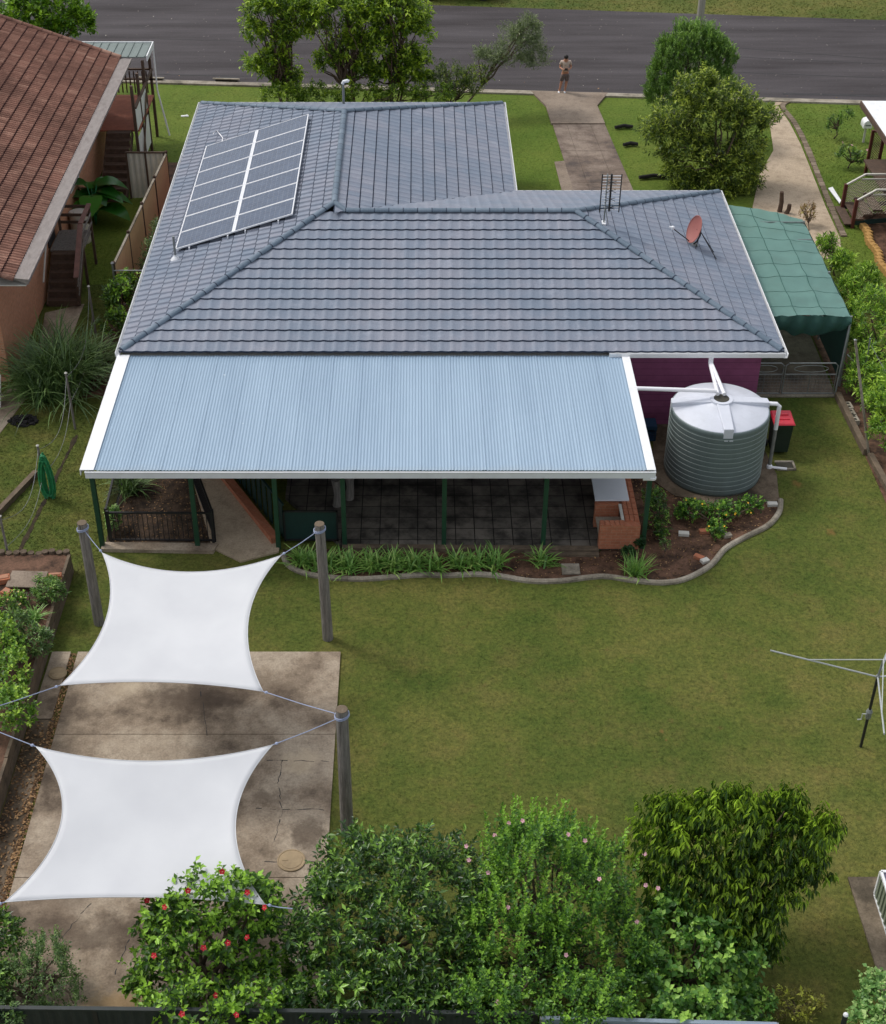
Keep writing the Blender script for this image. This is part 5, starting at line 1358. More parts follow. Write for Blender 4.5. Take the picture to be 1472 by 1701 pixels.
for p, h in ((pl1, th1), (pl2, th2)):
    q_ = p + Vector((.62, 0, 0)); e2 = p + Vector((3.2, 0, 0)); rz_ = .38
    m_ = MB(); m_.bar(p + Vector((.03, 0, h - .02)), q_ + Vector((0, 0, h + rz_ - .02)), .08, .05); m_.bar(q_ + Vector((0, 0, h + rz_ - .02)), e2 + Vector((0, 0, h + rz_ - .02)), .08, .05); m_.bar(q_ + Vector((-.1, 0, h + rz_ - .2)), e2 + Vector((0, 0, h + rz_ - .2)), .05, .04); m_.build('handrail', M['offwhite'], stp)
    lattice(stp, p + Vector((.06, 0, 0)), q_, h - .78, h + rz_ - .82, .68, 'lattice'); lattice(stp, q_, e2, h + rz_ - .9, h + rz_ - .9, .68, 'lattice')
    m_ = MB(); m_.bar(p + Vector((.05, .0, h - .86)), e2 + Vector((0, 0, h + rz_ - .95)), .03, .16); m_.build('stringer', M['greensheet'], stp)
for k in range(4):
    m_ = MB(); y0, y1 = pl2.y + .02, pl1.y + .0
    m_.box((pl2.x - .12 + k * .3, (y0 + y1) / 2, .14 + k * .17), (.32, y1 - y0 + .1, .05)); m_.build('tread', M['stairwood'], stp)
ps = gy(1447, 291, g(1440, 292).y); pb_ = g(1437, 291); yy = pb_.y
scn = thing('lattice_screen', 'tall dark red lattice screen between two posts by the white mailbox', 'screen', (pb_.x, yy, 0))
for dx in (0, .42): m_ = MB(); m_.bar((pb_.x + dx, yy, 0), (pb_.x + dx, yy, 1.75 + dx * .2), .1, .1, up=(0, 1, 0)); m_.build('post', M['maroon'], scn)
lattice(scn, (pb_.x + .05, yy, 0), (pb_.x + .37, yy, 0), .6, .6, 1.05, 'maroon', .09)
m_ = MB(); m_.bar((pb_.x, yy, 1.7), (pb_.x + .45, yy, 1.74), .12, .06); m_.build('rail', M['maroon'], scn)
lattice(stp, (pb_.x + .55, yy - .6, 0), (pb_.x + 2.2, yy - .6, 0), .5, .5, .9, 'lattice')
mbp = g(1434, 236); mt_ = gy(1437, 196, mbp.y).z
mb_ = thing('mailbox', 'white round topped mailbox on a slim post beside the white porch roof', 'mailbox', tuple(mbp))
m_ = MB(); m_.bar(mbp, mbp + Vector((0, 0, mt_ - .3)), .07, .07, up=(0, 1, 0)); m_.build('post', M['offwhite'], mb_)
m_ = MB(); zz = mt_ - .32; arc = [(math.cos(a) * .16, math.sin(a) * .16) for a in np.linspace(0, PI, 9)]
vs = [mbp + Vector((x, yy_, zz + .14 + z)) for yy_ in (-.22, .22) for x, z in [(-.16, -.14)] + [(-q_[0], q_[1]) for q_ in arc] + [(.16, -.14)]]
nq = len(vs) // 2; m_.add(vs, [tuple(range(nq)), tuple(range(2 * nq - 1, nq - 1, -1))] + [(i_, nq + i_, nq + (i_ + 1) % nq, (i_ + 1) % nq) for i_ in range(nq)])
m_.build('box', M['white'], mb_); m_ = MB(); m_.box(mbp + Vector((0, -.225, zz + .12)), (.2, .01, .05)); m_.build('slot', M['galv'], mb_)
wb = MB(); q0 = [g(*p) for p in ((1376, 313, .02), (1383, 311, .02), (1397, 333, .12), (1395, 338, .1))]; wb.add(q0 + [q_ + Vector((0, 0, .03)) for q_ in q0], [(0, 1, 2, 3), (4, 7, 6, 5), (0, 4, 5, 1), (1, 5, 6, 2), (2, 6, 7, 3), (3, 7, 4, 0)])
tag(wb.build('board', M['white'], loc=tuple(q0[0])), 'white pointed board lying on the grass beside the curved pale path', 'board')
M['ybrick'] = simple('yellow_concrete_block', (178, 138, 78), .85, .15, 6., dirt=(130, 100, 64), dirt_amt=.5)
ya, yb_ = g(1433, 378), g(1474, 462); ny_ = 15; eb0 = None
for k in range(ny_):
    c = ya + (yb_ - ya) * ((k + .5) / ny_) + Vector((.05 * math.sin(k), 0, .1)); aa = math.atan2((yb_ - ya).y, (yb_ - ya).x) + .35
    if eb0 is None:
        m_ = MB(); m_.box(c, (.25, .2, .2), aa); m_.box(c + Vector((0, 0, .1)), (.2, .15, .03), aa); eb0 = m_.build('edging_block', M['ybrick'], loc=tuple(c), bevel=.015)
        tag(eb0, 'yellow concrete block in the zigzag row edging the right garden', 'edging block', 'yellow edging blocks in a row')
    else:
        o = eb0.copy(); col.objects.link(o); o.location = c; o.rotation_euler = (0, 0, random.Random(k).uniform(-.1, .1))
for i_, (u, v) in enumerate(((1420, 348), (1424, 352), (1416, 356))):
    pass
for i_, (u, v, t_u, t_v) in enumerate(((1295, 352, 1299, 318), (1306, 355, 1312, 339))):
    p = g(u, v); q_ = gy(t_u, t_v, p.y); m_ = MB(); m_.tube([p, p + (q_ - p) * .5 + Vector((.03, 0, 0)), q_], [.09, .08, .07], 8); m_.lathe([(.07, 0), (0, .03)], q_, 8)
    tag(m_.build('timber_stump', M['stairwood'], loc=tuple(p)), ('taller brown timber stump behind the teal carport cloth', 'shorter leaning timber stump behind the teal carport cloth')[i_], 'stump')
ground_poly('right_bed_soil', pxl((1425, 360), (1472, 350), (1600, 420), (1560, 480), (1475, 462)), 0, .01, M['soil'])
# dark logs on the front lawn
for i_, (u0, u1, v, lb) in enumerate(((1062, 1112, 294, 'long dark log on the front lawn at the foot of the bushy tree'), (1022, 1052, 211, 'short dark branch on the front lawn left of the bushy tree'), (1036, 1060, 240, 'dark broken branch between the driveway and the bushy tree'))):
    a, b_ = g(u0, v, .1), g(u1, v - 1, .1); m_ = MB(); m_.tube([a, (a + b_) / 2 + Vector((0, .1, .02)), b_], [.07, .08, .07], 8); m_.tube([a + Vector((.1, .12, -.03)), b_ + Vector((-.15, .14, -.03))], .05, 6)
    tag(m_.build('fallen_log', M['char'], loc=tuple(a)), lb, 'log', 'dark logs on the front lawn')
# white scraps
for i_, (u, v, lb) in enumerate(((1008, 0, ''),)): pass
m_ = MB(); p = g(307, 193); m_.box(p + Vector((0, 0, .02)), (.3, .12, .03), .1); m_.box(p + Vector((.05, .02, .04)), (.14, .08, .02), .6)
tag(m_.build('litter_scrap', M['white'], loc=tuple(p)), 'white scrap of litter on the lawn between the houses', 'litter')

# ================================================================== street
for i_, (u, v) in enumerate(((252, 131), (377, 133))):
    p = g(u, v, .05); gtr = thing('storm_drain', ('dark kerb drain opening partly behind the far deck post', 'dark kerb drain opening right of the far deck, in front of the road')[i_], 'drain', tuple(p), 'kerb drain openings')
    ang_ = math.atan2(kd.y, kd.x)
    m_ = MB(); m_.box(p + Vector((0, 0, .02)), (.95, .22, .16), ang_); m_.build('opening', M['black'], gtr)
    m_ = MB(); m_.box(p + Vector((0, .0, .11)) - kp * -.12, (1.15, .1, .04), ang_); m_.build('lintel', M['kerb'], gtr)
pp_ = g(1149, 172); pole_top = 9.
pw_ = thing('power_pole', 'grey timber power pole rising behind the tall narrow green shrub', 'power pole', (pp_.x, pp_.y + .2, 0))
m_ = MB(); m_.tube([(pp_.x, pp_.y + .2, 0), (pp_.x, pp_.y + .2, pole_top)], [.16, .12], 12); m_.build('shaft', simple('pale_pole_timber', (146, 142, 134), .85, .2, 4., stretch=(5, 5, .4)), pw_)
m_ = MB(); m_.bar((pp_.x - 1, pp_.y + .2, 8.6), (pp_.x + 1, pp_.y + .2, 8.6), .1, .1); m_.build('crossarm', M['timber'], pw_)
# parked car on the far side of the street; only its sill and wheels show
cw_ = g(803, 2); car = thing('parked_car', 'dark car parked at the far kerb, cut off by the top edge of the photo', 'car', (cw_.x, cw_.y + .9, 0))
M['carpaint'] = simple('black_car_paint', (22, 26, 24), .25, .1, 3., spec=.7)
cx_, cy_ = cw_.x - 1.35, cw_.y + .95
prof = [(-2.2, .45), (-2.15, .8), (-1.5, .92), (-.9, 1.4), (.9, 1.42), (1.6, .95), (2.15, .85), (2.25, .45), (2.1, .28), (-2.1, .28)]
m_ = MB(); n = len(prof); vs = [(cx_ + x, cy_ - .85, z) for x, z in prof] + [(cx_ + x, cy_ + .85, z) for x, z in prof]
m_.add(vs, [tuple(range(n)), tuple(range(2 * n - 1, n - 1, -1))] + [(i_, n + i_, n + (i_ + 1) % n, (i_ + 1) % n) for i_ in range(n)]); m_.build('body', M['carpaint'], car, bevel=.05)
m_ = MB(); m_.quad((cx_ - 1.35, cy_ - .86, .95), (cx_ + 1.4, cy_ - .86, .97), (cx_ + .85, cy_ - .86, 1.34), (cx_ - .85, cy_ - .86, 1.33)); m_.build('side_window', M['glass'], car)
for dx in (-1.35, 1.35):
    for s_ in (-1, 1):
        m_ = MB(); m_.tube([(cx_ + dx, cy_ + s_ * .72, .32), (cx_ + dx, cy_ + s_ * .9, .32)], .32, 20); wh = m_.build('wheel', M['black'], car)
        m_ = MB(); m_.tube([(cx_ + dx, cy_ + s_ * .9, .32), (cx_ + dx, cy_ + s_ * .91, .32)], .18, 10); m_.build('rim', M['galv'], wh)
# ================================================================== foliage
def unit(a): return a / np.maximum(np.linalg.norm(a, axis=-1, keepdims=True), 1e-9)
def lump(d, ph):
    return (np.sin(d[:, 0] * 5.1 + ph) * np.sin(d[:, 1] * 4.7 + ph * 1.7) + np.sin(d[:, 2] * 6.3 + ph * .6 + d[:, 0] * 3.1)) * .5
def sample_crown(blobs, n, rg, inner=.3, lumpy=.16, low=-.5, gap=0., clump=.45):
    """tip points and outward directions spread through the blobs (centre + radii), lumpy outline"""
    P, D = [], []
    vol = np.array([b[3] * b[4] * b[5] for b in blobs]) ** (2 / 3.); vol /= vol.sum()
    for bi, (b, f) in enumerate(zip(blobs, vol)):
        k = int(n * f * 1.5) + 4
        d = unit(rg.normal(size=(k, 3))); d = d[d[:, 2] > low]; k = len(d)
        r = 1 + lumpy * lump(d, bi * 2.3 + 1) * 1.3
        r *= 1 - inner * rg.random(k) ** 1.6 - .03 * rg.normal(size=k)
        p = np.array(b[:3]) + d * r[:, None] * np.array(b[3:6])
        keep = np.ones(k, bool)
        for bj, c in enumerate(blobs):
            if bj == bi: continue
            q = (p - np.array(c[:3])) / np.array(c[3:6]); keep &= ~((np.linalg.norm(q, axis=1) < .72) & (rg.random(k) < .85))
        if gap > 0:
            q = p * 1.9 + 3; keep &= (np.sin(q[:, 0] * 1.3 + np.sin(q[:, 2] * 2)) * np.sin(q[:, 1] * 1.1 + q[:, 2] * .8) + .25 * rg.normal(size=k)) > -1 + gap
        P.append(p[keep]); D.append(d[keep])
    P = np.concatenate(P); D = np.concatenate(D); i = rg.permutation(len(P))[:n]; P, D = P[i], D[i]
    K = max(6, len(P) // 22); ci = rg.choice(len(P), K, replace=False); cs = float(np.mean([b[3] for b in blobs]))
    Cn = P[ci] + D[ci] * (rg.normal(.08, .13, K) * cs)[:, None]
    dd = ((P[:, None] - Cn[None]) ** 2).sum(2); j = dd.argmin(1)
    P = P + (Cn[j] - P) * clump * rg.uniform(.6, 1.1, len(P))[:, None]
    D = unit(D * .6 + (P - Cn[j]) / cs * 1.6 + rg.normal(size=D.shape) * .1)
    return P, D
def make_leaves(P, D, rg, k=7, L=.3, ll=.1, lw=.045, pitch=1.0, droop=.1, up=.5, curl=.12, jit=.35, tipl=.2, size_var=.3, flush=.15):
    n = len(P)
    d = unit(D * (1 - up) + np.array([0, 0, up]) + rg.normal(size=(n, 3)) * jit)
    a = unit(np.cross(d, np.array([.3, .2, .9]) + rg.normal(size=(n, 3)) * .05)); b = np.cross(d, a)
    j = np.arange(k); t = (j + .5) / k
    Ls = L * rg.uniform(.7, 1.3, n)
    base = P[:, None] - d[:, None] * (Ls * .6)[:, None, None] + d[:, None] * (Ls[:, None] * t[None])[:, :, None]
    az = (j * 2.4)[None] + rg.uniform(0, 6.28, n)[:, None] + rg.normal(size=(n, k)) * .3
    pt = pitch * (1.15 - .55 * t)[None] + rg.normal(size=(n, k)) * .2
    ld = d[:, None] * np.cos(pt)[..., None] + (a[:, None] * np.cos(az)[..., None] + b[:, None] * np.sin(az)[..., None]) * np.sin(pt)[..., None]
    ld[..., 2] -= droop; ld = unit(ld)
    sz = (1 + size_var * rg.normal(size=(n, k))).clip(.45, 1.7)
    ref = np.broadcast_to(np.array([0., 0, 1.]), ld.shape) + rg.normal(size=ld.shape) * .25
    W = unit(np.cross(ld, ref)); Nn = np.cross(W, ld)
    l_ = ll * sz; w_ = lw * sz
    v0 = base; v2 = base + ld * l_[..., None] - Nn * (l_ * curl)[..., None]
    mid = base + ld * (l_ * .5)[..., None]; fold = (w_ * .22)[..., None] * Nn
    v1 = mid + W * (w_ * .5)[..., None] + fold; v3 = mid - W * (w_ * .5)[..., None] + fold
    V = np.stack([v0, v1, v2, v3], 2).reshape(-1, 3)
    m = n * k; i = np.arange(m) * 4
    Fc = np.stack([np.stack([i, i + 1, i + 2], 1), np.stack([i, i + 2, i + 3], 1)], 1).reshape(-1, 3)
    tc = (rg.normal(.4, .14, n) + .4 * (rg.random(n) < flush))[:, None] + rg.normal(size=(n, k)) * .17 + tipl * (t[None] > .72) * (rg.random(n)[:, None] < .6)
    return V, Fc, np.repeat(tc.ravel().clip(0, 1), 2)
def limbs(mb, base, tips, r0, rg, rtip=.012, wob=.08):
    base = Vector(base)
    for tp in tips:
        tp = Vector(tp); pts = []; K = 6
        for k in range(K + 1):
            t = k / K; p = base.lerp(tp, t); p.z = base.z + (tp.z - base.z) * t ** .8
            if 0 < k < K: p += Vector(tuple(rg.normal(size=3) * wob * (tp - base).length * .35))
            pts.append(p)
        mb.tube(pts, [r0 * (1 - t / K) ** 1.1 + rtip for t in range(K + 1)], 6)
def plant(name, label, cat, base, blobs, mat, n=400, seed=1, group=None, trunk_r=.06, nl=8, bark='bark', flowers=None, stems=1, inner=.4, lumpy=.18, low=-.6, gap=0., shoots=None, clump=.24, **kw):
    rg = np.random.default_rng(seed); base = Vector(base)
    t = thing(name, label, cat, tuple(base), group)
    P, D = sample_crown(blobs, n, rg, inner, lumpy, low, gap, clump)
    V, Fc, T = make_leaves(P, D, rg, **kw)
    if shoots:   # long upright leafy shoots breaking the outline
        cnt, SL, sk = shoots; top = np.argsort(-P[:, 2])[:max(cnt * 3, 1)]; ii = rg.choice(top, min(cnt, len(top)), replace=False)
        Ps, Ds = P[ii], D[ii] * .35 + np.array([0, 0, 1.]); kk = dict(kw); kk.update(k=sk, L=SL, up=.6, jit=.12, pitch=.8)
        Ps = Ps + unit(Ds) * SL * .35
        V2, F2, T2 = make_leaves(Ps, unit(Ds), rg, **kk); Fc = np.concatenate([Fc, F2 + len(V)]); V = np.concatenate([V, V2]); T = np.concatenate([T, np.clip(T2 + .22, 0, 1)])
    V[:, 2] = np.maximum(V[:, 2], .03)
    np_mesh('crown', V, Fc, mat, t, T)
    m_ = MB(); idx = rg.choice(len(P), min(nl * max(1, stems), len(P)), replace=False)
    c = np.mean([b[:3] for b in blobs], 0)
    for s_ in range(stems):
        a = 6.28 * s_ / stems + 1; b0 = base + Vector((math.cos(a), math.sin(a), 0)) * (.12 * (stems > 1)) - Vector((0, 0, .05))
        fork = Vector((base.x + (c[0] - base.x) * .5 + math.cos(a) * .3 * (stems > 1), base.y + (c[1] - base.y) * .5 + math.sin(a) * .3 * (stems > 1), base.z + (c[2] - base.z) * .45))
        m_.tube([b0, (b0 + fork) / 2 + Vector((rg.normal() * .04, rg.normal() * .04, 0)), fork], [trunk_r, trunk_r * .85, trunk_r * .75], 8)
        limbs(m_, fork, [tuple(P[q] * .92 + np.array(fork) * .08) for q in idx[s_::stems]], trunk_r * .6, rg)
    m_.build('trunk', M[bark], t, smooth=True)
    if flowers:
        fname, cnt, fr, fmat, cmat, pts = flowers
        if pts is None:
            sc_ = D[:, 2] - .5 * D[:, 1] + rg.normal(size=len(P)) * .5; top = np.argsort(-sc_)[:cnt * 4]; pts = [P[q] + D[q] * .12 for q in rg.choice(top, cnt, replace=False)]
        if cnt == 0:      # given as sight lines: sit each bloom on the foliage nearest to it
            cp_ = np.array([0, 0, H]); q2 = []
            for q in pts:
                ray = unit(np.array(q) - cp_); rel = P - cp_; along = rel @ ray; off = np.linalg.norm(rel - along[:, None] * ray, axis=1)
                near = np.where(off < max(.16, off.min() + .02))[0]; b_ = near[along[near].argmin()]; q2.append(cp_ + ray * (along[b_] - .16))
            pts = q2
        for q in pts:
            c_ = Vector(tuple(q)); nn = Vector((rg.normal() * .4, -.6 + rg.normal() * .3, .8)).normalized(); ax = nn.orthogonal().normalized(); ay = nn.cross(ax); fm = MB()
            for pe in range(5):
                a = pe * 2 * PI / 5; e = ax * math.cos(a) + ay * math.sin(a); s2 = ax * -math.sin(a) + ay * math.cos(a)
                fm.add([c_, c_ + e * fr * .6 + s2 * fr * .45 + nn * fr * .35, c_ + e * fr * 1.05 + nn * fr * .15, c_ + e * fr * .6 - s2 * fr * .45 + nn * fr * .35], [(0, 1, 2), (0, 2, 3)])
            fm.mi = 1; fm.tube([c_, c_ + nn * fr * .9], [fr * .1, fr * .06], 5)
            fm.build(fname, [fmat, cmat], t)
    return t
def B(u, v, z, rx, ry=None, rz=None):
    p = g(u, v, z); return (p.x, p.y, z, rx, ry or rx, rz or rx)
LF = {}
LF['hib'] = leafmat('hibiscus_leaf', (22, 40, 16), (50, 82, 28), (128, 166, 54))
LF['citrus'] = leafmat('citrus_leaf', (16, 36, 16), (38, 68, 28), (122, 158, 66), rough=.28)
LF['rose'] = leafmat('rose_of_sharon_leaf', (24, 48, 18), (50, 88, 32), (118, 156, 54))
LF['lime'] = leafmat('mulberry_leaf', (30, 60, 24), (68, 108, 44), (142, 176, 80))
LF['mango'] = leafmat('peach_leaf', (20, 38, 16), (44, 70, 28), (146, 174, 58), rough=.35)
LF['fine'] = leafmat('fine_shrub_leaf', (34, 56, 32), (66, 92, 50), (112, 138, 78))
LF['street'] = leafmat('street_tree_leaf', (32, 50, 18), (76, 102, 30), (150, 172, 52))
LF['olive'] = leafmat('front_tree_leaf', (26, 38, 18), (62, 80, 34), (146, 158, 64))
LF['grey'] = leafmat('grey_foliage', (52, 60, 46), (88, 98, 74), (132, 138, 108))
LF['bottle'] = leafmat('bottlebrush_leaf', (30, 54, 24), (66, 98, 44), (130, 158, 84))
LF['hedge'] = leafmat('hedge_leaf', (36, 62, 18), (82, 118, 36), (146, 174, 62))
LF['strap'] = leafmat('strap_leaf', (36, 56, 30), (72, 96, 52), (124, 144, 90), trans=.15)
LF['agap'] = leafmat('agapanthus_leaf', (54, 90, 38), (100, 136, 64), (156, 172, 100), trans=.2)
LF['banana'] = leafmat('broad_leaf', (18, 58, 20), (40, 92, 34), (80, 130, 50), rough=.3)
LF['pale'] = leafmat('pale_round_leaf', (46, 76, 34), (98, 136, 72), (168, 190, 124))
LF['grass'] = None
red = simple('red_petal', (190, 30, 46), .5, .1, 9.); pink = simple('pink_petal', (222, 172, 186), .5, .1, 9.); yel = simple('yellow_petal', (236, 190, 50), .5, .15, 9.); cream = simple('pale_stamen', (236, 214, 150), .6, .05, 9.)
# --- bottom row
def gz(u, v, z): return tuple(g(u, v, z))
pb1 = g(345, 1560, 1.3)
plant('hibiscus_shrub', 'hibiscus shrub with scattered red flowers in front of the lower white sail', 'shrub', (pb1.x, 16.0, 0), [B(345, 1565, 1.35, 1.05, .9, 1.05), B(300, 1600, 1.1, .85, .8, .8), B(420, 1550, 1.2, .8, .8, .85), B(345, 1490, 2.3, .65, .5, .6), B(410, 1500, 2.1, .6, .5, .55), B(285, 1530, 1.9, .6, .5, .55), B(280, 1640, .7, .7, .7, .6), B(440, 1650, .8, .8, .7, .6), B(330, 1670, 1.5, .8, .4, .4), B(430, 1665, 1.4, .5, .4, .4)],
      LF['hib'], n=1400, flush=.35, seed=21, trunk_r=.05, nl=10, stems=3, k=9, L=.24, ll=.1, lw=.054, pitch=1.15, droop=.12, up=.55, tipl=.4, jit=.3, inner=.45,
      flowers=('flower', 0, .055, red, cream, [gz(369, 1447, 2.45), gz(312, 1479, 2.2), gz(244, 1495, 1.9), gz(274, 1506, 2.0), gz(411, 1482, 2.1), gz(440, 1507, 1.95), gz(411, 1557, 1.9), gz(338, 1574, 1.95), gz(378, 1566, 1.95), gz(357, 1653, 1.6), gz(302, 1684, 1.5), gz(392, 1686, 1.5), gz(256, 1587, 1.5)]))
pb2 = g(640, 1530, 1.4)
plant('citrus_tree', 'dense dark green citrus tree with a few green fruit, right of the hibiscus', 'tree', (pb2.x, 17.0, 0), [B(620, 1470, 1.9, 1.15, 1.1, .95), B(560, 1540, 1.5, .95, .9, .9), B(720, 1480, 1.8, 1.0, 1., .95), B(680, 1560, 1.5, 1.3, 1.0, 1.1), B(600, 1630, 1.0, 1.1, .9, .8), B(740, 1640, .9, 1.0, .8, .7), B(560, 1660, 1.4, .9, .4, .45), B(700, 1668, 1.4, .9, .4, .4)],
      LF['citrus'], n=2300, flush=.08, seed=22, trunk_r=.06, nl=16, k=10, L=.26, ll=.105, lw=.042, pitch=1.0, droop=.15, up=.4, tipl=.28, jit=.5, inner=.5, lumpy=.2)
fruit = simple('green_citrus_skin', (118, 150, 62), .45, .1, 20.)
for i_, (u, v) in enumerate(((608, 1418), (568, 1471), (655, 1466), (690, 1510))):
    p = g(u, v, 2.35 - i_ * .1); m_ = MB(); m_.lathe([(0, -.045), (.03, -.035), (.045, 0), (.032, .033), (.006, .043), (0, .05)], p, 12)
    tag(m_.build('citrus_fruit', fruit, loc=tuple(p), smooth=True), ('topmost green fruit near the upper edge of the dark citrus tree', 'leftmost green fruit on the dark citrus tree', 'green fruit in the middle of the dark citrus tree', 'rightmost and lowest green fruit on the dark citrus tree')[i_], 'fruit', 'green citrus fruit')
pb3 = g(920, 1560, 1.3)
plant('flowering_shrub', 'tall bright green shrub with upright shoots and small pink flowers', 'shrub', (pb3.x, 16.6, 0), [B(900, 1470, 2.0, 1.1, 1.0, 1.2), B(960, 1500, 1.8, 1.0, 1.0, 1.1), B(850, 1560, 1.5, .95, .9, 1.0), B(1000, 1590, 1.3, 1.1, .9, .95), B(900, 1640, 1.0, 1.3, .9, .8), B(880, 1420, 2.4, .6, .6, .7), B(830, 1660, 1.7, .8, .5, .5), B(960, 1665, 1.6, .9, .5, .5)],
      LF['rose'], n=2600, flush=.25, seed=23, trunk_r=.05, nl=12, stems=4, k=13, L=.42, ll=.062, lw=.036, pitch=1.1, droop=.05, up=.6, tipl=.25, jit=.25, inner=.45, lumpy=.2, shoots=(300, .7, 24),
      flowers=('flower', 0, .042, pink, cream, [gz(845, 1367, 2.95), gz(868, 1363, 2.95), gz(822, 1387, 2.8), gz(775, 1405, 2.5), gz(779, 1428, 2.4), gz(811, 1449, 2.5), gz(1071, 1418, 2.3), gz(1073, 1470, 2.1), gz(1093, 1475, 2.0), gz(1058, 1531, 2.0), gz(941, 1586, 2.1), gz(844, 1507, 2.3), gz(827, 1664, 1.7), gz(972, 1396, 2.8), gz(944, 1386, 2.9), gz(996, 1460, 2.6)]))
pb4 = g(1150, 1620, .8)
plant('leafy_shrub', 'light green broad leaved shrub at the bottom, right of the pink flowered shrub', 'shrub', (pb4.x, 16.0, 0), [B(1140, 1600, 1.0, .9, .8, .85), B(1200, 1600, .8, .7, .7, .7), B(1120, 1550, 1.3, .7, .7, .75), B(1180, 1660, .6, .9, .6, .55), B(1070, 1650, .7, .6, .6, .6), B(1150, 1672, 1.4, .7, .35, .35)],
      LF['lime'], n=900, flush=.2, seed=24, trunk_r=.04, nl=8, stems=3, k=9, L=.3, ll=.1, lw=.07, pitch=1.15, droop=.1, up=.5, tipl=.2, inner=.45)
pb5 = g(1225, 1590, 0)
plant('fruit_tree', 'wide tree with long drooping dark leaves and yellow green tips on the back lawn', 'tree', tuple(pb5), [B(1140, 1400, 2.3, .95, .9, .85), B(1220, 1380, 2.5, 1.0, .9, .8), B(1310, 1390, 2.3, .8, .8, .75), B(1190, 1470, 1.8, 1.1, .9, .8), B(1280, 1450, 1.8, .75, .7, .65), B(1345, 1430, 1.9, .4, .4, .4), B(1230, 1520, 1.3, .7, .6, .6), B(1265, 1570, .8, .35, .35, .4), B(1255, 1520, 1.2, .5, .5, .45), B(1375, 1375, 2.3, .3, .3, .3), B(1215, 1335, 2.9, .35, .35, .35), B(1110, 1345, 2.7, .35, .35, .35), B(1310, 1335, 2.8, .35, .35, .35), B(1120, 1440, 1.9, .5, .5, .5)],
      LF['mango'], n=1900, flush=.12, clump=.16, seed=25, trunk_r=.06, nl=10, k=11, L=.3, ll=.17, lw=.036, pitch=1.1, droop=1.5, up=.6, curl=.2, tipl=.42, jit=.3, inner=.6, lumpy=.25, gap=.1)
plant('small_shrub', 'low yellowish shrub on the dark grass at the bottom, right of the leafy shrub', 'shrub', tuple(g(1322, 1690, 0)), [B(1310, 1668, .3, .38, .3, .3), B(1345, 1672, .25, .25, .25, .22)], leafmat('bronze_leaf', (70, 56, 30), (112, 110, 50), (170, 176, 70)), n=90, seed=26, trunk_r=.015, nl=5, k=8, L=.15, ll=.07, lw=.03)
plant('small_shrub', 'small bright green shrub between the leafy shrub and the low yellowish one', 'shrub', tuple(g(1255, 1700, 0)), [B(1262, 1672, .4, .34, .3, .35)], LF['lime'], n=80, seed=27, trunk_r=.015, nl=5, k=8, L=.15, ll=.07, lw=.035)
plant('corner_shrub', 'shrub with pale round leaves cut by the bottom right corner', 'shrub', tuple(g(1470, 1720, 0)), [B(1460, 1650, .6, .42, .4, .45), B(1445, 1690, .4, .4, .3, .4), B(1490, 1690, .5, .5, .4, .5)], LF['pale'], n=240, seed=28, trunk_r=.03, nl=6, k=8, L=.22, ll=.075, lw=.06, pitch=1.2, tipl=.3)
plant('rounded_shrub', 'soft grey green small leaved shrub at the bottom left above the dark fence', 'shrub', tuple(g(70, 1660, 0)), [B(70, 1620, .6, .62, .6, .62), B(85, 1575, .9, .3, .3, .4), B(30, 1640, .5, .5, .5, .5), B(100, 1650, .4, .4, .4, .4)], LF['fine'], n=620, seed=29, trunk_r=.03, nl=8, stems=2, k=12, L=.26, ll=.04, lw=.022, pitch=1.1, up=.6, tipl=.2, shoots=(30, .35, 14))
plant('corner_tree', 'dark leafy shrub cut by the left edge just above the bottom left corner', 'shrub', tuple(g(-30, 1640, 0)), [B(-10, 1560, .9, .5, .5, .6), B(-30, 1640, .6, .6, .5, .5), B(10, 1545, 1.1, .3, .3, .35)], LF['citrus'], n=300, seed=30, trunk_r=.04, nl=6, k=9, L=.22, ll=.08, lw=.04)
plant('creeping_plant', 'scruffy low plants spilling over the fence in the bottom left corner', 'plant', tuple(g(10, 1700, 0)), [B(10, 1690, 1.3, .3, .2, .3)], LF['fine'], n=90, seed=31, trunk_r=.015, nl=4, k=9, L=.2, ll=.05, lw=.03)
# --- left raised bed plants
plant('bed_shrub', 'bright lime green shrub hanging over the raised bed at the left edge', 'shrub', tuple(g(0, 1150, .5)), [B(10, 1120, 1.1, .5, .6, .5), B(15, 1180, 1.0, .5, .6, .5), B(-20, 1060, 1.1, .55, .6, .5), B(20, 1075, 1.0, .3, .4, .3)], LF['hedge'], n=520, seed=32, trunk_r=.03, nl=8, k=9, L=.22, ll=.075, lw=.05, pitch=1.15, tipl=.25)
plant('bed_shrub', 'dull green bushy plant above the lime shrub in the raised bed', 'shrub', tuple(g(50, 1080, .5)), [B(55, 1065, .8, .4, .4, .35), B(30, 1040, .9, .35, .4, .35)], LF['fine'], n=230, seed=33, trunk_r=.02, nl=6, k=10, L=.22, ll=.075, lw=.03)
plant('bed_shrub', 'rounded green bush beside the tan board in the raised bed', 'shrub', tuple(g(82, 990, .5)), [B(80, 980, .75, .4, .36, .32)], LF['bottle'], n=170, seed=34, trunk_r=.02, nl=6, k=11, L=.2, ll=.06, lw=.025)
plant('bed_shrub', 'darker low bush in the raised bed at the left edge, above the lime shrub', 'shrub', tuple(g(5, 1030, .5)), [B(5, 1010, .75, .45, .4, .3), B(30, 1000, .7, .25, .3, .25)], LF['hib'], n=150, seed=35, trunk_r=.02, nl=6, k=9, L=.18, ll=.07, lw=.03, flowers=('flower', 9, .022, cream, yel, None))
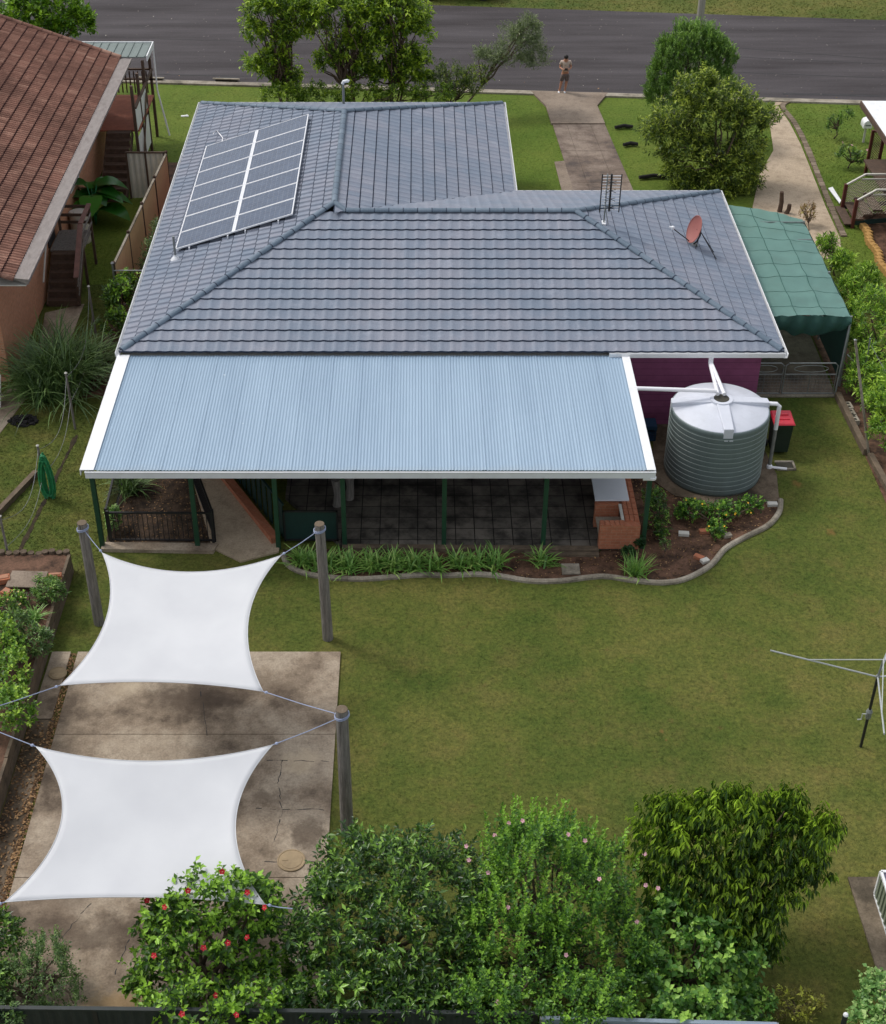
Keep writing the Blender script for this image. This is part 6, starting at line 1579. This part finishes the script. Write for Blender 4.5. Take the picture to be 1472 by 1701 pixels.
def strap_clump(name, label, cat, base, n, L, w_, mat, seed, group=None, stiff=.5, spread=1., flowers=None):
    rg = np.random.default_rng(seed); base = Vector(base); t = thing(name, label, cat, tuple(base), group)
    az = rg.uniform(0, 6.28, n); el = rg.uniform(.35, 1.45, n); LL = L * rg.uniform(.6, 1.15, n); S = 6
    o_ = rg.normal(size=(n, 2)) * .07 * spread * L * 2
    V = np.zeros((n, S + 1, 2, 3)); p = np.stack([base.x + o_[:, 0], base.y + o_[:, 1], np.full(n, base.z)], 1); e = el.copy()
    for s_ in range(S + 1):
        ww = w_ * (1 - (s_ / S) ** 2.2) * .5 + .001; side = np.stack([-np.sin(az), np.cos(az), np.zeros(n)], 1)
        V[:, s_, 0] = p - side * ww; V[:, s_, 1] = p + side * ww
        st_ = (LL / S)[:, None] * np.stack([np.cos(az) * np.cos(e), np.sin(az) * np.cos(e), np.sin(e)], 1); p = p + st_; e = e - (1 - stiff) * (.25 + .12 * s_) * rg.uniform(.6, 1.3, n)
        p[:, 2] = np.maximum(p[:, 2], base.z + .02)
    i = (np.arange(n) * (S + 1) * 2)[:, None] + (np.arange(S) * 2)[None]; Fc = np.stack([i, i + 1, i + 3, i + 2], -1).reshape(-1, 4)
    np_mesh('leaves', V.reshape(-1, 3), Fc, mat, t, np.repeat(rg.normal(.45, .2, n).clip(0, 1), S))
    m_ = MB(); m_.lathe([(.05, -.02), (.04, .04), (0, .06)], base, 8); m_.build('crown_base', M['bark'], t)
    return t
strap_clump('strappy_plant', 'yellow flowering strappy plant in the raised bed below the rounded green bush', 'plant', g(58, 1030, .52), 60, .42, .03, LF['agap'], 40, stiff=.65)
strap_clump('strap_bush', 'very large clump of arching strap leaves beside the brick house', 'plant', g(95, 640, 0), 900, 2.0, .045, LF['strap'], 41, stiff=.62, spread=1.7)
strap_clump('strap_bush', 'smaller dark strappy clump right of the very large one, near the house gutter', 'plant', g(155, 610, 0), 260, 1.3, .035, LF['strap'], 42, stiff=.6, spread=1.)
strap_clump('strap_bush', 'dark strappy clump at the foot of the large one, facing the left lawn', 'plant', g(70, 660, 0), 260, 1.1, .035, LF['strap'], 43, stiff=.6, spread=1.)
ag = [(505, 945), (540, 950), (578, 952), (620, 950), (652, 952), (688, 950), (722, 952), (762, 950), (790, 948), (822, 948), (900, 944)]
agl = ['first clump of green straps at the left end of the patio bed', 'clump of straps just left of the upper sail pole in the patio bed', 'clump of straps just right of the upper sail pole in the patio bed', 'fourth strappy clump from the left in the patio bed', 'fifth strappy clump from the left in the patio bed', 'sixth strappy clump from the left in the patio bed', 'sparser strappy clump left of the middle patio post', 'strappy clump right of the middle patio post', 'silvery strappy clump second to the right of the middle patio post', 'silvery strappy clump at the end of the long row in the patio bed', 'lone silvery strappy clump left of the stepping stone']
for i_, ((u, v), lb) in enumerate(zip(ag, agl)):
    strap_clump('strappy_plant', lb, 'plant', g(u, v - 9, .02), (120, 130, 120, 120, 110, 90, 60, 70, 60, 60, 50)[i_], .56, .045, LF['agap'], 50 + i_, 'strappy plants in the patio bed', stiff=.66, spread=1.3)
strap_clump('onion_clump', 'upright green reed like clump at the foot of the right patio post', 'plant', g(1055, 952, .02), 110, .6, .028, LF['agap'], 70, stiff=.9, spread=1.1)
strap_clump('cordyline', 'spiky plant with long leaves inside the patio planter behind the railing', 'plant', g(215, 815, .05), 120, .9, .04, LF['strap'], 71, stiff=.6)
plant('railing_creeper', 'pale variegated creeper behind the black railing at the left patio post', 'plant', tuple(g(188, 880, 0)), [B(188, 862, .35, .2, .25, .35)], LF['pale'], n=70, seed=72, trunk_r=.01, nl=4, k=8, L=.14, ll=.06, lw=.045)
for i_, (u, v, r, lb) in enumerate(((1044, 917, .17, 'small clipped dark ball shrub at the corner of the brick barbecue'), (1062, 899, .15, 'clipped dark ball shrub between the barbecue and the patio post'))):
    plant('ball_shrub', lb, 'shrub', tuple(g(u, v + 14, 0)), [B(u, v, .3, r)], leafmat('dark_ball_leaf%d' % i_, (14, 36, 20), (24, 54, 30), (40, 72, 40)), n=170, seed=73 + i_, trunk_r=.02, nl=3, k=9, L=.06, ll=.035, lw=.022, inner=.3, lumpy=.02, clump=.05)
plant('post_bush', 'loose leafy bush behind the right patio post, left of the tank', 'shrub', tuple(g(1092, 880, 0)), [B(1092, 850, .55, .35, .4, .45), B(1085, 825, .7, .25, .3, .3), B(1100, 880, .3, .25, .3, .25)], LF['citrus'], n=190, seed=76, trunk_r=.02, nl=6, k=9, L=.2, ll=.065, lw=.035, gap=.1)
plant('seedling', 'thin seedling in the bark bed beside the right patio post', 'plant', tuple(g(1105, 925, 0)), [B(1105, 905, .25, .13, .13, .2)], LF['bottle'], n=22, seed=77, trunk_r=.008, nl=4, k=7, L=.12, ll=.05, lw=.02)
plant('marigold_shrub', 'low shrub with yellow flowers growing in front of the tank', 'shrub', tuple(g(1190, 865, 0)), [B(1150, 845, .3, .4, .35, .25), B(1200, 850, .3, .45, .35, .25), B(1245, 838, .3, .35, .25, .22), B(1190, 880, .25, .2, .3, .22), B(1130, 848, .25, .2, .2, .2)], LF['rose'], n=430, seed=78, trunk_r=.012, nl=8, stems=3, k=9, L=.16, ll=.06, lw=.038, tipl=.3,
      flowers=('flower', 11, .026, yel, cream, None))
# --- left side
plant('fence_shrub', 'leafy green shrub in the gap between the tan fence and the house gutter', 'shrub', tuple(g(205, 560, 0)), [B(200, 495, 1.0, .5, .6, .6), B(195, 540, .6, .45, .5, .5), B(210, 470, 1.2, .35, .4, .4)], LF['hib'], n=300, seed=80, trunk_r=.03, nl=8, k=8, L=.22, ll=.12, lw=.055)
plant('dark_shrub', 'dark narrow shrub against the tan fence beside the house roof', 'shrub', (-8.6, 43.2, 0), [(-8.55, 43.2, .8, .35, .6, .7), (-8.5, 44.5, .9, .3, .6, .6)], LF['strap'], n=200, seed=81, trunk_r=.03, nl=6, k=10, L=.3, ll=.12, lw=.02, up=.7)
def broad(name, label, base, leaves, seed):
    rg = np.random.default_rng(seed); base = Vector(base); t = thing(name, label, 'plant', tuple(base)); 
    for k in range(leaves):
        az = rg.uniform(0, 6.28); L = rg.uniform(.7, 1.1); w_ = L * .38; h = rg.uniform(.5, 1.5); d = Vector((math.cos(az), math.sin(az), 0)); s_ = Vector((-d.y, d.x, 0)); rt = base + d * rg.uniform(.1, .3) + Vector((0, 0, h)); m_ = MB()
        m_.tube([base, base + Vector((0, 0, h * .6)) + d * .05, rt], [.03, .022, .014], 5, mi=1); vs = []; S = 7
        for q in range(S + 1):
            x = q / S; c = rt + d * L * x + Vector((0, 0, .25 * L * math.sin(x * 1.6) - .55 * L * x * x)); ww = w_ * math.sin(PI * min(1, x * .93 + .06)) ** .7
            vs += [c - s_ * ww + Vector((0, 0, .12 * ww)), c, c + s_ * ww + Vector((0, 0, .12 * ww))]
        m_.tint = float(np.clip(rg.normal(.5, .22), 0, 1)); n0 = [(q * 3, q * 3 + 1, q * 3 + 4, q * 3 + 3) for q in range(S)] + [(q * 3 + 1, q * 3 + 2, q * 3 + 5, q * 3 + 4) for q in range(S)]; m_.add(vs, n0, 0)
        m_.build('leaf', [LF['banana'], M['hose']], t, smooth=True)
    return t
broad('elephant_ear_plant', 'glossy broad leaved plant growing beside the long timber stairs', g(160, 372, 0), 26, 90)
# --- street side trees
def tree_y(u, v, y):
    p = gy(u, v, y); return p
def BY(u, v, y, rx, ry=None, rz=None):
    p = gy(u, v, y); return (p.x, y, p.z, rx, ry or rx, rz or rx)
SY = 57.2
def st_tree(label, base_u, blobs, mat, n, seed, **kw):
    p = gy(base_u, 100, blobs[0][1]); return plant('street_tree', label, 'tree', (p.x, blobs[0][1], 0), blobs, mat, n=n, seed=seed, group='trees between the house and the street', **kw)
LK = dict(k=9, L=.34, ll=.17, lw=.07, pitch=1.1, droop=.15, up=.5, tipl=.3, flush=.35, trunk_r=.055, nl=12, stems=4, inner=.65, lumpy=.35, gap=.2)
st_tree('leftmost of the green trees behind the house, beside the kerb drain', 470, [BY(440, 10, SY, .9, 1., .7), BY(425, 50, SY, .55, .7, .6), BY(495, 5, SY + .3, .7, .8, .7), BY(478, 50, SY, .7, .7, .8), BY(430, 110, SY, .6, .6, .5), BY(460, 95, SY, .7, .6, .7), BY(480, 135, SY, .6, .6, .6)], LF['street'], 900, 100, **LK)
st_tree('middle tree of the green clump behind the house, above the bent vent pipe', 585, [BY(550, 5, SY, 1.0, 1., .7), BY(600, 20, SY + .2, .9, .9, .8), BY(530, 50, SY, .55, .6, .6), BY(590, 70, SY, .8, .7, .8), BY(545, 95, SY, .6, .6, .6), BY(605, 115, SY, .7, .7, .6), BY(520, 20, SY, .5, .6, .5)], LF['street'], 950, 101, **LK)
st_tree('right hand tree of the green clump behind the house, with a solid leafy side', 650, [BY(650, 5, SY, 1.1, 1., .9), BY(690, 40, SY, .7, .8, .9), BY(640, 60, SY, .9, .8, .8), BY(680, 95, SY, .75, .8, .7), BY(640, 120, SY, .7, .6, .6), BY(700, 125, SY, .5, .5, .4)], LF['street'], 1150, 102, **{**LK, 'gap': .08})
hd = plant('hedge_shrub', 'low leafy growth at the feet of the green trees, just behind the back roof edge', 'shrub', (gy(560, 150, 56.3).x, 56.3, 0), [BY(470, 158, 56.3, .9, .6, .5), BY(530, 158, 56.3, .9, .6, .5), BY(600, 158, 56.3, .9, .6, .45), BY(670, 158, 56.3, .9, .6, .45), BY(730, 155, 56.3, .6, .6, .4)], LF['street'], n=700, seed=103, k=8, L=.22, ll=.11, lw=.05, trunk_r=.03, nl=8, stems=2, gap=.2)
plant('garden_shrub', 'loose green shrub between the tree clump and the wispy grey tree', 'shrub', (gy(745, 150, 57.4).x, 57.4, 0), [BY(745, 125, 57.4, .75, .6, .6), BY(790, 130, 57.6, .6, .5, .55), BY(720, 140, 57.2, .6, .5, .5), BY(770, 145, 57.3, .7, .5, .4)], LF['olive'], n=520, seed=104, k=8, L=.3, ll=.1, lw=.035, trunk_r=.03, nl=10, stems=2, gap=.3, inner=.6)
wt = plant('wispy_tree', 'wispy grey green tree with a slanting trunk to the left of the person', 'tree', (gy(752, 160, 57.6).x, 57.6, 0), [BY(865, 65, 58.6, .95, .8, .75), BY(880, 95, 58.6, .8, .7, .55), BY(825, 95, 58.3, .6, .6, .45), BY(880, 45, 58.6, .5, .5, .5), BY(800, 88, 58.1, .35, .4, .3)], LF['grey'], n=1000, seed=105, k=10, L=.42, ll=.11, lw=.022, pitch=.8, up=.4, droop=.1, tipl=.25, trunk_r=.05, nl=8, bark='bark', gap=.2, inner=.7, lumpy=.3)
plant('garden_tree', 'rounded green tree at the top left corner behind the red tiled roof', 'tree', (gy(80, 60, 60.5).x, 60.5, 0), [BY(90, 15, 60.5, 1.2, 1, .95), BY(125, 40, 60.5, .8, .8, .7), BY(40, 15, 60.5, 1.0, .8, .8), BY(60, 40, 60.5, 1.0, .8, .7)], leafmat('top_left_leaf', (30, 56, 14), (66, 102, 24), (124, 158, 44)), n=720, seed=106, flush=.3, k=9, L=.28, ll=.17, lw=.085, trunk_r=.09, nl=10, lumpy=.25, tipl=.3)
plant('bottlebrush_shrub', 'tall narrow fresh green shrub in front of the power pole', 'shrub', (gy(1145, 170, 55.6).x, 55.6, 0), [BY(1148, 95, 55.6, 1.3, 1., 1.1), BY(1120, 130, 55.6, 1.1, 1., .95), BY(1180, 105, 55.6, 1.0, .9, 1.0), BY(1150, 68, 55.6, .95, .8, .6), BY(1185, 75, 55.6, .6, .6, .5), BY(1110, 95, 55.6, .6, .6, .7), BY(1110, 155, 55.6, .9, .8, .7), BY(1190, 145, 55.6, .8, .7, .7)], LF['bottle'], n=2500, flush=.2, seed=107, k=13, L=.4, ll=.12, lw=.034, pitch=.7, up=.75, jit=.18, droop=0., tipl=.25, trunk_r=.05, nl=10, stems=3, lumpy=.15, shoots=(60, .5, 14))
yb5 = 51.2
plant('bushy_tree', 'big bushy olive green tree with open branches to the right of the house roof', 'tree', (gy(1215, 320, 50.6).x, 50.6, 0), [BY(1160, 150, yb5, .8, .8, .7), BY(1190, 180, yb5, 1.35, 1.1, 1.0), BY(1110, 215, yb5, 1.05, 1., .8), BY(1245, 190, yb5, .95, .9, .9), BY(1150, 250, yb5 - .5, 1.2, 1., .8), BY(1230, 265, yb5 - .5, .95, .8, .9), BY(1190, 305, yb5 - 1, 1.0, .7, .6), BY(1130, 290, yb5 - .5, .6, .7, .5), BY(1240, 300, yb5 - .9, .5, .5, .5)], LF['olive'], n=2800, flush=.3, seed=108, k=9, L=.3, ll=.14, lw=.05, droop=.2, tipl=.35, trunk_r=.07, nl=14, stems=2, lumpy=.28, gap=.15, inner=.6)
# --- right boundary hedges and roses
hg = 'hedge shrubs along the right boundary'
HL = dict(k=10, flush=.3, L=.26, ll=.12, lw=.036, pitch=.9, up=.55, tipl=.3, trunk_r=.03, nl=8, stems=2, gap=.12)
plant('hedge_shrub', 'farthest green shrub by the carport cloth, beside the pale path', 'shrub', tuple(g(1385, 460, 0)), [B(1375, 408, .9, .35, .4, .4), B(1398, 435, .7, .4, .45, .4)], LF['hedge'], n=210, seed=110, group=hg, **HL)
plant('hedge_shrub', 'rounded green shrub second from the far end of the right boundary', 'shrub', tuple(g(1430, 500, 0)), [B(1435, 460, .8, .5, .5, .45), B(1410, 480, .6, .45, .5, .4)], LF['hedge'], n=240, seed=111, group=hg, **HL)
plant('hedge_shrub', 'large light green shrub right of the carport front corner', 'shrub', tuple(g(1462, 640, 0)), [B(1450, 520, 1.6, .8, .9, .7), B(1470, 570, 1.2, .9, .9, .8), B(1420, 560, 1.1, .3, .6, .6), B(1450, 500, 1.8, .6, .6, .5), B(1445, 610, .9, .6, .9, .7), B(1430, 640, .5, .35, .8, .5)], LF['hedge'], n=900, seed=112, group=hg, **HL)
plant('hedge_shrub', 'bright green shrub at the right edge beside the tall thin post', 'shrub', tuple(g(1500, 780, 0)), [B(1472, 660, 1.3, .55, .7, .55), B(1480, 710, .9, .6, .7, .6), B(1490, 625, 1.5, .5, .6, .4)], LF['hedge'], n=420, seed=113, group=hg, **HL)
plant('rose_bush', 'sparse bush with dark stems in the right hand front lawn, nearer the street', 'shrub', tuple(g(1384, 229, 0)), [BY(1386, 205, g(0, 229).y, .3, .3, .45), BY(1408, 188, g(0, 229).y, .25, .3, .2)], LF['citrus'], n=80, seed=114, trunk_r=.03, nl=9, k=8, L=.2, ll=.08, lw=.04, gap=.1)
plant('rose_bush', 'sparse bush in the right hand front lawn, nearer the lattice steps', 'shrub', tuple(g(1408, 279, 0)), [BY(1412, 255, g(0, 279).y, .42, .35, .4), BY(1428, 262, g(0, 279).y, .3, .3, .25)], LF['citrus'], n=110, seed=115, trunk_r=.03, nl=9, k=8, L=.2, ll=.08, lw=.04, gap=.1, flowers=('flower', 3, .05, pink, cream, None))
plant('reddish_shrub', 'small sparse shrub with reddish leaves beside the pale path above the carport', 'shrub', tuple(g(1345, 385, 0)), [B(1342, 352, .5, .28, .3, .35)], leafmat('reddish_leaf', (70, 50, 34), (120, 84, 60), (150, 140, 80)), n=60, seed=116, trunk_r=.02, nl=8, k=8, L=.16, ll=.07, lw=.03)
# --- grass blades on the lawns
NOGRASS.append([(XL + .4, YF), (XR - .3, YF), (XR - .3, YM), (XI, YM), (XI, YB), (XL + .4, YB)])
NOGRASS.append([(-7.8, 28.8), (5.5, 28.8), (5.5, 34.5), (-7.8, 34.5)])
def grass(n, x0, x1, y0, y1, h, wd, seed, label):
    rg = np.random.default_rng(seed); X = rg.uniform(x0, x1, n); Y = rg.uniform(y0, y1, n); k = np.ones(n, bool)
    for pl in NOGRASS: k &= ~inpoly(X, Y, pl)
    X, Y = X[k], Y[k]; n = len(X); bl = 3
    X = np.repeat(X, bl) + rg.normal(size=n * bl) * .012; Y = np.repeat(Y, bl) + rg.normal(size=n * bl) * .012; m = n * bl
    a = rg.uniform(0, 6.28, m); le = rg.uniform(.3, 1.1, m) * h; ln = rg.uniform(.2, 1.0, m); b = a + 1.57
    V = np.zeros((m, 3, 3)); V[:, 0, 0] = X - np.cos(b) * wd; V[:, 0, 1] = Y - np.sin(b) * wd; V[:, 1, 0] = X + np.cos(b) * wd; V[:, 1, 1] = Y + np.sin(b) * wd
    V[:, 2, 0] = X + np.cos(a) * le * ln; V[:, 2, 1] = Y + np.sin(a) * le * ln; V[:, 2, 2] = le * .45
    o = np_mesh('grass', V.reshape(-1, 3), np.arange(m * 3).reshape(m, 3), M['lawn'], None, None); o['kind'] = 'stuff'; o['label'] = label
grass(170000, -9.5, 13, 15, 34, .04, .0042, 1, 'short mown grass of the back lawn')
grass(26000, -13, -7.6, 27, 46, .07, .009, 2, 'rough grass of the left side yard')
grass(45000, -10.5, 16, 44, 62, .045, .008, 3, 'grass of the front lawn')
grass(20000, 12, 20, 30, 62, .07, .012, 4, 'grass beyond the right boundary')
grass(30000, -25, 30, 70, 80, .09, .018, 5, 'grass of the far street verge')

# ================================================================== person
pf0 = g(937, 154, .02)
per = thing('person', 'person in patterned top, dark shorts and white shoes standing at the kerb, head bowed', 'person', tuple(pf0))
def skinmesh(name, mat, verts, edges, radii, parent, sub=1):
    me = bpy.data.meshes.new(name); o_ = origin(parent); me.from_pydata([tuple(Vector(v) + pf0 - o_) for v in verts], edges, []); me.update(); me.materials.append(mat)
    ob = bpy.data.objects.new(name, me); col.objects.link(ob); ob.parent = parent
    md = ob.modifiers.new('skin', 'SKIN'); md.use_smooth_shade = True
    if not me.skin_vertices: 
        bpy.context.view_layer.objects.active = ob
    for i_, r_ in enumerate(radii): me.skin_vertices[0].data[i_].radius = (r_, r_) if not isinstance(r_, tuple) else r_
    for sv in me.skin_vertices[0].data: sv.use_root = False
    me.skin_vertices[0].data[0].use_root = True
    s2 = ob.modifiers.new('sub', 'SUBSURF'); s2.levels = s2.render_levels = sub
    return ob
skinm = simple('skin', (178, 128, 104), .6, .06, 9.); shirtm = simple('patterned_top', (190, 172, 160), .8, .35, 26.); shortm = simple('dark_shorts', (104, 92, 90), .85, .3, 18.); hairm = simple('dark_hair', (28, 24, 24), .6, .2, 30.)
# facing the camera (-Y)
vs = [(0, 0, .84), (0, .0, 1.0), (0, -.01, 1.2), (0, 0, 1.34), (0, -.02, 1.41), (0, -.05, 1.47), (0, -.075, 1.53),       # 0-6 spine, neck, head
      (-.16, 0, 1.33), (-.24, -.0, 1.1), (-.13, -.2, 1.07), (-.07, -.27, 1.09),                                       # 7-10 left arm
      (.16, 0, 1.33), (.24, -.0, 1.1), (.13, -.2, 1.07), (.07, -.27, 1.09),                                         # 11-14
      (-.09, 0, .8), (-.14, -.02, .46), (-.2, .01, .09), (-.22, -.09, .04),                                             # 15-18
      (.09, 0, .8), (.07, -.03, .46), (.03, .01, .09), (.02, -.1, .04)]
ed = [(0, 1), (1, 2), (2, 3), (3, 4), (4, 5), (5, 6), (3, 7), (7, 8), (8, 9), (9, 10), (3, 11), (11, 12), (12, 13), (13, 14), (0, 15), (15, 16), (16, 17), (17, 18), (0, 19), (19, 20), (20, 21), (21, 22)]
rd = [.13, .12, .135, .12, .055, .085, .085, .055, .042, .032, .026, .055, .042, .032, .026, .085, .06, .038, .035, .085, .06, .038, .035]
fing = []
for s_, w_i in ((-1, 10), (1, 14)):
    bx_, by_, bz_ = vs[w_i]
    for f_, (dx, dz, ln) in enumerate(((.0, .02, .05), (.0, .005, .055), (.0, -.012, .05), (.0, -.028, .04))):
        n0 = len(vs); vs += [(bx_ - s_ * .02, by_ - .02, bz_ + dz), (bx_ - s_ * (.02 + ln), by_ - .035, bz_ + dz)]; ed += [(w_i, n0), (n0, n0 + 1)]; rd += [.01, .008]
    n0 = len(vs); vs += [(bx_ - s_ * .01, by_ + .0, bz_ + .04), (bx_ - s_ * .04, by_ - .01, bz_ + .06)]; ed += [(w_i, n0), (n0, n0 + 1)]; rd += [.011, .009]
body = skinmesh('body', skinm, vs, ed, rd, per)
skinmesh('shirt', shirtm, [(0, 0, .9), (0, 0, 1.05), (0, -.01, 1.2), (0, 0, 1.35), (-.16, 0, 1.34), (-.22, 0, 1.19), (.16, 0, 1.34), (.22, 0, 1.19)], [(0, 1), (1, 2), (2, 3), (3, 4), (4, 5), (3, 6), (6, 7)], [.155, .15, .16, .135, .075, .07, .075, .07], per)
skinmesh('shorts', shortm, [(0, 0, .9), (0, 0, .8), (-.1, 0, .74), (-.135, -.02, .5), (.1, 0, .74), (.075, -.03, .5)], [(0, 1), (1, 2), (2, 3), (1, 4), (4, 5)], [.15, .15, .11, .095, .11, .095], per)
m_ = MB(); m_.lathe([(.02, -.08), (.085, -.05), (.1, .0), (.085, .06), (.04, .095), (0, .1)], pf0 + Vector((0, -.05, 1.54)), 14); m_.build('hair', hairm, per, smooth=True)
for x, y in ((-.22, -.05), (.02, -.06)):
    m_ = MB(); m_.lathe([(.04, -.04), (.05, 0), (.045, .04), (.02, .06), (0, .065)], pf0 + Vector((x, y, .03)), 12, sy=2.1); m_.build('shoe', M['white'], per, smooth=True)
m_ = MB(); c = pf0 + Vector((0, -.31, 1.09)); m_.box(c, (.15, .07, .04)); m_.box(c + Vector((0, .0, .03)), (.12, .01, .07)); m_.tube([c + Vector((-.05, 0, .02)), c + Vector((-.05, 0, .05))], .01, 6); m_.tube([c + Vector((.05, 0, .02)), c + Vector((.05, 0, .05))], .01, 6)
tag(m_.build('handheld_controller', M['black'], loc=tuple(c), bevel=.008), 'small dark controller held in both hands by the person at the kerb', 'controller')
